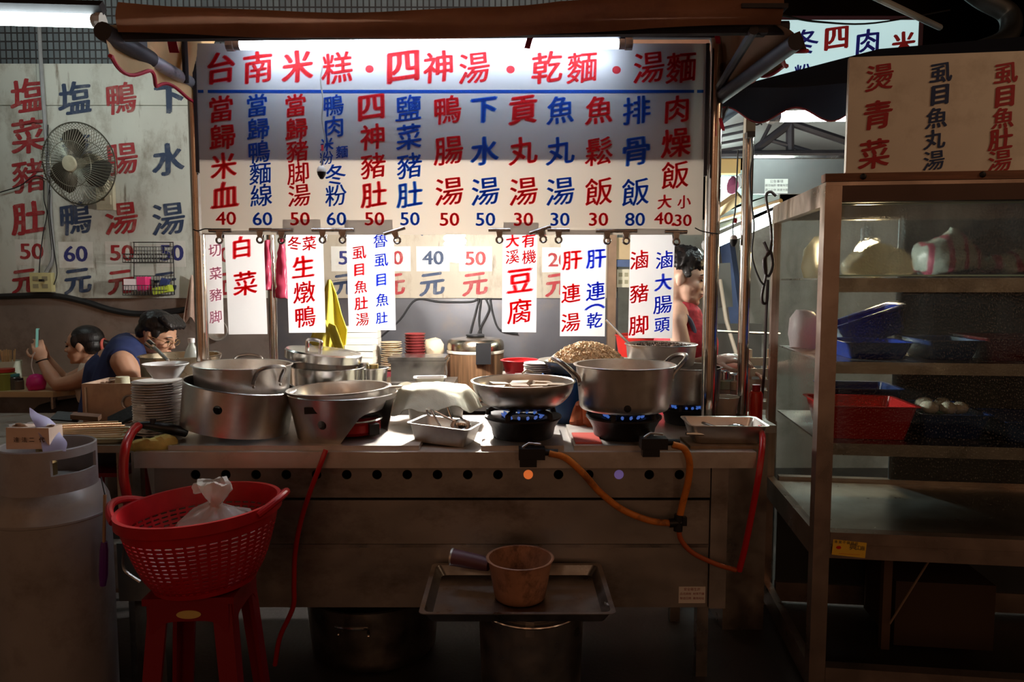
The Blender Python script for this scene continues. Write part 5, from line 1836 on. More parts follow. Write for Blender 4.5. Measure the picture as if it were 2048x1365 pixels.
# steel box with lid
Ysb = 3.62
a, c = W(782, 765, Ysb), W(889, 727, Ysb)
sb = thing('steel_container', 'rectangular steel food container with a flat shiny lid in front of the maroon bowls', 'container', ((a.x + c.x) / 2, Ysb, a.z))
tag(MB().box(a.x - 0.05, c.x + 0.05, Ysb - 0.03, Ysb + 0.22, 0.0, a.z - 0.001).bevel(0.004, 1).build('steel_cabinet', STEELD), 'steel cabinet standing between the cart and the back counter', 'cabinet')
MB().box(a.x, c.x, Ysb, Ysb + 0.17, a.z, c.z).bevel(0.012, 3).build('body', STEELB, sb)
MB().box(a.x - 0.012, c.x + 0.012, Ysb - 0.012, Ysb + 0.182, c.z, c.z + 0.012).bevel(0.003, 1).build('rim', STEELB, sb)
MB().box(a.x - 0.014, c.x + 0.004, Ysb - 0.014, Ysb + 0.184, c.z + 0.014, c.z + 0.030).bevel(0.005, 2).build('lid', STEELB, sb)
MB().tube([W(891, 728, Ysb), W(893, 745, Ysb - 0.01), W(891, 762, Ysb)], 0.005, 8).build('clip', STEELD, sb)
# nested lids, ring handle and bowl behind the wide pan
ysh = 2.84
cS = W(640, 742, ysh)
rS = RPX(74, cS)
pot('steel_basin', 'wide shallow steel basin tilted behind the wide pan with the name plate', 'basin', Vector((cS.x, ysh + 0.05, ZC + 0.02)), rS * .9, rS, ZA(742, ysh) - ZC - 0.01, STEELB, (), rot=(0, 0.05, 0))
lidt = thing('pan_lid', 'big tilted steel pan lid with a strap handle lying on the shallow basin', 'pan lid', W(640, 728, ysh) + Vector((0, 0.05, 0.012)), (0, 0.12, 0))
MB().lathe([(rS * 1.03, 0), (rS * 1.04, 0.030), (rS * 1.0, 0.036), (rS * .6, 0.042), (0, 0.044), (0, 0.041), (rS * .98, 0.032), (rS * 1.01, 0), (rS * 1.03, 0)], 56).build('body', STEELB, lidt, local=True)
MB().tube(smoothpath([(-0.062, -0.02, 0.036), (-0.064, -0.02, 0.068), (-0.05, -0.02, 0.076), (-0.022, -0.02, 0.076), (-0.010, -0.02, 0.068), (-0.012, -0.02, 0.036)], 5), 0.008, 8).build('strap_handle', STEELB, lidt, local=True)
cB = W(745, 738, 2.95)
pot('steel_bowl', 'small steel bowl between the wide pan and the lidded steel container', 'bowl', Vector((cB.x, 2.95, ZC + 0.001)), RPX(22, cB), RPX(30, cB), cB.z - ZC, STEELB, ())
for i, (px, py) in enumerate(((728, 731), (748, 734))):
    o = MB().lathe([(0, 0), (0.018, 0), (0.019, 0.022), (0, 0.024)], 16, Matrix.Translation(W(px, py + 6, 2.95))).build('spice_tin', (STEELB, mat('brassy_tin', (0.60, 0.45, 0.18), 0.3, 0.9))[i])
    tag(o, ('shiny steel tin in the small steel bowl', 'brassy tin in the small steel bowl')[i], 'tin')
# white plate stack and red basin
Yw = 3.0
xw = XA(1078, 738, Yw)
rw = RPX(31, (0, Yw, 1))
zw0 = ZA(752, Yw)
o = MB().box(xw - 0.10, xw + 0.03, Yw - 0.02 - rw, Yw + 0.10, ZC, zw0 - 0.001).bevel(0.004, 1).build('storage_box', STEELD)
tag(o, 'steel box on the cart carrying the white plates', 'box')
pm = plate_mesh('plate', rw, 0.012, PORC, 0.5, 0.004)
stack('plate', 'plate', pm, xw, Yw, zw0, 6, (ZA(727, Yw) - zw0 - 0.012) / 5, '%s white plate of the short stack left of the oval tray', 'white plates in the short stack', seed=2)
pot('plastic_basin', 'red plastic basin behind the white plate stack', 'basin', Vector((XA(1040, 740, 3.25), 3.25, ZA(748, 3.25))), RPX(30, (0, 3.25, 1)), RPX(36, (0, 3.25, 1)), ZA(722, 3.25) - ZA(748, 3.25), REDPL, ())
o = MB().box(XA(1005, 740, 3.25), XA(1085, 740, 3.25), 3.15, 3.36, 0, ZA(748, 3.25) - 0.001).build('steel_cabinet', STEELD)
tag(o, 'steel cabinet under the red plastic basin', 'cabinet')
wt = rect_pan('small white tray with a spoon behind the white cloth', W(860, 770, 3.0), 0.12, 0.075, 0.03, 0.12, name='tray', m=PORC)
o = MB().box(wt.location.x - 0.05, wt.location.x + 0.05, 2.97, 3.03, ZC, wt.location.z - 0.001).build('storage_box', STEELD)
tag(o, 'small steel box under the white tray', 'box')
o = MB().tube([W(822, 774, 2.97), W(832, 764, 2.98), W(838, 757, 2.99)], [0.006, 0.007, 0.010], 8).build('spoon', PORC)
tag(o, 'white plastic spoon leaning at the small white tray', 'spoon')
# red tub behind the noodle heap
pot('plastic_tub', 'red plastic tub behind the pan of dark sauce', 'tub', Vector((XA(1290, 720, 3.7), 3.7, 0.78)), 0.10, 0.15, ZA(672, 3.7) - 0.78, mat('bright_red_plastic', (0.42, 0.02, 0.015), 0.35), ())
tag(MB().box(XA(1215, 720, 3.7), XA(1330, 720, 3.7), 3.63, 3.86, 0, 0.778).build('steel_cabinet', STEELD), 'steel cabinet under the red plastic tub', 'cabinet')

# ---- yellow towel and pink bags hanging
twm = mat('mustard_towel', (0.62, 0.52, 0.07), 0.9, var=0.15, vs=14, bump=0.35, bs=220)


def towel(u, v):
    # outline given as left/right pixel edges by height
    L = [(655, 560), (644, 590), (634, 630), (626, 662), (618, 685), (648, 712)]
    R = [(662, 560), (674, 590), (684, 630), (695, 660), (692, 690), (660, 712)]
    k = v * 5
    i = min(4, int(k))
    f = k - i
    l = Vector((*L[i], 0)).lerp(Vector((*L[i + 1], 0)), f)
    r = Vector((*R[i], 0)).lerp(Vector((*R[i + 1], 0)), f)
    p = l.lerp(r, u)
    return W(p.x, p.y, 3.72 + 0.035 * math.sin(3 * PI * u + 1.5 * v) * min(1, .3 + v))


t = thing('yellow_towel', 'mustard yellow towel hanging on a hook right of the 冬菜生燉鴨 card', 'towel', W(656, 710, 3.74))
MB().grid(towel, 24, 30).solid(0.004).build('cloth', twm, t, smooth=80)
MB().grid(lambda u, v: W(648 + 24 * u + 20 * v, 640 + 56 * v + 12 * u, 3.68 + 0.02 * math.sin(5 * u)), 8, 10).solid(0.004).build('fold', twm, t, smooth=80)
MB().tube([W(658, 562, 3.74), (XA(658, 555, 3.74), WY - 0.03, ZA(556, 3.74))], 0.004, 6).build('hook', STEELD, t)
pinkf = mat('pink_plastic_film', (0.75, 0.10, 0.20), 0.25, transluc=0.45)
for lab, x0, x1, y0, y1, Y_ in (('pink plastic bags hanging right of the rear steel pole', 552, 576, 476, 596, 3.70), ('pink plastic bags hanging left of the rear steel pole', 522, 544, 482, 580, 3.70)):
    q = MB().grid(lambda u, v: (lambda a: W((x0 + x1) / 2 + (x1 - x0) / 2 * math.cos(a) * (0.35 + .65 * min(1, v * 1.6)), y0 + (y1 - y0) * v, Y_ + 0.03 * math.sin(a) * (0.4 + .6 * v)))(2 * PI * u), 28, 16, closeu=True)
    q.jitter(0.010, 30, x0 * .01)
    tag(q.solid(0.0015).build('pink_bags', pinkf, smooth=60), lab, 'plastic bags')
# white hanging cup by the faded card
pot('hanging_pan', 'grey pan hanging on the wall behind the 白菜 card', 'pan', W(440, 660, WY - 0.0215), 0.05, 0.06, 0.045, ALU, (), rot=(PI / 2, 0, 0))

# ---- wall things: fan, rack, outlets, cables
Yf = 4.20
fc = W(158, 328, Yf)
fan = thing('wall_fan', 'grey-cream wall fan with a wire guard hung on the grimy board', 'fan', fc, (0.14, 0.12, -0.12))
RF = RPX(80, fc)
cream = mat('aged_cream_plastic', (0.52, 0.49, 0.36), 0.45, var=0.15, vs=12, dirt=(0.2, 0.15, 0.08), ds=8, da=0.5)
wire = mat('dusty_guard_wire', (0.24, 0.24, 0.19), 0.4, 0.6)
for nm, sgn in (('front_guard', -1), ('rear_guard', 1)):
    g = MB()
    n_ = 72
    for k in range(n_):
        a = 2 * PI * k / n_
        ca, sa = math.cos(a), math.sin(a)
        a2 = a + 0.10
        cb2, sb2 = math.cos(a2), math.sin(a2)
        g.tube([(0.045 * ca, sgn * 0.072, 0.045 * sa), (RF * .55 * cb2, sgn * 0.068, RF * .55 * sb2), (RF * .88 * cb2, sgn * 0.045, RF * .88 * sb2), (RF * cb2, 0, RF * sb2)], 0.0017, 4, cap=False)
    for rr_, yy in ((RF, 0), (RF * .55, sgn * 0.068), (0.045, sgn * .072)):
        g.tube([(rr_ * math.cos(k * PI / 30), yy, rr_ * math.sin(k * PI / 30)) for k in range(60)], 0.0042 if rr_ == RF else 0.0022, 6, closed=True)
    g.build('guard', wire, fan, local=True)
RX = Matrix.Rotation(PI / 2, 4, 'X')
MB().lathe([(0, 0.070), (0.043, 0.070), (0.046, 0.075), (0.040, 0.082), (0, 0.086)], 28, RX).build('guard_badge', cream, fan, local=True)
blm = mat('smoky_fan_blade', (0.035, 0.031, 0.024), 0.4, dirt=(0.14, 0.12, 0.08), ds=10, da=0.4)
for k in range(3):
    Mk = Matrix.Rotation(k * 2 * PI / 3 + 0.5, 4, 'Y')

    def blade(u, v, Mk=Mk):
        r = 0.03 + (RF * .84 - 0.03) * v
        wd = (0.35 + 0.95 * math.sin(PI * min(1, .25 + .7 * v)) ** .8) * 0.95
        a = (u - .5) * wd * (0.9 + .35 * v) + 0.25 * v
        return Mk @ Vector((r * math.cos(a), 0.035 * (u - .5), r * math.sin(a)))
    MB().grid(blade, 12, 10).solid(0.0022).build('blade', blm, fan, local=True, smooth=80)
MB().lathe([(0, -0.03), (0.032, -0.028), (0.036, 0.02), (0.02, 0.045), (0, 0.048)], 24, RX).build('hub', cream, fan, local=True)
MB().lathe([(0, -0.16), (0.05, -0.155), (0.062, -0.12), (0.062, -0.085), (0.05, -0.075), (0, -0.074)], 28, RX).build('motor_housing', cream, fan, local=True)
Fm = ROOTM[fan.name]
mo = Fm @ Vector((0, 0.12, 0))
wl = W(214, 380, WY - 0.06)
q = MB().tube([mo, mo.lerp(Vector((wl.x, wl.y - 0.05, mo.z - 0.03)), .6), (wl.x, wl.y, wl.z)], [0.03, 0.026, 0.028], 12)
q.cbox(W(212, 392, WY - 0.055), (0.10, 0.035, 0.17))
q.build('wall_bracket', cream, fan)
MB().cbox(W(208, 400, WY - 0.075), (0.085, 0.02, 0.055)).bevel(0.006, 2).build('switch_box', cream, fan)
MB().cbox(W(206, 399, WY - 0.088), (0.02, 0.012, 0.016)).build('switch_knob', mat('brown_knob', (0.15, 0.10, 0.06), 0.5), fan)
MB().tube(smoothpath([W(186, 396, WY - 0.06), W(170, 412, WY - 0.05), W(150, 410, WY - 0.045), W(128, 390, WY - 0.045), W(112, 358, WY - 0.045)], 6), 0.003, 6).build('cord', mat('grey_cord', (0.18, 0.17, 0.15), 0.6), fan)
# conduit and cables left of the fan
cd_ = thing('wall_conduit', 'grey vertical conduit with loose cables on the left wall beside the fan', 'conduit', W(92, 590, WY - 0.05))
cgm = mat('dusty_grey_conduit', (0.30, 0.31, 0.32), 0.6, var=0.2, vs=10)
MB().tube(smoothpath([W(78, 50, WY - 0.05), W(82, 130, WY - 0.05), W(90, 250, WY - 0.05), W(97, 345, WY - 0.05), W(101, 430, WY - 0.05), W(106, 512, WY - 0.05), W(92, 545, WY - 0.05)], 5), 0.011, 8).build('pipe', cgm, cd_)
for pts_ in ([(88, 362), (88, 400), (94, 428), (86, 470), (80, 520), (78, 556)], [(100, 380), (100, 430), (108, 500), (114, 545), (108, 570)], [(96, 250), (94, 340), (100, 360), (96, 420), (104, 500)], [(0, 385), (40, 372), (70, 352), (98, 362)]):
    MB().tube(smoothpath([W(x, y, WY - 0.058) for x, y in pts_], 5), 0.0035, 6).build('cable', BLKR, cd_)


def outlet(label, px, py, w, h, Y, m):
    c = W(px, py, Y)
    t = thing('wall_outlet', label, 'outlet', c)
    ww, hh = RPX(w, c), RPX(h, c)
    MB().cbox((0, 0, 0), (ww, 0.04, hh)).bevel(0.006, 2).build('plate', m, t, local=True)
    for sx in (-1, 1):
        for sz in (-1, 1):
            MB().cbox((sx * ww * .22, -0.021, sz * hh * .2), (ww * .26, 0.004, hh * .22)).bevel(0.001, 1).build('socket', mat('outlet_recess', (0.30, 0.27, 0.17), 0.5), t, local=True)
    return t


o = outlet('yellowed double wall outlet with a black plug under the 元 at the far left', 85, 565, 42, 38, WY - 0.062, mat('yellowed_plastic', (0.60, 0.55, 0.28), 0.45))
MB().cbox((0.014, -0.03, 0.012), (0.022, 0.02, 0.014)).bevel(0.003, 1).build('plug', BLKP, o, local=True)
outlet('cream wall outlet between the 肝連湯 and 滷豬脚 cards', 1246, 557, 26, 36, WY - 0.03, mat('cream_plastic', (0.60, 0.55, 0.42), 0.45))
o = MB().tube(smoothpath([W(x, y, WY - 0.04) for x, y in ((-60, 596), (40, 592), (110, 592), (170, 604), (230, 622), (290, 628), (385, 618))], 6), 0.018, 8).build('black_cable', BLKR)
tag(o, 'thick black cable drooping along the foot of the left wall boards', 'cable')
o = MB().tube(smoothpath([W(x, y, WY - 0.032) for x, y in ((760, 676), (800, 640), (832, 600), (880, 604), (940, 604), (960, 598), (1005, 598))], 6), 0.0055, 6).build('black_cable', BLKR)
tag(o, 'thin black cable along the top of the grey steel wall behind the bulb', 'cable')
for i, (pts_, lab) in enumerate((([(958, 598), (950, 630), (940, 668)], 'leftmost of the black flexes hanging down to the rice cooker'), ([(962, 598), (958, 640), (962, 668)], 'second black flex hanging down to the rice cooker'),
                                 ([(972, 598), (978, 620), (964, 650), (956, 670)], 'third black flex hanging down to the rice cooker'), ([(980, 598), (986, 630), (1000, 660), (1036, 668)], 'black flex curving away right above the rice cooker'))):
    tag(MB().tube(smoothpath([W(x, y, WY - 0.045) for x, y in pts_], 6), 0.0055, 6).build('black_flex', BLKR), lab, 'cable', 'black flexes above the rice cooker')
# wire rack with two baskets
Yk2 = WY - 0.05
rk = thing('wire_rack', 'black two-tier wire rack on the wall right of the fan', 'wire rack', W(302, 600, Yk2))
blw = mat('black_wire', (0.03, 0.028, 0.028), 0.4, 0.4)


def wbox(x0, x1, y0, y1, dep, nx, ny, nm):
    q = MB()
    A = lambda px, py, d: W(px, py, Yk2) + Vector((0, -d, 0))
    for k in range(nx + 1):
        px = x0 + (x1 - x0) * k / nx
        q.tube([A(px, y0, 0), A(px, y1, 0), A(px, y1, dep), A(px, (y0 + y1) / 2, dep)], 0.0020, 4)
    for k in range(ny + 1):
        py = y0 + (y1 - y0) * k / ny
        q.tube([A(x0, py, 0), A(x1, py, 0)], 0.0020, 4)
    for py in ((y0 + y1) / 2, (y0 + 3 * y1) / 4, y1):
        q.tube([A(x0, py, dep), A(x1, py, dep)], 0.0022, 4)
        q.tube([A(x0, py, 0), A(x0, py, dep)], 0.0022, 4)
        q.tube([A(x1, py, 0), A(x1, py, dep)], 0.0022, 4)
    q.build(nm, blw, rk)


wbox(268, 346, 494, 526, 0.13, 14, 4, 'upper_basket')
wbox(268, 348, 552, 590, 0.13, 14, 4, 'lower_basket')
MB().tube([W(268, 484, Yk2), W(268, 590, Yk2)], 0.003, 6).tube([W(346, 484, Yk2), W(349, 590, Yk2)], 0.003, 6).tube([W(266, 485, Yk2), W(347, 485, Yk2)], 0.003, 6).build('uprights', blw, rk)
q = MB().cbox(W(266, 570, Yk2 - 0.06), (0.085, 0.06, 0.07), (0, 0, 0.2)).bevel(0.008, 2)
tag(q.build('white_carton', mat('white_carton', (0.76, 0.66, 0.68), 0.6)), 'white carton in the lower tier of the wire rack', 'carton')
q = MB().cbox(W(288, 568, Yk2 - 0.06), (0.055, 0.06, 0.085), (0, 0, -0.1)).bevel(0.006, 2)
tag(q.build('pink_carton', mat('hot_pink_carton', (0.86, 0.05, 0.22), 0.5)), 'hot pink carton in the lower tier of the wire rack', 'carton')
q = MB().cbox(W(326, 580, Yk2 - 0.06), (0.10, 0.06, 0.04), (0, -0.2, 0)).bevel(0.01, 2)
tag(q.build('lime_packet', mat('lime_green_packet', (0.48, 0.58, 0.06), 0.5)), 'lime green packet in the lower tier of the wire rack', 'packet')
q = MB().cbox(W(330, 566, Yk2 - 0.07), (0.04, 0.04, 0.05), (0, 0.3, 0)).bevel(0.01, 2)
tag(q.build('blue_packet', mat('dark_blue_packet', (0.03, 0.05, 0.16), 0.5)), 'dark blue packet on the lime packet in the wire rack', 'packet')


def rag(u, v):
    w_ = 4 + 10 * v
    return W(384 + (u - .5) * 2 * w_ - 4 * v, 556 + 84 * v + 6 * math.sin(9 * u), WY - 0.07 + 0.02 * math.sin(9 * u))


tag(MB().grid(rag, 16, 14).solid(0.004).build('pink_rag', mat('dusty_pink_cloth', (0.62, 0.44, 0.36), 0.9, var=0.2, vs=12, bump=0.3, bs=150), smooth=80), 'dusty pink cloth hanging on the wall beside the left pole', 'cloth')

# ---- diners' table at the left
zd_ = ZA(784, 3.85)
dt = thing('dining_table', 'pale wooden dining table against the left wall', 'table', (-2.9, 4.15, 0))
xd = XA(128, 784, 3.85)
q = MB().zprism([(-4.2, 3.85), (xd - 0.06, 3.85), (xd, 3.93), (xd + 0.06, 4.30), (xd + 0.06, WY - 0.025), (-4.2, WY - 0.025)], zd_ - 0.03, zd_).bevel(0.008, 2)
q.build('table_top', mat('pale_wood_top', (0.52, 0.36, 0.19), 0.4, var=0.15, vs=6, stretch=(0.6, 5, 5)), dt)
for x in (-4.1, xd - 0.12):
    for y in (3.95, 4.4):
        MB().tube([(x, y, 0), (x, y, zd_ - 0.03)], 0.018, 10).build('leg', STEELD, dt)
YD = 4.05
ch = thing('chopstick_cup', 'pale cup full of wooden chopsticks on the dining table', 'cup', loc_on(18, 740, YD, zd_))
rcp = RPX(23, (0, YD, 0.85))
zcp = ZA(722, YD) - zd_
MB().lathe([(0, 0), (rcp * .86, 0), (rcp, zcp), (rcp * .94, zcp), (rcp * .8, 0.006), (0, 0.006)], 28).build('cup', mat('pale_green_plastic', (0.58, 0.64, 0.52), 0.4), ch, local=True)
rg_ = random.Random(9)
for i in range(14):
    a = rg_.random() * 6.28
    k = rg_.random() ** .5
    x, y = rcp * .72 * k * math.cos(a), rcp * .72 * k * math.sin(a)
    tag(MB().tube([Vector((ch.location.x + x * .7, YD + y * .7, zd_ + 0.008)), Vector((ch.location.x + x * 1.35, YD + y * 1.35, zd_ + 0.20 + 0.015 * rg_.random()))], 0.0035, 6).build('chopstick', skM),
        'wooden chopstick standing in the pale cup on the dining table', 'chopstick', 'chopsticks in the pale cup')
for nm, px, py, r, h, m1_, m2_, lab in (('red_lid_jar', 10, 768, 20, 40, mat('olive_sauce_glass', (0.22, 0.25, 0.05), 0.2), mat('red_lid', (0.45, 0.03, 0.02), 0.4), 'sauce jar with a red lid in front of the chopstick cup'),
                                        ('sauce_bottle', 30, 772, 10, 30, mat('dark_sauce_glass', (0.06, 0.06, 0.05), 0.2), mat('teal_lid', (0.04, 0.30, 0.30), 0.4), 'dark jar with a teal lid in front of the chopstick cup'),
                                        ('pepper_jar', 38, 774, 9, 22, mat('smoked_glass', (0.10, 0.08, 0.06), 0.2), BLKP, 'small dark pepper jar at the corner of the dining table')):
    p = loc_on(px, py, 3.93, zd_)
    rj, hj = RPX(r, (0, 3.93, .85)), RPX(h, (0, 3.93, .85))
    t = thing(nm, lab, 'jar', p)
    MB().lathe([(0, 0), (rj, 0), (rj, hj * .8), (rj * .8, hj * .88), (0, hj * .88)], 20).build('jar', m1_, t, local=True)
    MB().lathe([(0, hj * .885), (rj * .9, hj * .885), (rj * .9, hj * 1.05), (0, hj * 1.07)], 20).build('lid', m2_, t, local=True)
dk = thing('drink_bag', 'pink drink in a clear bag with a straw on the dining table', 'drink bag', loc_on(73, 766, 3.92, zd_))
q = MB().lathe([(0, 0), (0.040, 0.004), (0.046, 0.03), (0.043, 0.065), (0.030, 0.082), (0.012, 0.088), (0, 0.088)], 24).jitter(0.006, 30)
q.build('bag', mat('hot_pink_drink', (0.80, 0.04, 0.30), 0.2, transluc=0.3), dk, local=True, smooth=80)
MB().tube(smoothpath([(-0.012, 0, 0.085), (-0.022, 0, 0.13), (-0.014, 0, 0.18), (0.0, 0, 0.205)], 5), 0.003, 6).build('straw', PORC, dk, local=True)

# ================================================================== PEOPLE
def fuse(mb, vox=0.006, it=6):
    bmesh.ops.recalc_face_normals(mb.bm, faces=mb.bm.faces[:])
    me = bpy.data.meshes.new('fuse')
    mb.bm.to_mesh(me)
    mb.bm.free()
    o = bpy.data.objects.new('fuse', me)
    COL.objects.link(o)
    md = o.modifiers.new('r', 'REMESH')
    md.mode = 'VOXEL'
    md.voxel_size = vox
    s = o.modifiers.new('s', 'SMOOTH')
    s.iterations = it
    s.factor = 0.5
    dg = bpy.context.evaluated_depsgraph_get()
    dg.update()
    nm = bpy.data.meshes.new_from_object(o.evaluated_get(dg))
    bpy.data.objects.remove(o)
    out = MB()
    out.bm.from_mesh(nm)
    bpy.data.meshes.remove(nm)
    return out


def limb(mb, pts, rad, seg=14):
    P = smoothpath(pts, 5)
    n = len(P)
    R = []
    for i in range(n):
        k = i / (n - 1) * (len(rad) - 1)
        a = min(len(rad) - 2, int(k))
        R.append(rad[a] + (rad[a + 1] - rad[a]) * (k - a))
    mb.tube(P, R, seg)
    mb.sphere(P[0], R[0], 12)
    mb.sphere(P[-1], R[-1], 12)


def head(mb, M, s=1.0, jaw=1.0):
    def S(c, r):
        mb.lathe([(math.sin(PI * i / 8) if 0 < i < 8 else 0, -math.cos(PI * i / 8)) for i in range(9)], 18, M @ Matrix.Translation(Vector(c) * s) @ Matrix.Diagonal((r[0] * s, r[1] * s, r[2] * s, 1)))
    S((-0.012, 0, 0.028), (0.094, 0.074, 0.084))
    S((0.028, 0, -0.028), (0.056, 0.057, 0.076))
    S((0.034, 0, -0.072), (0.044, 0.044 * jaw, 0.034))
    S((0.066, 0, -0.092), (0.016, 0.018, 0.014))
    S((0.072, 0, 0.022), (0.016, 0.046, 0.010))
    for y in (-1, 1):
        S((0.054, y * 0.034, -0.022), (0.024, 0.022, 0.026))
        S((-0.006, y * 0.074, -0.006), (0.018, 0.009, 0.030))
        S((0.006, y * 0.070, -0.004), (0.010, 0.010, 0.014))
        S((0.092, y * 0.010, -0.026), (0.008, 0.007, 0.007))
    S((0.086, 0, 0.000), (0.010, 0.009, 0.020))
    S((0.095, 0, -0.020), (0.013, 0.010, 0.012))
    S((0.080, 0, -0.050), (0.011, 0.022, 0.007))
    S((0.078, 0, -0.064), (0.011, 0.019, 0.008))
    limbp = [M @ (Vector((-0.025, 0, -0.03)) * s), M @ (Vector((-0.018, 0, -0.09)) * s)]
    mb.tube(limbp, [0.050 * s, 0.048 * s], 14)


def face_parts(root, M, s=1.0):
    for y in (-1, 1):
        MB().sphere((0, 0, 0), 1, 12, M @ Matrix.Translation(Vector((0.0775, y * 0.030, 0.004)) * s) @ Matrix.Diagonal((0.006 * s, 0.013 * s, 0.0055 * s, 1))).build('eye', mat('dark_eye', (0.02, 0.014, 0.012), 0.2), root)
        MB().tube([M @ (Vector((0.082, y * 0.014, 0.026)) * s), M @ (Vector((0.083, y * 0.030, 0.031)) * s), M @ (Vector((0.070, y * 0.047, 0.026)) * s)], [0.002 * s, 0.003 * s, 0.0016 * s], 6).build('eyebrow', HAIR, root)
    q = MB()
    q.sphere((0, 0, 0), 1, 12, M @ Matrix.Translation(Vector((0.0855, 0, -0.051)) * s) @ Matrix.Diagonal((0.0066 * s, 0.019 * s, 0.0038 * s, 1)))
    q.sphere((0, 0, 0), 1, 12, M @ Matrix.Translation(Vector((0.0835, 0, -0.0605)) * s) @ Matrix.Diagonal((0.0066 * s, 0.016 * s, 0.0042 * s, 1)))
    q.build('lips', mat('lip_skin', (0.48, 0.17, 0.14), 0.45), root)


def hand(mb, wrist, d, nrm, curl=0.5, s=1.0, thumb=1):
    """wrist point, direction of the fingers, palm normal"""
    wrist, d, nrm = Vector(wrist), Vector(d).normalized(), Vector(nrm).normalized()
    nrm = (nrm - d * nrm.dot(d)).normalized()
    sd = d.cross(nrm)
    palm = wrist + d * 0.045 * s
    Mx = Matrix((( *(d),), (*(sd),), (*(nrm),))).transposed().to_4x4()
    mb.lathe([(math.sin(PI * i / 8) if 0 < i < 8 else 0, -math.cos(PI * i / 8)) for i in range(9)], 16, Matrix.Translation(palm) @ Mx @ Matrix.Diagonal((0.055 * s, 0.042 * s, 0.017 * s, 1)))
    for i, (o, L_) in enumerate(((-0.030, 0.070), (-0.010, 0.080), (0.010, 0.076), (0.029, 0.060))):
        b = wrist + d * 0.082 * s + sd * o * s
        P = [b - d * 0.02 * s, b]
        a = 0
        for seg_ in (0.45, 0.32, 0.23):
            a += curl * (0.7 + .1 * i)
            P.append(P[-1] + (d * math.cos(a) + nrm * math.sin(a)) * L_ * seg_ * s)
        limb(mb, P, [0.0095 * s, 0.0095 * s, 0.0088 * s, 0.0082 * s, 0.0068 * s], 8)
    b = wrist + d * 0.03 * s - sd * 0.034 * s * thumb
    P = [b, b + (d * .6 - sd * thumb * .7 + nrm * .25) * 0.03 * s, b + (d * 1.2 - sd * thumb * .75 + nrm * .6) * 0.042 * s, b + (d * 1.9 - sd * thumb * .55 + nrm * .9) * 0.042 * s]
    limb(mb, P, [0.012 * s, 0.0105 * s, 0.0095 * s, 0.007 * s], 8)


def Mhead(c, yaw, pitch, roll=0):
    return Matrix.Translation(Vector(c)) @ Euler((0, 0, yaw)).to_matrix().to_4x4() @ Euler((0, pitch, 0)).to_matrix().to_4x4() @ Euler((roll, 0, 0)).to_matrix().to_4x4()


# ---- girl with the phone (facing left)
Yg_ = 4.02
hc = W(166, 692, Yg_)
Mg = Mhead(hc, PI + 0.16, 0.06)
girl = thing('person', 'person in a white sleeveless top holding a phone, elbows on the dining table', 'person', (W(205, 800, Yg_).x, Yg_, 0))
gb = MB()
head(gb, Mg, 0.93)
nb = W(189, 730, Yg_)
gb.tube([Mg @ Vector((-0.028, 0, -0.06)), nb], [0.046, 0.05], 14)
shN, shF = W(186, 748, Yg_ - 0.13), W(176, 745, Yg_ + 0.15)
elN = on_z(118, 772, zd_ + 0.045)
elN = W(117, 770, Yg_ - 0.13)
wrN = W(84, 722, Yg_ - 0.08)
limb(gb, [shN, shN.lerp(elN, .5) + Vector((0, 0, -0.012)), elN], [0.050, 0.044, 0.036])
limb(gb, [elN, elN.lerp(wrN, .4) + Vector((-0.006, 0, 0)), wrN], [0.036, 0.036, 0.024])
elF = W(128, 764, Yg_ + 0.12)
wrF = W(94, 718, Yg_ + 0.04)
limb(gb, [shF, shF.lerp(elF, .5), elF], [0.050, 0.042, 0.036])
limb(gb, [elF, elF.lerp(wrF, .4), wrF], [0.036, 0.034, 0.024])
hip = W(212, 838, Yg_ + 0.01)
limb(gb, [nb, W(196, 765, Yg_ + 0.01), W(203, 800, Yg_ + 0.01), hip], [0.07, 0.115, 0.105, 0.13], 18)
gb.tube([shN, shF], 0.052, 14)
kn = Vector((hip.x - 0.40, Yg_, hip.z - 0.02))
for dy in (-0.08, 0.09):
    limb(gb, [hip + Vector((0, dy, 0)), kn + Vector((0, dy, 0))], [0.085, 0.06])
    limb(gb, [kn + Vector((0, dy, 0)), Vector((kn.x + 0.05, Yg_ + dy, 0.06))], [0.058, 0.036])
    limb(gb, [Vector((kn.x + 0.06, Yg_ + dy, 0.04)), Vector((kn.x - 0.12, Yg_ + dy, 0.03))], [0.036, 0.028])
hand(gb, wrN, W(76, 693, Yg_ - 0.06) - wrN, Vector((-0.5, 0.8, 0)), 0.32, 0.86, thumb=-1)
hand(gb, wrF, W(86, 692, Yg_ + 0.02) - wrF, Vector((-0.5, -0.8, 0)), 0.4, 0.86, thumb=1)
fuse(gb, 0.0052, 4).build('body', SKIN, girl, smooth=180)
face_parts(girl, Mg, 0.93)
hr = MB()
hr.sphere((0, 0, 0), 1, 22, Mg @ Matrix.Translation((-0.026, 0, 0.038)) @ Matrix.Diagonal((0.088, 0.075, 0.077, 1)))
hr.sphere((0, 0, 0), 1, 18, Mg @ Matrix.Translation((-0.056, 0, -0.002)) @ Matrix.Diagonal((0.054, 0.070, 0.060, 1)))
for sy in (-1, 1):
    hr.sphere((0, 0, 0), 1, 12, Mg @ Matrix.Translation((0.014, sy * 0.060, 0.030)) @ Matrix.Diagonal((0.026, 0.014, 0.040, 1)))
limb(hr, [Mg @ Vector((-0.10, 0, 0.0)), Mg @ Vector((-0.132, 0, -0.02)), Mg @ Vector((-0.135, 0, -0.07)), Mg @ Vector((-0.115, 0, -0.125))], [0.030, 0.034, 0.032, 0.012])
fuse(hr, 0.005, 3).build('hair', HAIR, girl, smooth=180)
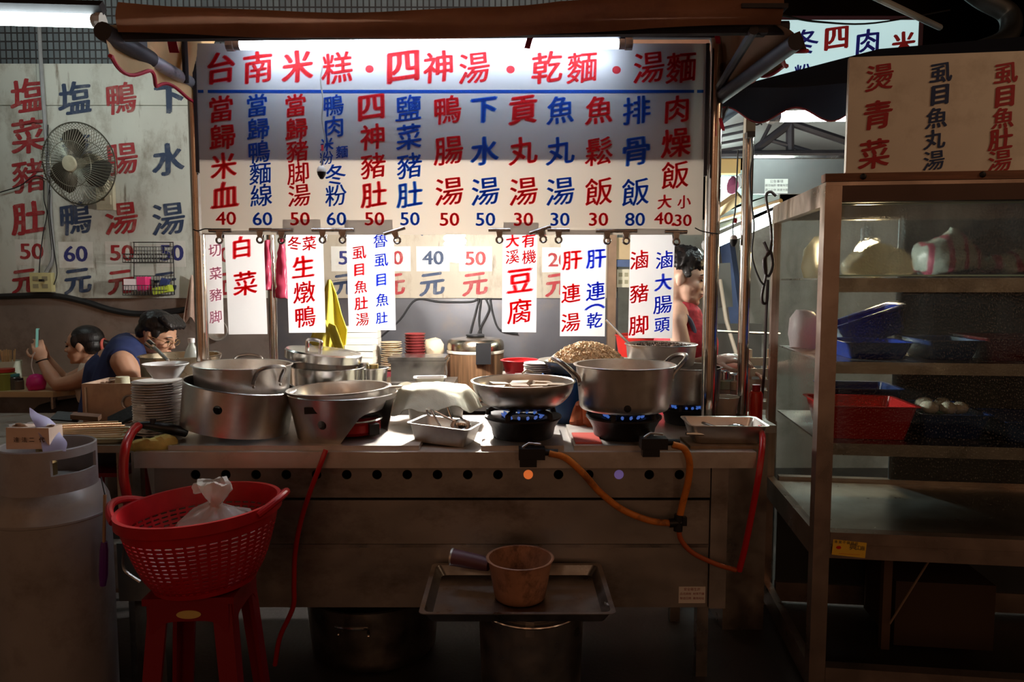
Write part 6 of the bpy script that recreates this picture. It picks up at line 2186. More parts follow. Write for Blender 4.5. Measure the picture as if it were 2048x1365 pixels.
MB().tube([Mg @ (Vector((-0.108, 0, -0.004)) + Vector((0.0, 0.034 * math.cos(k * PI / 8), 0.034 * math.sin(k * PI / 8)))) for k in range(16)], 0.008, 8, closed=True).build('hair_tie', mat('coral_hair_tie', (0.75, 0.15, 0.12), 0.6), girl)
tp_ = MB()
limb(tp_, [nb + Vector((0, 0, -0.035)), W(196, 768, Yg_ + 0.01), W(203, 800, Yg_ + 0.01), hip + Vector((0, 0, 0.03))], [0.085, 0.123, 0.113, 0.138], 18)
for y in (-0.075, 0.085):
    limb(tp_, [W(178, 757, Yg_ + y), W(184, 733, Yg_ + y), W(200, 735, Yg_ + y), W(206, 758, Yg_ + y)], [0.022, 0.024, 0.024, 0.024])
fuse(tp_, 0.006, 4).build('top', mat('white_cotton_top', (0.70, 0.66, 0.58), 0.8), girl, smooth=180)
MB().tube([wrN + Vector((0.028 * math.cos(k * PI / 8), 0.026 * math.sin(k * PI / 8), 0.010 * math.cos(k * PI / 8))) for k in range(16)], 0.004, 6, closed=True).build('bracelet', BLKR, girl)
sk = MB()
limb(sk, [hip + Vector((0.03, 0, 0)), kn + Vector((0.1, 0, 0))], [0.15, 0.12], 18)
fuse(sk, 0.008, 3).build('shorts', mat('dark_shorts', (0.03, 0.03, 0.035), 0.8), girl, smooth=180)
phn = thing('smartphone', 'pale teal smartphone held upright by the person in the white top', 'phone', W(75, 682, Yg_ - 0.04), (0, 0.06, 0.5))
MB().cbox((0, 0, 0), (0.012, 0.066, 0.135)).bevel(0.004, 2).build('case', mat('teal_case', (0.25, 0.62, 0.56), 0.4), phn, local=True)
MB().cbox((0.0066, 0, 0.002), (0.001, 0.058, 0.12)).build('screen', mat('dim_screen', (0.05, 0.05, 0.06), 0.1), phn, local=True)
stq = thing('plastic_stool', 'stool under the person in the white top', 'stool', (hip.x + 0.02, Yg_, 0))
zs_ = hip.z - 0.165
MB().cbox((0, 0, zs_), (0.28, 0.28, 0.02)).bevel(0.008, 2).build('seat', mat('blue_stool_plastic', (0.03, 0.06, 0.16), 0.4), stq, local=True)
for sx in (-1, 1):
    for sy in (-1, 1):
        MB().tube([(sx * .11, sy * .11, zs_ - 0.01), (sx * .15, sy * .15, 0)], 0.016, 8).build('leg', mat('blue_stool_plastic', (0.03, 0.06, 0.16), 0.4), stq, local=True)

# ---- man bent over his food (facing right)
Ymn = 3.67
hm = W(316, 672, Ymn)
Mm = Mhead(hm, -0.10, 0.42)
man = thing('person', 'person with short black hair and glasses in a navy sleeveless top, head bent down', 'person', (W(225, 800, Ymn).x, Ymn, 0))
mbd = MB()
head(mbd, Mm, 1.0, 1.1)
nbm = W(262, 702, Ymn)
mbd.tube([Mm @ Vector((-0.035, 0, -0.03)), Mm @ Vector((-0.06, 0, -0.075)), nbm], [0.056, 0.06, 0.068], 14)
shm = W(246, 722, Ymn - 0.17)
shf = W(246, 718, Ymn + 0.17)
hpm = W(222, 860, Ymn)
limb(mbd, [nbm, W(238, 745, Ymn), W(226, 800, Ymn), hpm], [0.09, 0.15, 0.135, 0.15], 18)
mbd.tube([shm, nbm, shf], [0.062, 0.075, 0.062], 14)
for s_, sh in ((-1, shm), (1, shf)):
    el = Vector((sh.x + 0.10, sh.y + s_ * 0.03, 0.84))
    wr = Vector((sh.x + 0.32, sh.y - s_ * 0.08, 0.86))
    limb(mbd, [sh, sh.lerp(el, .5), el], [0.060, 0.052, 0.042])
    limb(mbd, [el, el.lerp(wr, .4), wr], [0.042, 0.040, 0.028])
    hand(mbd, wr, Vector((1, -s_ * .3, 0.1)), Vector((0, 0, -1)), 0.45, 1.0, thumb=s_)
for dy in (-0.09, 0.09):
    k_ = Vector((hpm.x + 0.42, Ymn + dy, hpm.z))
    limb(mbd, [hpm + Vector((0, dy, 0)), k_], [0.10, 0.068])
    limb(mbd, [k_, Vector((k_.x - 0.03, k_.y, 0.06))], [0.064, 0.042])
    limb(mbd, [Vector((k_.x - 0.04, k_.y, 0.045)), Vector((k_.x + 0.14, k_.y, 0.035))], [0.042, 0.032])
fuse(mbd, 0.006, 4).build('body', SKIN, man, smooth=180)
face_parts(man, Mm)
hr = MB()
hr.sphere((0, 0, 0), 1, 22, Mm @ Matrix.Translation((-0.022, 0, 0.050)) @ Matrix.Diagonal((0.094, 0.080, 0.078, 1)))
hr.sphere((0, 0, 0), 1, 18, Mm @ Matrix.Translation((-0.062, 0, 0.0)) @ Matrix.Diagonal((0.050, 0.070, 0.055, 1)))
for k in range(7):
    a = -0.06 + k * 0.02
    limb(hr, [Mm @ Vector((0.02, a, 0.108)), Mm @ Vector((0.070, a * 1.0, 0.090)), Mm @ Vector((0.088, a * .8, 0.076 + 0.006 * (k % 2)))], [0.020, 0.015, 0.006])
for sy in (-1, 1):
    hr.sphere((0, 0, 0), 1, 12, Mm @ Matrix.Translation((0.018, sy * 0.066, 0.022)) @ Matrix.Diagonal((0.022, 0.012, 0.030, 1)))
fuse(hr, 0.005, 2).jitter(0.003, 60).build('hair', HAIR, man, smooth=180)
vst = MB()
limb(vst, [nbm + Vector((-0.015, 0, -0.045)), W(238, 748, Ymn), W(226, 800, Ymn), hpm + Vector((0, 0, 0.02))], [0.105, 0.16, 0.146, 0.16], 18)
vst.tube([W(244, 722, Ymn - 0.185), W(250, 708, Ymn - 0.09), W(254, 702, Ymn), W(250, 706, Ymn + 0.09), W(244, 718, Ymn + 0.185)], [0.066, 0.086, 0.094, 0.086, 0.066], 16)
for sy in (-0.09, 0.09):
    limb(vst, [W(250, 712, Ymn + sy), W(236, 760, Ymn + sy), W(226, 820, Ymn + sy)], [0.10, 0.115, 0.11], 16)
fuse(vst, 0.007, 4).build('vest', mat('navy_vest', (0.018, 0.03, 0.11), 0.8, var=0.2, vs=12), man, smooth=180)
pan_ = MB()
limb(pan_, [hpm + Vector((-0.02, 0, -0.02)), hpm + Vector((0.38, 0, 0))], [0.17, 0.12], 18)
fuse(pan_, 0.008, 3).build('trousers', mat('dark_trousers', (0.03, 0.03, 0.04), 0.8), man, smooth=180)
gls = MB()
for sy in (-1, 1):
    gls.tube([Mm @ Vector((0.092, sy * 0.032 + 0.021 * math.cos(k * PI / 8), 0.0 + 0.016 * math.sin(k * PI / 8))) for k in range(16)], 0.0016, 6, closed=True)
    gls.tube([Mm @ Vector((0.090, sy * 0.053, 0.004)), Mm @ Vector((0.05, sy * 0.070, 0.006)), Mm @ Vector((-0.004, sy * 0.082, 0.004))], 0.0016, 6)
gls.tube([Mm @ Vector((0.094, -0.011, 0.004)), Mm @ Vector((0.099, 0, 0.008)), Mm @ Vector((0.094, 0.011, 0.004))], 0.0016, 6)
gls.build('glasses', mat('gilt_wire', (0.62, 0.45, 0.22), 0.3, 0.9), man)
sm = thing('plastic_stool', 'stool under the person in the navy sleeveless top', 'stool', (hpm.x - 0.01, Ymn, 0))
zs2 = hpm.z - 0.20
MB().cbox((0, 0, zs2), (0.28, 0.28, 0.02)).bevel(0.008, 2).build('seat', stm, sm, local=True)
for sx in (-1, 1):
    for sy in (-1, 1):
        MB().tube([(sx * .11, sy * .11, zs2 - 0.01), (sx * .15, sy * .15, 0)], 0.016, 8).build('leg', stm, sm, local=True)

# ---- stall keeper at the right pole (facing right)
Yk_ = 3.36
hk = W(1369, 558, Yk_)
Mk_ = Mhead(hk, -0.38, 0.16)
kp = thing('person', 'person with short curly hair and red blouse reaching out a gloved hand', 'person', (W(1365, 700, Yk_).x, Yk_, 0))
kb = MB()
head(kb, Mk_, 1.08, 1.12)
nbk = W(1356, 622, Yk_)
kb.tube([Mk_ @ Vector((-0.03, 0, -0.05)), Mk_ @ Vector((-0.045, 0, -0.09)), nbk], [0.054, 0.054, 0.060], 14)
skn = W(1352, 647, Yk_ - 0.17)
skf = W(1372, 640, Yk_ + 0.17)
hpk = W(1354, 900, Yk_ + 0.02)
limb(kb, [nbk + Vector((0.01, 0, -0.04)), W(1366, 690, Yk_ + 0.01), W(1362, 780, Yk_ + 0.02), hpk], [0.09, 0.135, 0.135, 0.155], 18)
kb.tube([skn, nbk, skf], [0.046, 0.058, 0.046], 14)
eln = W(1376, 742, Yk_ - 0.24)
wrn = W(1425, 722, Yk_ - 0.36)
limb(kb, [skn, skn.lerp(eln, .5), eln], [0.044, 0.041, 0.037])
limb(kb, [eln, eln.lerp(wrn, .4), wrn], [0.043, 0.040, 0.029])
elf = W(1415, 735, Yk_ + 0.16)
wrf = W(1480, 735, Yk_ + 0.02)
limb(kb, [skf, skf.lerp(elf, .5), elf], [0.058, 0.05, 0.042])
limb(kb, [elf, elf.lerp(wrf, .4), wrf], [0.042, 0.038, 0.027])
hand(kb, wrn, W(1470, 716, Yk_ - 0.40) - wrn, Vector((0.2, 0.2, -1)), 0.42, 0.95, thumb=1)
hand(kb, wrf, W(1510, 742, Yk_ - 0.04) - wrf, Vector((0.1, -0.3, -1)), 0.4, 0.95, thumb=-1)
for dy in (-0.085, 0.095):
    limb(kb, [hpk + Vector((0, dy, 0)), Vector((hpk.x, Yk_ + dy, 0.45)), Vector((hpk.x - 0.01, Yk_ + dy, 0.07))], [0.095, 0.06, 0.042])
    limb(kb, [Vector((hpk.x - 0.02, Yk_ + dy, 0.045)), Vector((hpk.x + 0.16, Yk_ + dy, 0.035))], [0.042, 0.032])
fuse(kb, 0.006, 4).build('body', SKINW, kp, smooth=180)
face_parts(kp, Mk_, 1.08)
hr = MB()
hr.sphere((0, 0, 0), 1, 22, Mk_ @ Matrix.Translation((-0.016, 0, 0.078)) @ Matrix.Diagonal((0.104, 0.090, 0.076, 1)))
hr.sphere((0, 0, 0), 1, 18, Mk_ @ Matrix.Translation((-0.070, 0, 0.012)) @ Matrix.Diagonal((0.050, 0.070, 0.065, 1)))
for sy in (-1, 1):
    hr.sphere((0, 0, 0), 1, 12, Mk_ @ Matrix.Translation((0.022, sy * 0.076, 0.034)) @ Matrix.Diagonal((0.022, 0.010, 0.026, 1)))
fuse(hr, 0.006, 2).jitter(0.008, 45, 2.0).jitter(0.004, 110, 5.0).build('hair', HAIR, kp, smooth=180)
ap = MB()
limb(ap, [nbk + Vector((0.02, 0, -0.045)), W(1371, 682, Yk_ + 0.01), W(1364, 780, Yk_ + 0.02), hpk], [0.10, 0.150, 0.150, 0.172], 18)
fuse(ap, 0.007, 4).build('blouse', mat('red_print_blouse', (0.52, 0.04, 0.06), 0.8, var=0.5, vs=40), kp, smooth=180)
strap = mat('slate_apron_tape', (0.10, 0.12, 0.20), 0.7)
for dy in (-0.11, 0.10):
    MB().tube(smoothpath([W(1366, 628, Yk_ + dy - 0.02), W(1382, 645, Yk_ + dy * .8 - 0.02), W(1396, 690, Yk_ + dy * .8 - 0.02), W(1402, 730, Yk_ + dy * .8)], 5), 0.011, 8).build('apron_strap', strap, kp)
q = MB()
limb(q, [W(1392, 668, Yk_ - 0.0), W(1394, 760, Yk_ + 0.0), W(1388, 880, Yk_)], [0.05, 0.075, 0.09], 14)
q.build('apron', mat('teal_apron', (0.04, 0.16, 0.15), 0.7), kp, smooth=180)
gv = MB()
hand(gv, wrn, W(1470, 716, Yk_ - 0.40) - wrn, Vector((0.2, 0.2, -1)), 0.42, 1.06, thumb=1)
gv.tube([wrn.lerp(eln, .15), wrn], [0.040, 0.034], 14)
fuse(gv, 0.005, 2).jitter(0.003, 50).build('glove', mat('clear_plastic_glove', (0.76, 0.62, 0.54), 0.3, transluc=0.3), kp, smooth=180)
# ================================================================== GLASS CABINET AT THE RIGHT
TH = math.radians(7.2)
YCAB = 2.36
XCAB = XA(1640, 700, YCAB)
cab = thing('glass_cabinet', 'tall steel-framed glass food cabinet with misted panes at the right', 'display cabinet', (XCAB, YCAB, 0), (0, 0, -TH))
CM = ROOTM[cab.name]
CW_, CD = 1.25, 0.74
zz = lambda py: ZA(py, YCAB)
zTop, zG1, zS1a, zS1b = zz(372), zz(404), zz(556), zz(585)
zS2a, zS2b, zS3a, zS3b = zz(727), zz(751), zz(893), zz(917)
zG0, zR0, zLo = zz(1064), zz(1116), zz(1334)
cabst = mat('brown_steel_profile', (0.44, 0.36, 0.31), 0.34, 0.9, var=0.2, vs=5, rvar=0.1, dirt=(0.16, 0.10, 0.08), ds=4, da=0.5)


def cbx(name, x0, x1, y0, y1, z0, z1, m=None, par=None, bv=0.003, lab=None):
    b = MB().box(x0, x1, y0, y1, z0, z1)
    if bv:
        b.bevel(bv, 2)
    o = b.build(name, m or cabst, par or cab, local=True)
    if lab:
        o['label'] = lab
    return o


PW = 0.052
cbx('post', 0, PW, 0, PW, 0, zTop)
cbx('post', 0, 0.030, CD - 0.034, CD, 0, zTop)
cbx('post', CW_ - PW, CW_, 0, PW, 0, zTop)
cbx('post', CW_ - PW, CW_, CD - 0.034, CD, 0, zTop)
# top frame, glass rails
cbx('top_rail', PW + 0.001, CW_ - PW, 0, 0.045, zG1, zTop, mat('dark_brown_rail', (0.09, 0.055, 0.045), 0.45, 0.4, var=0.2, vs=5))
cbx('top_rail', 0, 0.03, PW + 0.001, CD - 0.035, zG1 - 0.012, zTop)
cbx('top_rail', CW_ - 0.03, CW_, PW + 0.001, CD - 0.035, zG1, zTop)
cbx('top_rail', PW, CW_ - PW, CD - 0.034, CD, zG1, zTop)
cbx('top_panel', 0.002, CW_ - 0.002, 0.002, CD - 0.002, zTop + 0.0005, zTop + 0.012)
cbx('bottom_rail', PW + 0.001, CW_ - PW, 0.0, 0.045, zz(1087), zG0)
cbx('bottom_rail', PW + 0.001, CW_ - PW, 0.004, 0.045, zR0, zz(1088))
cbx('bottom_rail', 0.0, 0.03, PW + 0.001, CD - 0.035, zR0, zG0)
cbx('bottom_rail', PW, CW_ - PW, CD - 0.034, CD, zR0, zG0)
cbx('foot_rail', PW + 0.001, CW_ - PW, 0.0, 0.045, 0.02, zLo)
cbx('foot_rail', 0, 0.03, PW + 0.001, CD - 0.035, 0.02, zLo)
cbx('foot_rail', PW, CW_ - PW, CD - 0.034, CD, 0.02, zLo)
cbx('base_panel', 0.031, CW_ - 0.031, 0.046, CD - 0.035, zG0 - 0.03, zG0 - 0.018, STEEL)
for za, zb__ in ((zS1a, zS1b), (zS2a, zS2b), (zS3a, zS3b)):
    b = MB()
    b.box(0.034, CW_ - 0.034, 0.056, CD - 0.04, za - 0.006, za)
    b.box(0.034, CW_ - 0.034, 0.056, 0.062, zb__, za - 0.006)
    b.bevel(0.002, 1)
    b.build('shelf', STEELD, cab, local=True)
cbx('back_panel', 0.50, CW_ - PW - 0.001, CD - 0.022, CD - 0.012, zG0 + 0.001, zG1 - 0.001, mat('added_shade_sheet', (0.05, 0.06, 0.065), 0.4, 0.5))  # dark sheet added so the right of the interior reads as shade
cbx('lower_shade_sheet', PW, CW_ - PW - 0.001, CD - 0.022, CD - 0.012, zLo + 0.001, zR0 - 0.001, mat('added_shade_sheet', (0.05, 0.06, 0.065), 0.4, 0.5))  # added dark sheet standing in for the shade under the cabinet
# wooden batten carrying the sign board
cbx('wooden_batten', 0.0, CW_, 0.004, 0.05, zTop + 0.014, zz(347), WOOD, lab='dark red wooden batten')
for x in (0.115, 0.47):
    MB().sphere((x, 0.002, (zTop + zz(347)) / 2 + 0.008), (0.010, 0.004, 0.010), 10).build('bolt', IRON, cab, local=True)

# misted glass
def glass(name, fog, foglevel, tint, drops=0.25):
    m = bpy.data.materials.new(name)
    m.use_nodes = True
    nt = m.node_tree
    N, L = nt.nodes, nt.links
    N.remove(N['Principled BSDF'])
    out = N['Material Output']
    tr = N.new('ShaderNodeBsdfTransparent')
    tr.inputs[0].default_value = (*tint, 1)
    rf = N.new('ShaderNodeBsdfRefraction')
    rf.inputs['Roughness'].default_value = 0.34
    rf.inputs['IOR'].default_value = 1.06
    rf.inputs[0].default_value = (*tint, 1)
    df = N.new('ShaderNodeBsdfTranslucent')
    df.inputs[0].default_value = (0.75, 0.78, 0.76, 1)
    gl = N.new('ShaderNodeBsdfGlossy')
    gl.inputs['Roughness'].default_value = 0.08
    tc = N.new('ShaderNodeTexCoord')
    mp = N.new('ShaderNodeMapping')
    mp.inputs['Scale'].default_value = (1, 1, 0.35)
    L.new(tc.outputs['Object'], mp.inputs[0])
    n1 = N.new('ShaderNodeTexNoise')
    n1.inputs['Scale'].default_value = 3.2
    n1.inputs['Detail'].default_value = 7
    L.new(mp.outputs[0], n1.inputs['Vector'])
    r1 = N.new('ShaderNodeMapRange')
    r1.inputs['From Min'].default_value = 0.40
    r1.inputs['From Max'].default_value = 0.62
    r1.inputs['To Min'].default_value = fog * 0.4
    r1.inputs['To Max'].default_value = fog
    L.new(n1.outputs[0], r1.inputs['Value'])
    sz_ = N.new('ShaderNodeSeparateXYZ')
    L.new(tc.outputs['Object'], sz_.inputs[0])
    rz_ = N.new('ShaderNodeMapRange')
    rz_.inputs['From Min'].default_value = zS2a - 0.05
    rz_.inputs['From Max'].default_value = zS1a + 0.05
    rz_.inputs['To Min'].default_value = 0.18
    rz_.inputs['To Max'].default_value = 1.0
    L.new(sz_.outputs[2], rz_.inputs['Value'])
    mu_ = N.new('ShaderNodeMath')
    mu_.operation = 'MULTIPLY'
    L.new(r1.outputs[0], mu_.inputs[0])
    L.new(rz_.outputs[0], mu_.inputs[1])
    vo = N.new('ShaderNodeTexVoronoi')
    vo.inputs['Scale'].default_value = 120
    L.new(tc.outputs['Object'], vo.inputs['Vector'])
    bp = N.new('ShaderNodeBump')
    bp.inputs['Strength'].default_value = drops
    bp.inputs['Distance'].default_value = 0.002
    L.new(vo.outputs['Distance'], bp.inputs['Height'])
    L.new(bp.outputs[0], rf.inputs['Normal'])
    L.new(bp.outputs[0], gl.inputs['Normal'])
    mf = N.new('ShaderNodeMixShader')
    mf.inputs[0].default_value = foglevel
    L.new(rf.outputs[0], mf.inputs[1])
    L.new(df.outputs[0], mf.inputs[2])
    m1_ = N.new('ShaderNodeMixShader')
    L.new(mu_.outputs[0], m1_.inputs[0])
    L.new(tr.outputs[0], m1_.inputs[1])
    L.new(mf.outputs[0], m1_.inputs[2])
    fr_ = N.new('ShaderNodeFresnel')
    fr_.inputs[0].default_value = 1.45
    m2_ = N.new('ShaderNodeMixShader')
    L.new(fr_.outputs[0], m2_.inputs[0])
    L.new(m1_.outputs[0], m2_.inputs[1])
    L.new(gl.outputs[0], m2_.inputs[2])
    L.new(m2_.outputs[0], out.inputs[0])
    return m


gF = glass('misted_front_glass', 0.92, 0.14, (0.86, 0.93, 0.90), 0.5)
gS = glass('side_glass', 0.22, 0.25, (0.90, 0.95, 0.93), 0.1)


def pane(name, pts, m, lab):
    b = MB()
    b.poly(pts)
    o = b.build(name, m, cab, local=True, smooth=0, recalc=False)
    o['label'] = lab
    return o


pane('glass_pane', [(PW, 0.040, zG0), (CW_ - PW, 0.040, zG0), (CW_ - PW, 0.040, zG1), (PW, 0.040, zG1)], gF, 'misted front glass')
pane('glass_pane', [(0.016, CD - 0.034, zG0), (0.016, PW, zG0), (0.016, PW, zG1 - 0.012), (0.016, CD - 0.034, zG1 - 0.012)], gS, 'clear side glass')
for z in (zG1 - 0.004, zS1a + 0.008):
    MB().box(PW, CW_ - PW, 0.036, 0.044, z - 0.003, z + 0.002).build('glass_edge', mat('aqua_glass_edge', (0.35, 0.62, 0.58), 0.15), cab, local=True)
CLOC = lambda px, py, d: CM.inverted() @ on_plane(px, py, CM @ Vector((0, d, 0)), Vector((math.sin(TH), math.cos(TH), 0)) * -1)
CWLD = lambda x, y, z: CM @ Vector((x, y, z))
# yellow sticker
p = CLOC(1698, 1098, 0.0)
stk = thing('yellow_sticker', 'yellow printed sticker at the lower left corner of the glass cabinet', 'sticker', CM @ Vector((p.x, -0.001, p.z)), (0, 0.07, -TH))
MB().box(-0.053, 0.053, -0.0008, 0.0004, -0.026, 0.026).build('paper', mat('yellow_label', (0.80, 0.52, 0.05), 0.5), stk, local=True)
nS = Vector((-math.sin(TH), -math.cos(TH), 0))
uS = Vector((math.cos(TH), -math.sin(TH), 0))
OST = CM @ Vector((p.x, -0.002, p.z))
lettering(stk, [(c, 1672 + i * 8.2, 1084 + i * .7, 6) for i, c in enumerate('專業不鏽鋼設')] + [(c, 1706 + i * 15, 1094 + i, 13) for i, c in enumerate('興')] + [(c, 1716 + i * 9, 1096 + i, 9) for i, c in enumerate('工廠')], INKB, OST, nS, uS, bold=0.0, brush=False)
lettering(stk, [(c, 1680 + i * 5.2, 1108 + i * .3, 6) for i, c in enumerate('一一一一一一一一')], RED, OST, nS, uS, bold=0.0, brush=False)
q = MB().sphere(CM @ Vector((p.x - 0.031, -0.0015, p.z + 0.003)), (0.011, 0.0012, 0.006), 12)
q.build('printed_mark', RED, stk)

# sign board on the cabinet
Ob = CM @ Vector((0.02, 0.012, 0))
bl_, br_ = on_plane(1690, 346, Ob, nS), on_plane(2150, 346, Ob, nS)
tl_ = on_plane(1704, 113, Ob, nS)
cs_ = thing('cabinet_sign', 'cream painted sign board standing on the glass cabinet', 'sign', CM @ Vector((0.3, 0.02, zz(347))), (0, 0, -TH))
CS = ROOTM[cs_.name].inverted()
lb = CS @ bl_
rb_ = CS @ br_
lt = CS @ tl_
MB().box((lb.x + lt.x) / 2, rb_.x, -0.0, 0.018, zz(347) - zz(347) + 0.0005, lt.z).bevel(0.002, 1).build('board', mat('cream_sign_board', (0.82, 0.78, 0.68), 0.6, var=0.08, vs=5, dirt=(0.30, 0.22, 0.14), ds=4, da=0.5), cs_, local=True)
OB2 = CM @ Vector((0, 0.02 - 0.0005, 0))
OB2 = cs_.location + nS * 0.0004
SRED = mat('dull_red_paint', (0.42, 0.015, 0.025), 0.5)
SBLU = mat('navy_paint', (0.012, 0.04, 0.14), 0.5)
lettering(cs_, [('燙', 1759, 155, 52), ('青', 1755, 230, 54), ('菜', 1748, 308, 56)], SRED, OB2, nS, uS)
lettering(cs_, [('虱', 1882, 146, 38), ('目', 1880, 190, 38), ('魚', 1873, 236, 40), ('丸', 1869, 279, 38), ('湯', 1867, 321, 38)], SBLU, OB2, nS, uS)
lettering(cs_, [('虱', 2012, 147, 40), ('目', 2010, 193, 40), ('魚', 2006, 236, 40), ('肚', 2001, 279, 42), ('湯', 1999, 322, 42)], SRED, OB2, nS, uS)

# ---- what is in the cabinet
def cthing(nm, lab, cat_, x, y, z, rz=0):
    return thing(nm, lab, cat_, CM @ Vector((x, y, z)), (0, 0, -TH + rz))


stripeF = bpy.data.materials.new('pink_striped_bag_film')
stripeF.use_nodes = True
_n = stripeF.node_tree.nodes
_l = stripeF.node_tree.links
_tc = _n.new('ShaderNodeTexCoord')
_w = _n.new('ShaderNodeTexWave')
_w.inputs['Scale'].default_value = 6.0
_w.inputs['Distortion'].default_value = 2.5
_w.inputs['Detail'].default_value = 2.0
_l.new(_tc.outputs['Object'], _w.inputs['Vector'])
_r = _n.new('ShaderNodeValToRGB')
_r.color_ramp.elements[0].position = 0.72
_r.color_ramp.elements[0].color = (0.60, 0.68, 0.60, 1)
_r.color_ramp.elements[1].position = 0.82
_r.color_ramp.elements[1].color = (0.62, 0.12, 0.20, 1)
_l.new(_w.outputs[0], _r.inputs[0])
_l.new(_r.outputs[0], _n['Principled BSDF'].inputs['Base Color'])
_n['Principled BSDF'].inputs['Roughness'].default_value = 0.3
whiteF = mat('white_bag_film', (0.88, 0.80, 0.64), 0.35, transluc=0.75)
for i, (px, py, w, h, d, m, lab) in enumerate(((1890, 505, 0.10, 0.115, 0.22, stripeF, 'striped plastic bag of food on the top shelf of the cabinet, the taller of two'), (2030, 528, 0.09, 0.075, 0.20, stripeF, 'low striped plastic bag on the top shelf of the cabinet, at the right'),
                                               (1755, 505, 0.12, 0.115, 0.50, whiteF, 'plain white plastic bag at the back of the top shelf of the cabinet'))):
    p = CLOC(px, 560, d)
    t = cthing('plastic_bag', lab, 'plastic bag', p.x, d, zS1a + 0.002)
    q = MB().lathe([(p_.x, p_.y) for p_ in smoothpath([(0, 0, 0), (w * .9, 0.004, 0), (w * 1.05, h * .3, 0), (w * .85, h * .7, 0), (w * .35, h * 1.05, 0), (w * .12, h * 1.2, 0), (0, h * 1.3, 0)], 5)[1:]], 40).jitter(0.03, 9, i).jitter(0.010, 32, i + 3)
    zmin = min(v.co.z for v in q.bm.verts)
    q.bm.transform(Matrix.Translation((0, 0, -zmin)))
    q.build('bag', m, t, local=True, smooth=120)


def tub(lab, x, y, z, L_, Wd, H, m, rz=0, nm='plastic_tub', ry=0):
    t = rect_pan(lab, CM @ Vector((x, y, z)), L_, Wd, H, -TH + rz, name=nm, m=m, flare=0.82, lipw=0.010, ry=ry)
    t['category'] = 'tub'
    return t


cblue = mat('royal_blue_plastic', (0.02, 0.06, 0.42), 0.3)
cnavy = mat('navy_plastic', (0.015, 0.04, 0.16), 0.35)
cred = mat('scarlet_plastic', (0.62, 0.02, 0.02), 0.3)
cdark = mat('dark_red_plastic', (0.16, 0.015, 0.015), 0.4)
p = CLOC(1735, 725, 0.25)
tub('royal blue tub on the second cabinet shelf beside the left post', p.x, 0.25, zS2a + 0.001, 0.22, 0.22, 0.055, cblue)
p = CLOC(1750, 700, 0.42)
tub('royal blue tub tilted up behind another blue tub on the second cabinet shelf', p.x, 0.47, zS2a + 0.045, 0.24, 0.16, 0.10, cblue, nm='plastic_tub', ry=-0.35)
p = CLOC(1870, 725, 0.25)
tub('navy tub on the second cabinet shelf, right of the royal blue ones', p.x + 0.01, 0.25, zS2a + 0.001, 0.17, 0.24, 0.065, cnavy)
p = CLOC(1995, 725, 0.25)
tub('dark red tub on the second cabinet shelf', p.x + 0.02, 0.25, zS2a + 0.001, 0.24, 0.26, 0.075, cdark)
p = CLOC(1705, 880, 0.22)
RT = tub('scarlet tub on the third cabinet shelf behind the left post', p.x - 0.005, 0.235, zS3a + 0.001, 0.30, 0.26, 0.115, cred)
RT.location = CM @ Vector((0.205, 0.235, zS3a + 0.001))
tub('navy tub at the back of the third cabinet shelf, behind the scarlet tub', 0.30, 0.54, zS3a + 0.001, 0.26, 0.22, 0.13, cnavy)
tub('navy tub with white buns on the third cabinet shelf, right of the scarlet tub', 0.50, 0.30, zS3a + 0.001, 0.22, 0.30, 0.085, cnavy)
tub('low blue tub on the third cabinet shelf, right of the one with white buns', 0.76, 0.25, zS3a + 0.001, 0.24, 0.26, 0.07, cnavy)
bun = MB().sphere((0, 0, 0), (0.032, 0.028, 0.022), 16).jitter(0.004, 30).build('steamed_bun', mat('steamed_dough', (0.80, 0.74, 0.60), 0.6, sss=0.1))
tag(bun, 'white bun heaped in the navy tub on the third cabinet shelf', 'bun', 'white buns in the navy tub')
for i, (dx, dy, dz) in enumerate(((-0.05, -0.04, 0.085), (0.01, -0.05, 0.085), (0.06, -0.03, 0.083), (-0.03, 0.03, 0.088), (0.04, 0.04, 0.088))):
    b_ = bun if i == 0 else bun.copy()
    if i:
        COL.objects.link(b_)
    b_.location = CM @ Vector((0.50 + dx, 0.30 + dy, zS3a + dz - 0.012))
    b_.rotation_euler = (0.1 * i, 0.2, i)
heap = MB().lathe([(0.001, 0.03), (0.06, 0.02), (0.085, 0)], 24, CM @ Matrix.Translation((0.5, 0.3, zS3a + 0.045)), 1, 1.3)
tag(heap.build('chopped_greens', mat('dark_green_leaf', (0.05, 0.09, 0.03), 0.6)), 'dark greens under the white buns in the navy tub', 'food', kind='stuff')
# white bags seen through the side pane
q = MB().lathe([(0, 0), (0.045, 0.0), (0.055, 0.05), (0.045, 0.11), (0.022, 0.145), (0.012, 0.16), (0, 0.162)], 24, CM @ Matrix.Translation((0.11, 0.46, zS1a + 0.001))).jitter(0.012, 20, 2)
tag(q.build('plastic_bag', whiteF, smooth=50), 'white plastic bag on the top cabinet shelf seen through the side pane', 'plastic bag')
q = MB().lathe([(0, 0), (0.05, 0.0), (0.06, 0.05), (0.055, 0.12), (0.035, 0.15), (0, 0.16)], 24, CM @ Matrix.Translation((0.10, 0.58, zS2a + 0.001))).jitter(0.012, 20, 6)
tag(q.build('plastic_bag', mat('pinkish_bag_film', (0.74, 0.60, 0.62), 0.4, transluc=0.4), smooth=50), 'pinkish plastic bag on the second cabinet shelf seen through the side pane', 'plastic bag')
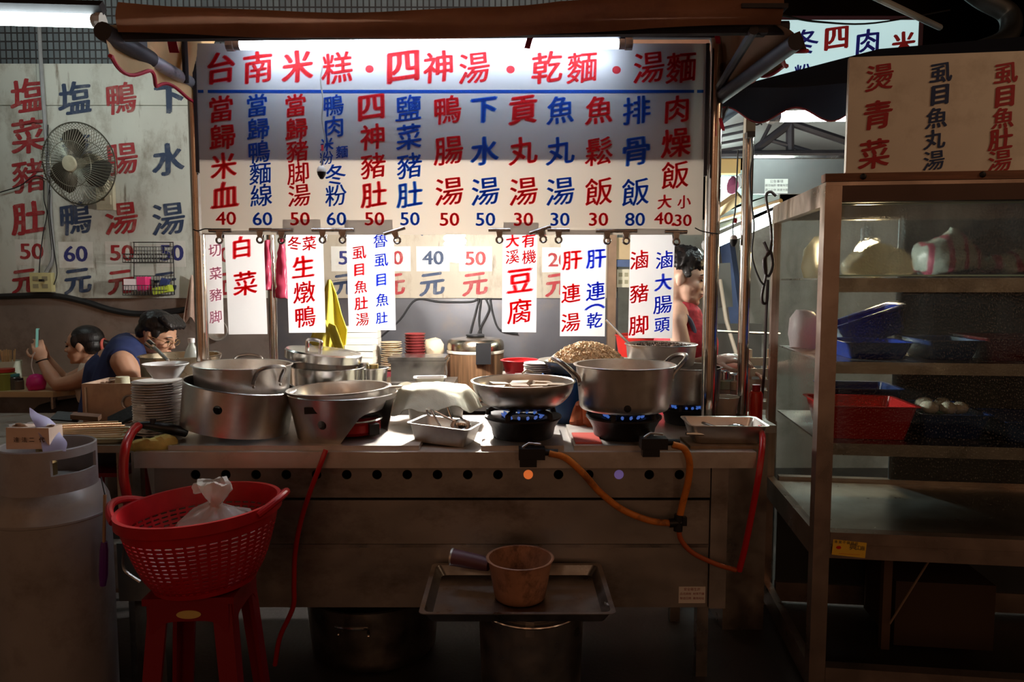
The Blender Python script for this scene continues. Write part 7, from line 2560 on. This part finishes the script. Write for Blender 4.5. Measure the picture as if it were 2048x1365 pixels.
# storage under the cabinet
o = MB().box(0.34, 0.37, 0.30, 0.33, 0.03, zR0 - 0.02, CM).build('wooden_post', mat('dark_timber', (0.10, 0.06, 0.04), 0.7))
tag(o, 'dark timber post standing in the shadow under the glass cabinet', 'post')
o = MB().tube([CM @ Vector((0.36, 0.28, 0.14)), CM @ Vector((0.52, 0.28, zR0 - 0.03))], 0.004, 6).build('bamboo_rod', mat('dull_rod', (0.25, 0.18, 0.13), 0.5))
tag(o, 'thin rod leaning against the timber post under the glass cabinet', 'rod')
o = MB().box(0.40, 0.75, 0.34, 0.66, 0.03, 0.28, CM).bevel(0.006, 1).build('carton', mat('brown_carton', (0.05, 0.03, 0.02), 0.8))
tag(o, 'brown carton in the dark under the glass cabinet', 'carton')

# ================================================================== RIGHT OF THE CART
ZRT = ZC
rt_ = thing('side_counter', 'narrow steel counter between the cart and the glass cabinet', 'counter', (0.95, 2.95, 0))
xs_a, xs_b = XRT + 0.025, 1.035
MB().box(xs_a, xs_b, 2.80, 3.10, ZRT - 0.03, ZRT).bevel(0.003, 1).build('top', STEEL, rt_)
MB().box(xs_a + 0.02, xs_b - 0.02, 2.83, 3.08, 0, ZRT - 0.03).build('cabinet', STEELD, rt_)
# second steel pole
p2 = W(1489, 600, 2.89)
tag(MB().tube([(p2.x, 2.89, ZRT), (p2.x, 2.89, ZA(205, 2.89))], 0.0215, 16).build('support_pole', poleM), 'polished steel pole between the thick right pole and the glass cabinet', 'pole')
tw = MB().box(-0.085, 0.085, -0.05, 0.05, 0, 0.018).bevel(0.007, 3).jitter(0.004, 30)
tw.bm.transform(Matrix.Translation(loc_on(1462, 835, 2.88, ZRT + 0.004)))
tag(tw.build('folded_towel', mat('cream_towel', (0.66, 0.54, 0.42), 0.9, bump=0.4, bs=150)), 'folded cream towel under the white bowl between the right poles', 'towel')
bw2 = thing('bowl', 'white plastic bowl on the folded towel between the right poles', 'bowl', loc_on(1447, 818, 2.87, ZRT + 0.026))
rr3 = RPX(30, (0, 2.87, 0.9))
MB().lathe([(0, 0), (rr3 * .70, 0), (rr3 * .76, 0.004), (rr3 * .92, 0.055), (rr3 * 1.0, 0.075), (rr3 * 1.02, 0.078), (rr3 * .96, 0.078), (rr3 * .88, 0.055), (rr3 * .7, 0.006), (0, 0.006)], 40).build('body', mat('ivory_plastic', (0.78, 0.74, 0.66), 0.35), bw2, local=True)
for i, (px, py, r, h, m, lab) in enumerate(((1470, 772, 16, 22, mat('jar_lid_tin', (0.50, 0.40, 0.28), 0.3, 0.8), 'squat jar with a tin lid behind the white bowl'), (1447, 772, 14, 26, mat('pale_green_glass', (0.45, 0.60, 0.48), 0.2), 'pale green jar behind the white bowl'))):
    p = loc_on(px, py, 3.03, ZRT)
    rj = RPX(r, (0, 3.03, .95))
    hj = ZA(py - h * .4, 3.03) - ZRT
    t = thing('jar', lab, 'jar', p)
    MB().lathe([(0, 0), (rj, 0), (rj * 1.02, hj * .75), (0, hj * .76)], 24).build('jar', mat('cloudy_jar', (0.45, 0.42, 0.36), 0.2), t, local=True)
    MB().lathe([(0, hj * .765), (rj * 1.04, hj * .765), (rj * 1.04, hj), (0, hj * 1.02)], 24).build('lid', m, t, local=True)
p = loc_on(1511, 828, 2.90, ZRT)
rj = RPX(13, (0, 2.9, .95))
t = thing('sauce_jar', 'red sauce jar with a red cap beside the second steel pole', 'jar', p)
hj = ZA(770, 2.90) - ZRT
MB().lathe([(0, 0), (rj, 0), (rj, hj * .75), (rj * .8, hj * .82), (0, hj * .82)], 20).build('jar', mat('chilli_red', (0.72, 0.04, 0.02), 0.25), t, local=True)
MB().lathe([(0, hj * .83), (rj * .62, hj * .83), (rj * .6, hj), (0, hj * 1.01)], 20).build('cap', mat('dark_red_cap', (0.45, 0.02, 0.03), 0.4), t, local=True)
# steel cups and crates further back
for i, (px, py, w) in enumerate(((1446, 742, 24), (1468, 748, 26))):
    p = W(px, py, 3.06)
    pot('steel_cup', ('steel cup beside the gloved hand, nearer the thick pole', 'steel cup under the gloved hand')[i], 'cup', Vector((p.x, 3.05, ZRT)), RPX(w * .42, p), RPX(w * .5, p), p.z - ZRT - 0.004, STEELB, (), lip=0.003, seg=28)
crt = thing('crate', 'pale slatted crate standing behind the second steel pole', 'crate', (XA(1520, 750, 3.30), 3.3, 0))
crm = mat('pale_crate_plastic', (0.62, 0.50, 0.34), 0.5)
ax, bx2 = XA(1500, 750, 3.28), XA(1545, 750, 3.28)
for k in range(5):
    y0, y1 = 716 + k * 22, 732 + k * 22
    MB().box(ax, bx2, 3.28, 3.292, ZA(y1, 3.28), ZA(y0, 3.28)).build('slat', crm, crt)
for x in (ax, bx2 - 0.012):
    MB().box(x, x + 0.012, 3.293, 3.32, ZA(840, 3.28), ZA(700, 3.28)).build('upright', crm, crt)
tag(MB().box(ax - 0.02, bx2 + 0.02, 3.26, 3.42, 0, ZA(841, 3.28)).build('steel_cabinet', STEELD), 'steel cabinet under the pale slatted crate', 'cabinet')

# rear right clutter
plank = mat('dark_blue_plank', (0.06, 0.09, 0.19), 0.6, var=0.2, vs=8)
_a, _b2 = W(1454, 486, 5.3), W(1482, 690, 5.08)
_d = (_b2 - _a) * ((_a.z - 0.03) / (_a.z - _b2.z))
q = MB().tube([_a, _a + _d], 0.055, 4)
tag(q.build('blue_plank', plank), 'dark blue plank leaning on the concrete wall between the right poles', 'plank')
br = thing('broom', 'long-handled broom leaning behind the right poles', 'broom', W(1465, 730, 4.4))
MB().tube([W(1440, 560, 4.6), W(1452, 640, 4.5), W(1476, 720, 4.35)], 0.012, 8).build('handle', mat('tan_broom_handle', (0.36, 0.28, 0.22), 0.6), br)
MB().prism([(-.06, 0), (.06, 0), (.05, .28), (-.045, .28)], -.01, .01, Matrix.Translation(W(1446, 615, 4.62)) @ Matrix.Rotation(-0.05, 4, 'Y')).build('dustpan', mat('dark_grey_plastic', (0.07, 0.065, 0.06), 0.6), br)
tag(MB().box(XA(1425, 700, 4.3), XA(1560, 700, 4.3), 4.62, 4.66, 0, ZA(648, 4.62)).build('dark_counter', mat('dark_counter_panel', (0.06, 0.055, 0.05), 0.6)), 'dark counter front behind the right poles', 'counter')
tag(MB().tube([W(1405, 662, 3.9), W(1560, 668, 3.9)], 0.007, 8).build('towel_bar', STEEL), 'thin steel bar crossing behind the right poles', 'bar')
hm2 = thing('wooden_door_frame', 'brown wooden post and shelf at the right end of the back wall', 'wooden frame', W(1232, 700, WY - 0.1))
wdm = mat('old_timber', (0.22, 0.13, 0.08), 0.7, var=0.3, vs=8)
a, c = XA(1216, 600, WY - 0.1), XA(1232, 600, WY - 0.1)
MB().box(a, c, WY - 0.10, WY - 0.04, 0, ZA(470, WY - 0.1)).build('post', wdm, hm2)
MB().box(c + 0.002, XA(1262, 600, WY - 0.1), WY - 0.09, WY - 0.04, ZA(534, WY - 0.1), ZA(520, WY - 0.1)).build('rail', plank, hm2)
MB().box(c + 0.002, XA(1262, 600, WY - 0.1), WY - 0.08, WY - 0.04, ZA(519, WY - 0.1), ZA(475, WY - 0.1)).build('panel', mat('tan_panel', (0.42, 0.30, 0.17), 0.7, var=0.2, vs=6), hm2)

# black flex bundle on the cabinet's rear post, socket on the pole, pear switch
q = MB()
q.tube(smoothpath([W(x, y, 3.0) for x, y in ((1552, 392), (1540, 384), (1532, 396), (1540, 440), (1543, 480), (1541, 505))], 6), 0.006, 7)
q.tube(smoothpath([W(x, y, 3.0) for x, y in ((1541, 505), (1528, 520), (1530, 545), (1538, 552), (1546, 530), (1541, 503), (1532, 515), (1532, 548), (1524, 590), (1526, 606), (1534, 602), (1536, 560), (1532, 640), (1530, 700), (1527, 760), (1520, 835))], 6), 0.006, 7)
q.tube([W(1528, 484, 3.0), W(1536, 502, 3.0)], 0.006, 7)
tag(q.build('flex_bundle', mat('brown_black_flex', (0.03, 0.018, 0.018), 0.5)), 'looped bundle of dark flex hanging at the rear post of the glass cabinet', 'cable')
so = thing('socket_block', 'grey socket block with loose wires fixed at the top of the second pole', 'socket', W(1499, 255, 2.83))
MB().cbox(W(1499, 248, 2.825), (0.036, 0.03, 0.070)).bevel(0.004, 2).build('block', mat('grey_beige_plastic', (0.30, 0.28, 0.22), 0.5), so)
MB().cbox(W(1500, 270, 2.82), (0.03, 0.03, 0.022)).build('clamp', BLKP, so)
MB().tube(smoothpath([W(x, y, 2.83) for x, y in ((1508, 240), (1516, 236), (1520, 246), (1512, 250), (1506, 244), (1516, 242), (1524, 250))], 5), 0.003, 6).build('wires', BLKR, so)
MB().tube(smoothpath([W(x, y, 2.83) for x, y in ((1503, 278), (1506, 310), (1500, 350), (1502, 400), (1508, 450), (1504, 500), (1508, 530), (1520, 560), (1530, 572))], 5), 0.004, 6).build('cable', BLKR, so)
pp_ = thing('pear_switch', 'black and white pear switch hanging between the right poles', 'switch', W(1466, 490, 2.9))
MB().tube(smoothpath([W(x, y, 2.9) for x, y in ((1476, 300), (1472, 390), (1470, 425), (1466, 446), (1466, 470))], 5), 0.003, 6).build('cord', BLKR, pp_)
MB().cbox(W(1471, 442, 2.9), (0.010, 0.008, 0.018)).build('red_tape', rib, pp_)
zt = W(1467, 479, 2.9)
MB().lathe([(0, 0.018), (0.008, 0.017), (0.014, 0.010), (0.0165, 0), (0, 0)], 16, Matrix.Translation(zt)).build('cap', mat('pale_grey_plastic', (0.62, 0.62, 0.60), 0.4), pp_)
MB().lathe([(0, -0.0005), (0.016, -0.0005), (0.014, -0.014), (0.006, -0.028), (0, -0.030)], 16, Matrix.Translation(zt)).build('body', BLKP, pp_)

# ================================================================== NEIGHBOURING STALL (behind, right)
# dark blue canopy with a scalloped valance
bc_m = mat('navy_canopy_cloth', (0.005, 0.012, 0.035), 0.8, var=0.3, vs=3)
cn = thing('blue_canopy', 'dark blue stall canopy with a scalloped red-edged valance behind the cabinet sign', 'canopy', W(1640, 230, 2.9))
YE = 2.81
eL, eR = W(1436, 182, YE), W(2120, 150, YE)
pk = W(1757, 98, 3.9)
pkR = W(2200, 60, 3.9)
bL = Vector((eL.x + 0.05, 4.6, eL.z))


def slope(u, v):
    a = eL.lerp(eR, u)
    b = pk.lerp(pkR, max(0, (u - .47) / .53)) if u > .47 else eL.lerp(pk, u / .47)
    p = a.lerp(b, v)
    if u < .47:
        p = eL.lerp(eR, u).lerp(eL.lerp(pk, u / .47), v)
    p.z -= 0.02 * math.sin(PI * v)
    return p


MB().grid(slope, 34, 10).solid(0.004).build('roof_cloth', bc_m, cn, smooth=50)
MB().grid(lambda u, v: eL.lerp(pk, u).lerp(bL.lerp(pk, u), v), 10, 8).solid(0.004).build('side_cloth', bc_m, cn, smooth=50)


def val(u, v):
    p = eL.lerp(eR, u)
    px_ = 1436 + (2120 - 1436) * u
    low = W(px_, 231 + 14 * math.cos((px_ - 1520) / 138 * 2 * PI), YE).z
    return Vector((p.x, YE - 0.012 - 0.015 * math.sin(20 * u + 2 * v), p.z + (low - p.z) * v))


vo = MB().grid(val, 80, 6).solid(0.003).build('valance', bc_m, cn, smooth=60)
MB().tube([val(k / 80, 1.0) for k in range(81)], 0.004, 6).build('trim', mat('dark_crimson_tape', (0.16, 0.01, 0.02), 0.7), vo)
MB().tube([eL + Vector((0, 0.02, -0.02)), eR + Vector((0, 0.02, -0.02))], 0.014, 8).build('eave_bar', dkpipe, cn)
MB().tube([W(1436, 250, 2.78), W(1462, 196, 2.80)], 0.010, 8).build('strut', dkpipe, cn)
for x in (2.4,):
    MB().tube([(x, YE + 0.05, 0), (x, YE + 0.05, eR.z - 0.05)], 0.02, 10).build('leg', dkpipe, cn)
# lit sign far behind
YL = 5.6
a, c = W(1520, 160, YL), W(1838, 40, YL)
ls = thing('backlit_sign', 'glowing pale teal sign box with blue and red characters beyond the blue canopy', 'sign', ((a.x + c.x) / 2, YL, a.z))
lsm = bpy.data.materials.new('glowing_sign_face')
lsm.use_nodes = True
_b = lsm.node_tree.nodes['Principled BSDF']
_b.inputs['Base Color'].default_value = (0.6, 0.7, 0.7, 1)
_b.inputs['Emission Color'].default_value = (0.50, 0.78, 0.80, 1)
_b.inputs['Emission Strength'].default_value = 0.72
MB().box(a.x, c.x, YL, YL + 0.2, a.z - 0.3, c.z).build('face', lsm, ls)
MB().box(a.x - 0.02, c.x + 0.035, YL + 0.001, YL + 0.21, c.z + 0.001, c.z + 0.03).box(c.x + 0.001, c.x + 0.035, YL + 0.001, YL + 0.21, a.z - 0.3, c.z).build('case', mat('dark_maroon_case', (0.05, 0.015, 0.03), 0.5), ls)
for x in (a.x + 0.15, c.x - 0.15):
    MB().box(x - 0.03, x + 0.03, YL + 0.06, YL + 0.12, 0, a.z - 0.3).build('post', dkpipe, ls)
OL = Vector((0, YL, 0))
lettering(ls, [('冬', 1612, 84, 48), ('肉', 1735, 85, 50), ('粉', 1605, 146, 34)], mat('lit_blue_paint', (0.01, 0.02, 0.45), 0.5), OL, lift=0.004)
lettering(ls, [('四', 1673, 77, 44), ('米', 1806, 88, 46)], mat('lit_red_paint', (0.55, 0.02, 0.03), 0.5), OL, lift=0.004)
# tent trusses and lining under the canopy
lin = mat('grey_tarpaulin', (0.42, 0.39, 0.38), 0.6, var=0.15, vs=2, transluc=0.3)
lt_ = thing('tent_lining', 'pale grey tarpaulin ceiling with dark trusses under the blue canopy', 'tarpaulin', W(1580, 300, 5.0))


def liner(u, v):
    px_ = 1425 + 560 * u
    ztop_ = 226 + 20 * abs(u - .28) * 2
    p0_ = W(px_, ztop_, 3.9)
    p1_ = W(px_, 312, 5.3)
    q_ = p0_.lerp(p1_, v)
    q_.z += 0.04 * math.sin(6 * u)
    return q_


MB().grid(liner, 24, 10).solid(0.003).build('sheet', lin, lt_, smooth=50)
trs = MB()
for p0, p1, r in (((1582, 246), (1502, 306), .022), ((1582, 246), (1720, 292), .020), ((1580, 250), (1580, 308), .022), ((1540, 280), (1712, 330), .012), ((1540, 250), (1515, 300), .010)):
    trs.tube([W(*p0, 3.86), W(*p1, 3.86)], r, 8)
for k in range(4):
    trs.tube([W(1425, 262 + k * 14, 3.95 + .1 * k), W(1500, 244 + k * 16, 3.9 + .1 * k)], 0.008, 6)
trs.tube([W(1430, 309, 3.84), W(1760, 307, 3.84)], 0.020, 8)
trs.build('truss', dkpipe, lt_)
gp = thing('grey_panel', 'grey steel hood panel above the glass cabinet with a white notice stuck on it', 'panel', W(1600, 386, 3.5))
a, c = W(1503, 388, 3.5), W(1780, 312, 3.5)
MB().box(a.x, c.x, 3.5, 3.52, a.z, c.z).bevel(0.003, 1).build('sheet', mat('dull_zinc', (0.17, 0.18, 0.18), 0.45, 0.5, var=0.3, vs=3, dirt=(0.20, 0.10, 0.09), ds=3, da=0.5), gp)
MB().box(a.x, c.x, 3.488, 3.499, c.z - 0.012, c.z).build('edge', STEELB, gp)
sticker((1529, 358), (1576, 387), 3.499, 'white notice stuck on the grey hood panel above the glass cabinet', mat('white_notice', (0.70, 0.74, 0.70), 0.6), ink=INKB,
        title=('公告事項', 1553, 363, 6), rows=[('請勿抽菸', 1541, 371, 5), ('營業時間', 1565, 371, 5), ('週二公休', 1541, 380, 5), ('謝謝光臨', 1565, 380, 5)])
# sloping lit hood with two tubes
hd = thing('lamp_hood', 'sloping pale green lamp hood glowing between the right poles', 'lamp hood', W(1490, 440, 3.9))
hg = mat('pale_green_enamel', (0.52, 0.64, 0.58), 0.4)
MB().poly([W(1418, 470, 4.3), W(1560, 408, 3.7), W(1560, 386, 3.9), W(1418, 438, 4.6)]).solid(0.006).build('reflector', hg, hd)
MB().poly([W(1425, 425, 4.9), W(1545, 388, 4.9), W(1545, 330, 5.0), W(1425, 350, 5.0)]).solid(0.006).build('upper_sheet', mat('grey_green_sheet', (0.36, 0.44, 0.42), 0.5, var=0.2, vs=5), hd)
MB().tube([W(1416, 448, 4.28), W(1562, 402, 3.68)], 0.012, 6).build('edge_bar', mat('tan_wood_strip', (0.35, 0.24, 0.12), 0.6), hd)
MB().tube([W(1416, 436, 4.2), W(1480, 392, 4.1)], 0.035, 4).build('wooden_beam', mat('tan_wood_strip', (0.35, 0.24, 0.12), 0.6), hd)
cool = emis('greenish_tube_glow', (0.80, 1.0, 0.95), 60)
tube_lamp(W(1424, 488, 4.2), W(1556, 430, 3.72), 0.030, 'bright fluorescent tube under the sloping pale green hood', cool, False)
tube_lamp(W(1430, 368, 4.8), W(1470, 364, 4.8), 0.035, 'short bright tube glowing just right of the big menu sign', cool, False)
tube_lamp(W(1560, 233, 2.98), W(1745, 231, 2.98), 0.022, 'fluorescent tube glowing just under the blue valance', emis('valance_tube_glow', (0.86, 1.0, 0.96), 70), False)
tag(MB().cbox(W(1457, 334, 3.9), (0.11, 0.06, 0.075)).bevel(0.004, 1).build('wooden_box', mat('tan_plywood', (0.40, 0.26, 0.10), 0.7)), 'small tan wooden box between the right poles under the tent', 'box')
q = MB().sphere((0, 0, 0), (0.03, 0.03, 0.045), 14).jitter(0.015, 25, 3)
q.bm.transform(Matrix.Translation(W(1466, 370, 3.8)))
tag(q.build('pink_bag', mat('dusky_pink_film', (0.22, 0.06, 0.12), 0.4)), 'dusky pink bag hanging beside the second pole under the tent', 'plastic bag')
hb_ = thing('hanging_bulb', 'warm bulb glowing behind the glass cabinet, seen through its misted top shelf', 'light bulb', W(1728, 508, 3.42))
pb2 = W(1728, 508, 3.42)
MB().sphere(pb2, (0.045, 0.045, 0.055), 20).build('globe', emis('amber_bulb_glow', (1.0, 0.74, 0.40), 110), hb_)
MB().tube([pb2 + Vector((0, 0, 0.05)), pb2 + Vector((0, 0, 0.12))], 0.018, 12).build('socket', BLKP, hb_)
MB().tube([pb2 + Vector((0, 0, 0.12)), pb2 + Vector((0, 0, 0.9))], 0.004, 6).build('cord', BLKR, hb_)
# ducts overhead
dm_ = mat('galvanised_duct', (0.10, 0.11, 0.11), 0.4, 0.8, var=0.2, vs=6)
tag(MB().tube(smoothpath([W(1890, -60, 4.2), W(1960, -6, 4.2), W(2018, 30, 4.2), W(2010, 78, 4.1), W(1930, 112, 3.95), W(1850, 150, 3.9)], 8), 0.055, 16).build('vent_duct', dm_), 'dark bent vent duct overhead at the upper right corner', 'duct')
tag(MB().tube([W(1720, -20, 3.9), W(1880, 55, 4.6)], 0.018, 8).build('pipe', mat('pale_grey_pipe', (0.40, 0.42, 0.42), 0.5)), 'thin pale pipe slanting overhead above the glowing sign', 'pipe')
tag(MB().tube(smoothpath([W(1560, 30, 3.0), W(1640, 44, 3.6), W(1750, 46, 4.5), W(1900, 20, 5.2)], 6), 0.005, 6).build('cable', BLKR), 'thin cable sagging across the dark above the glowing sign', 'cable')

# the glyph helper leaves no trace
bpy.data.objects.remove(_to)
bpy.data.curves.remove(_cu)
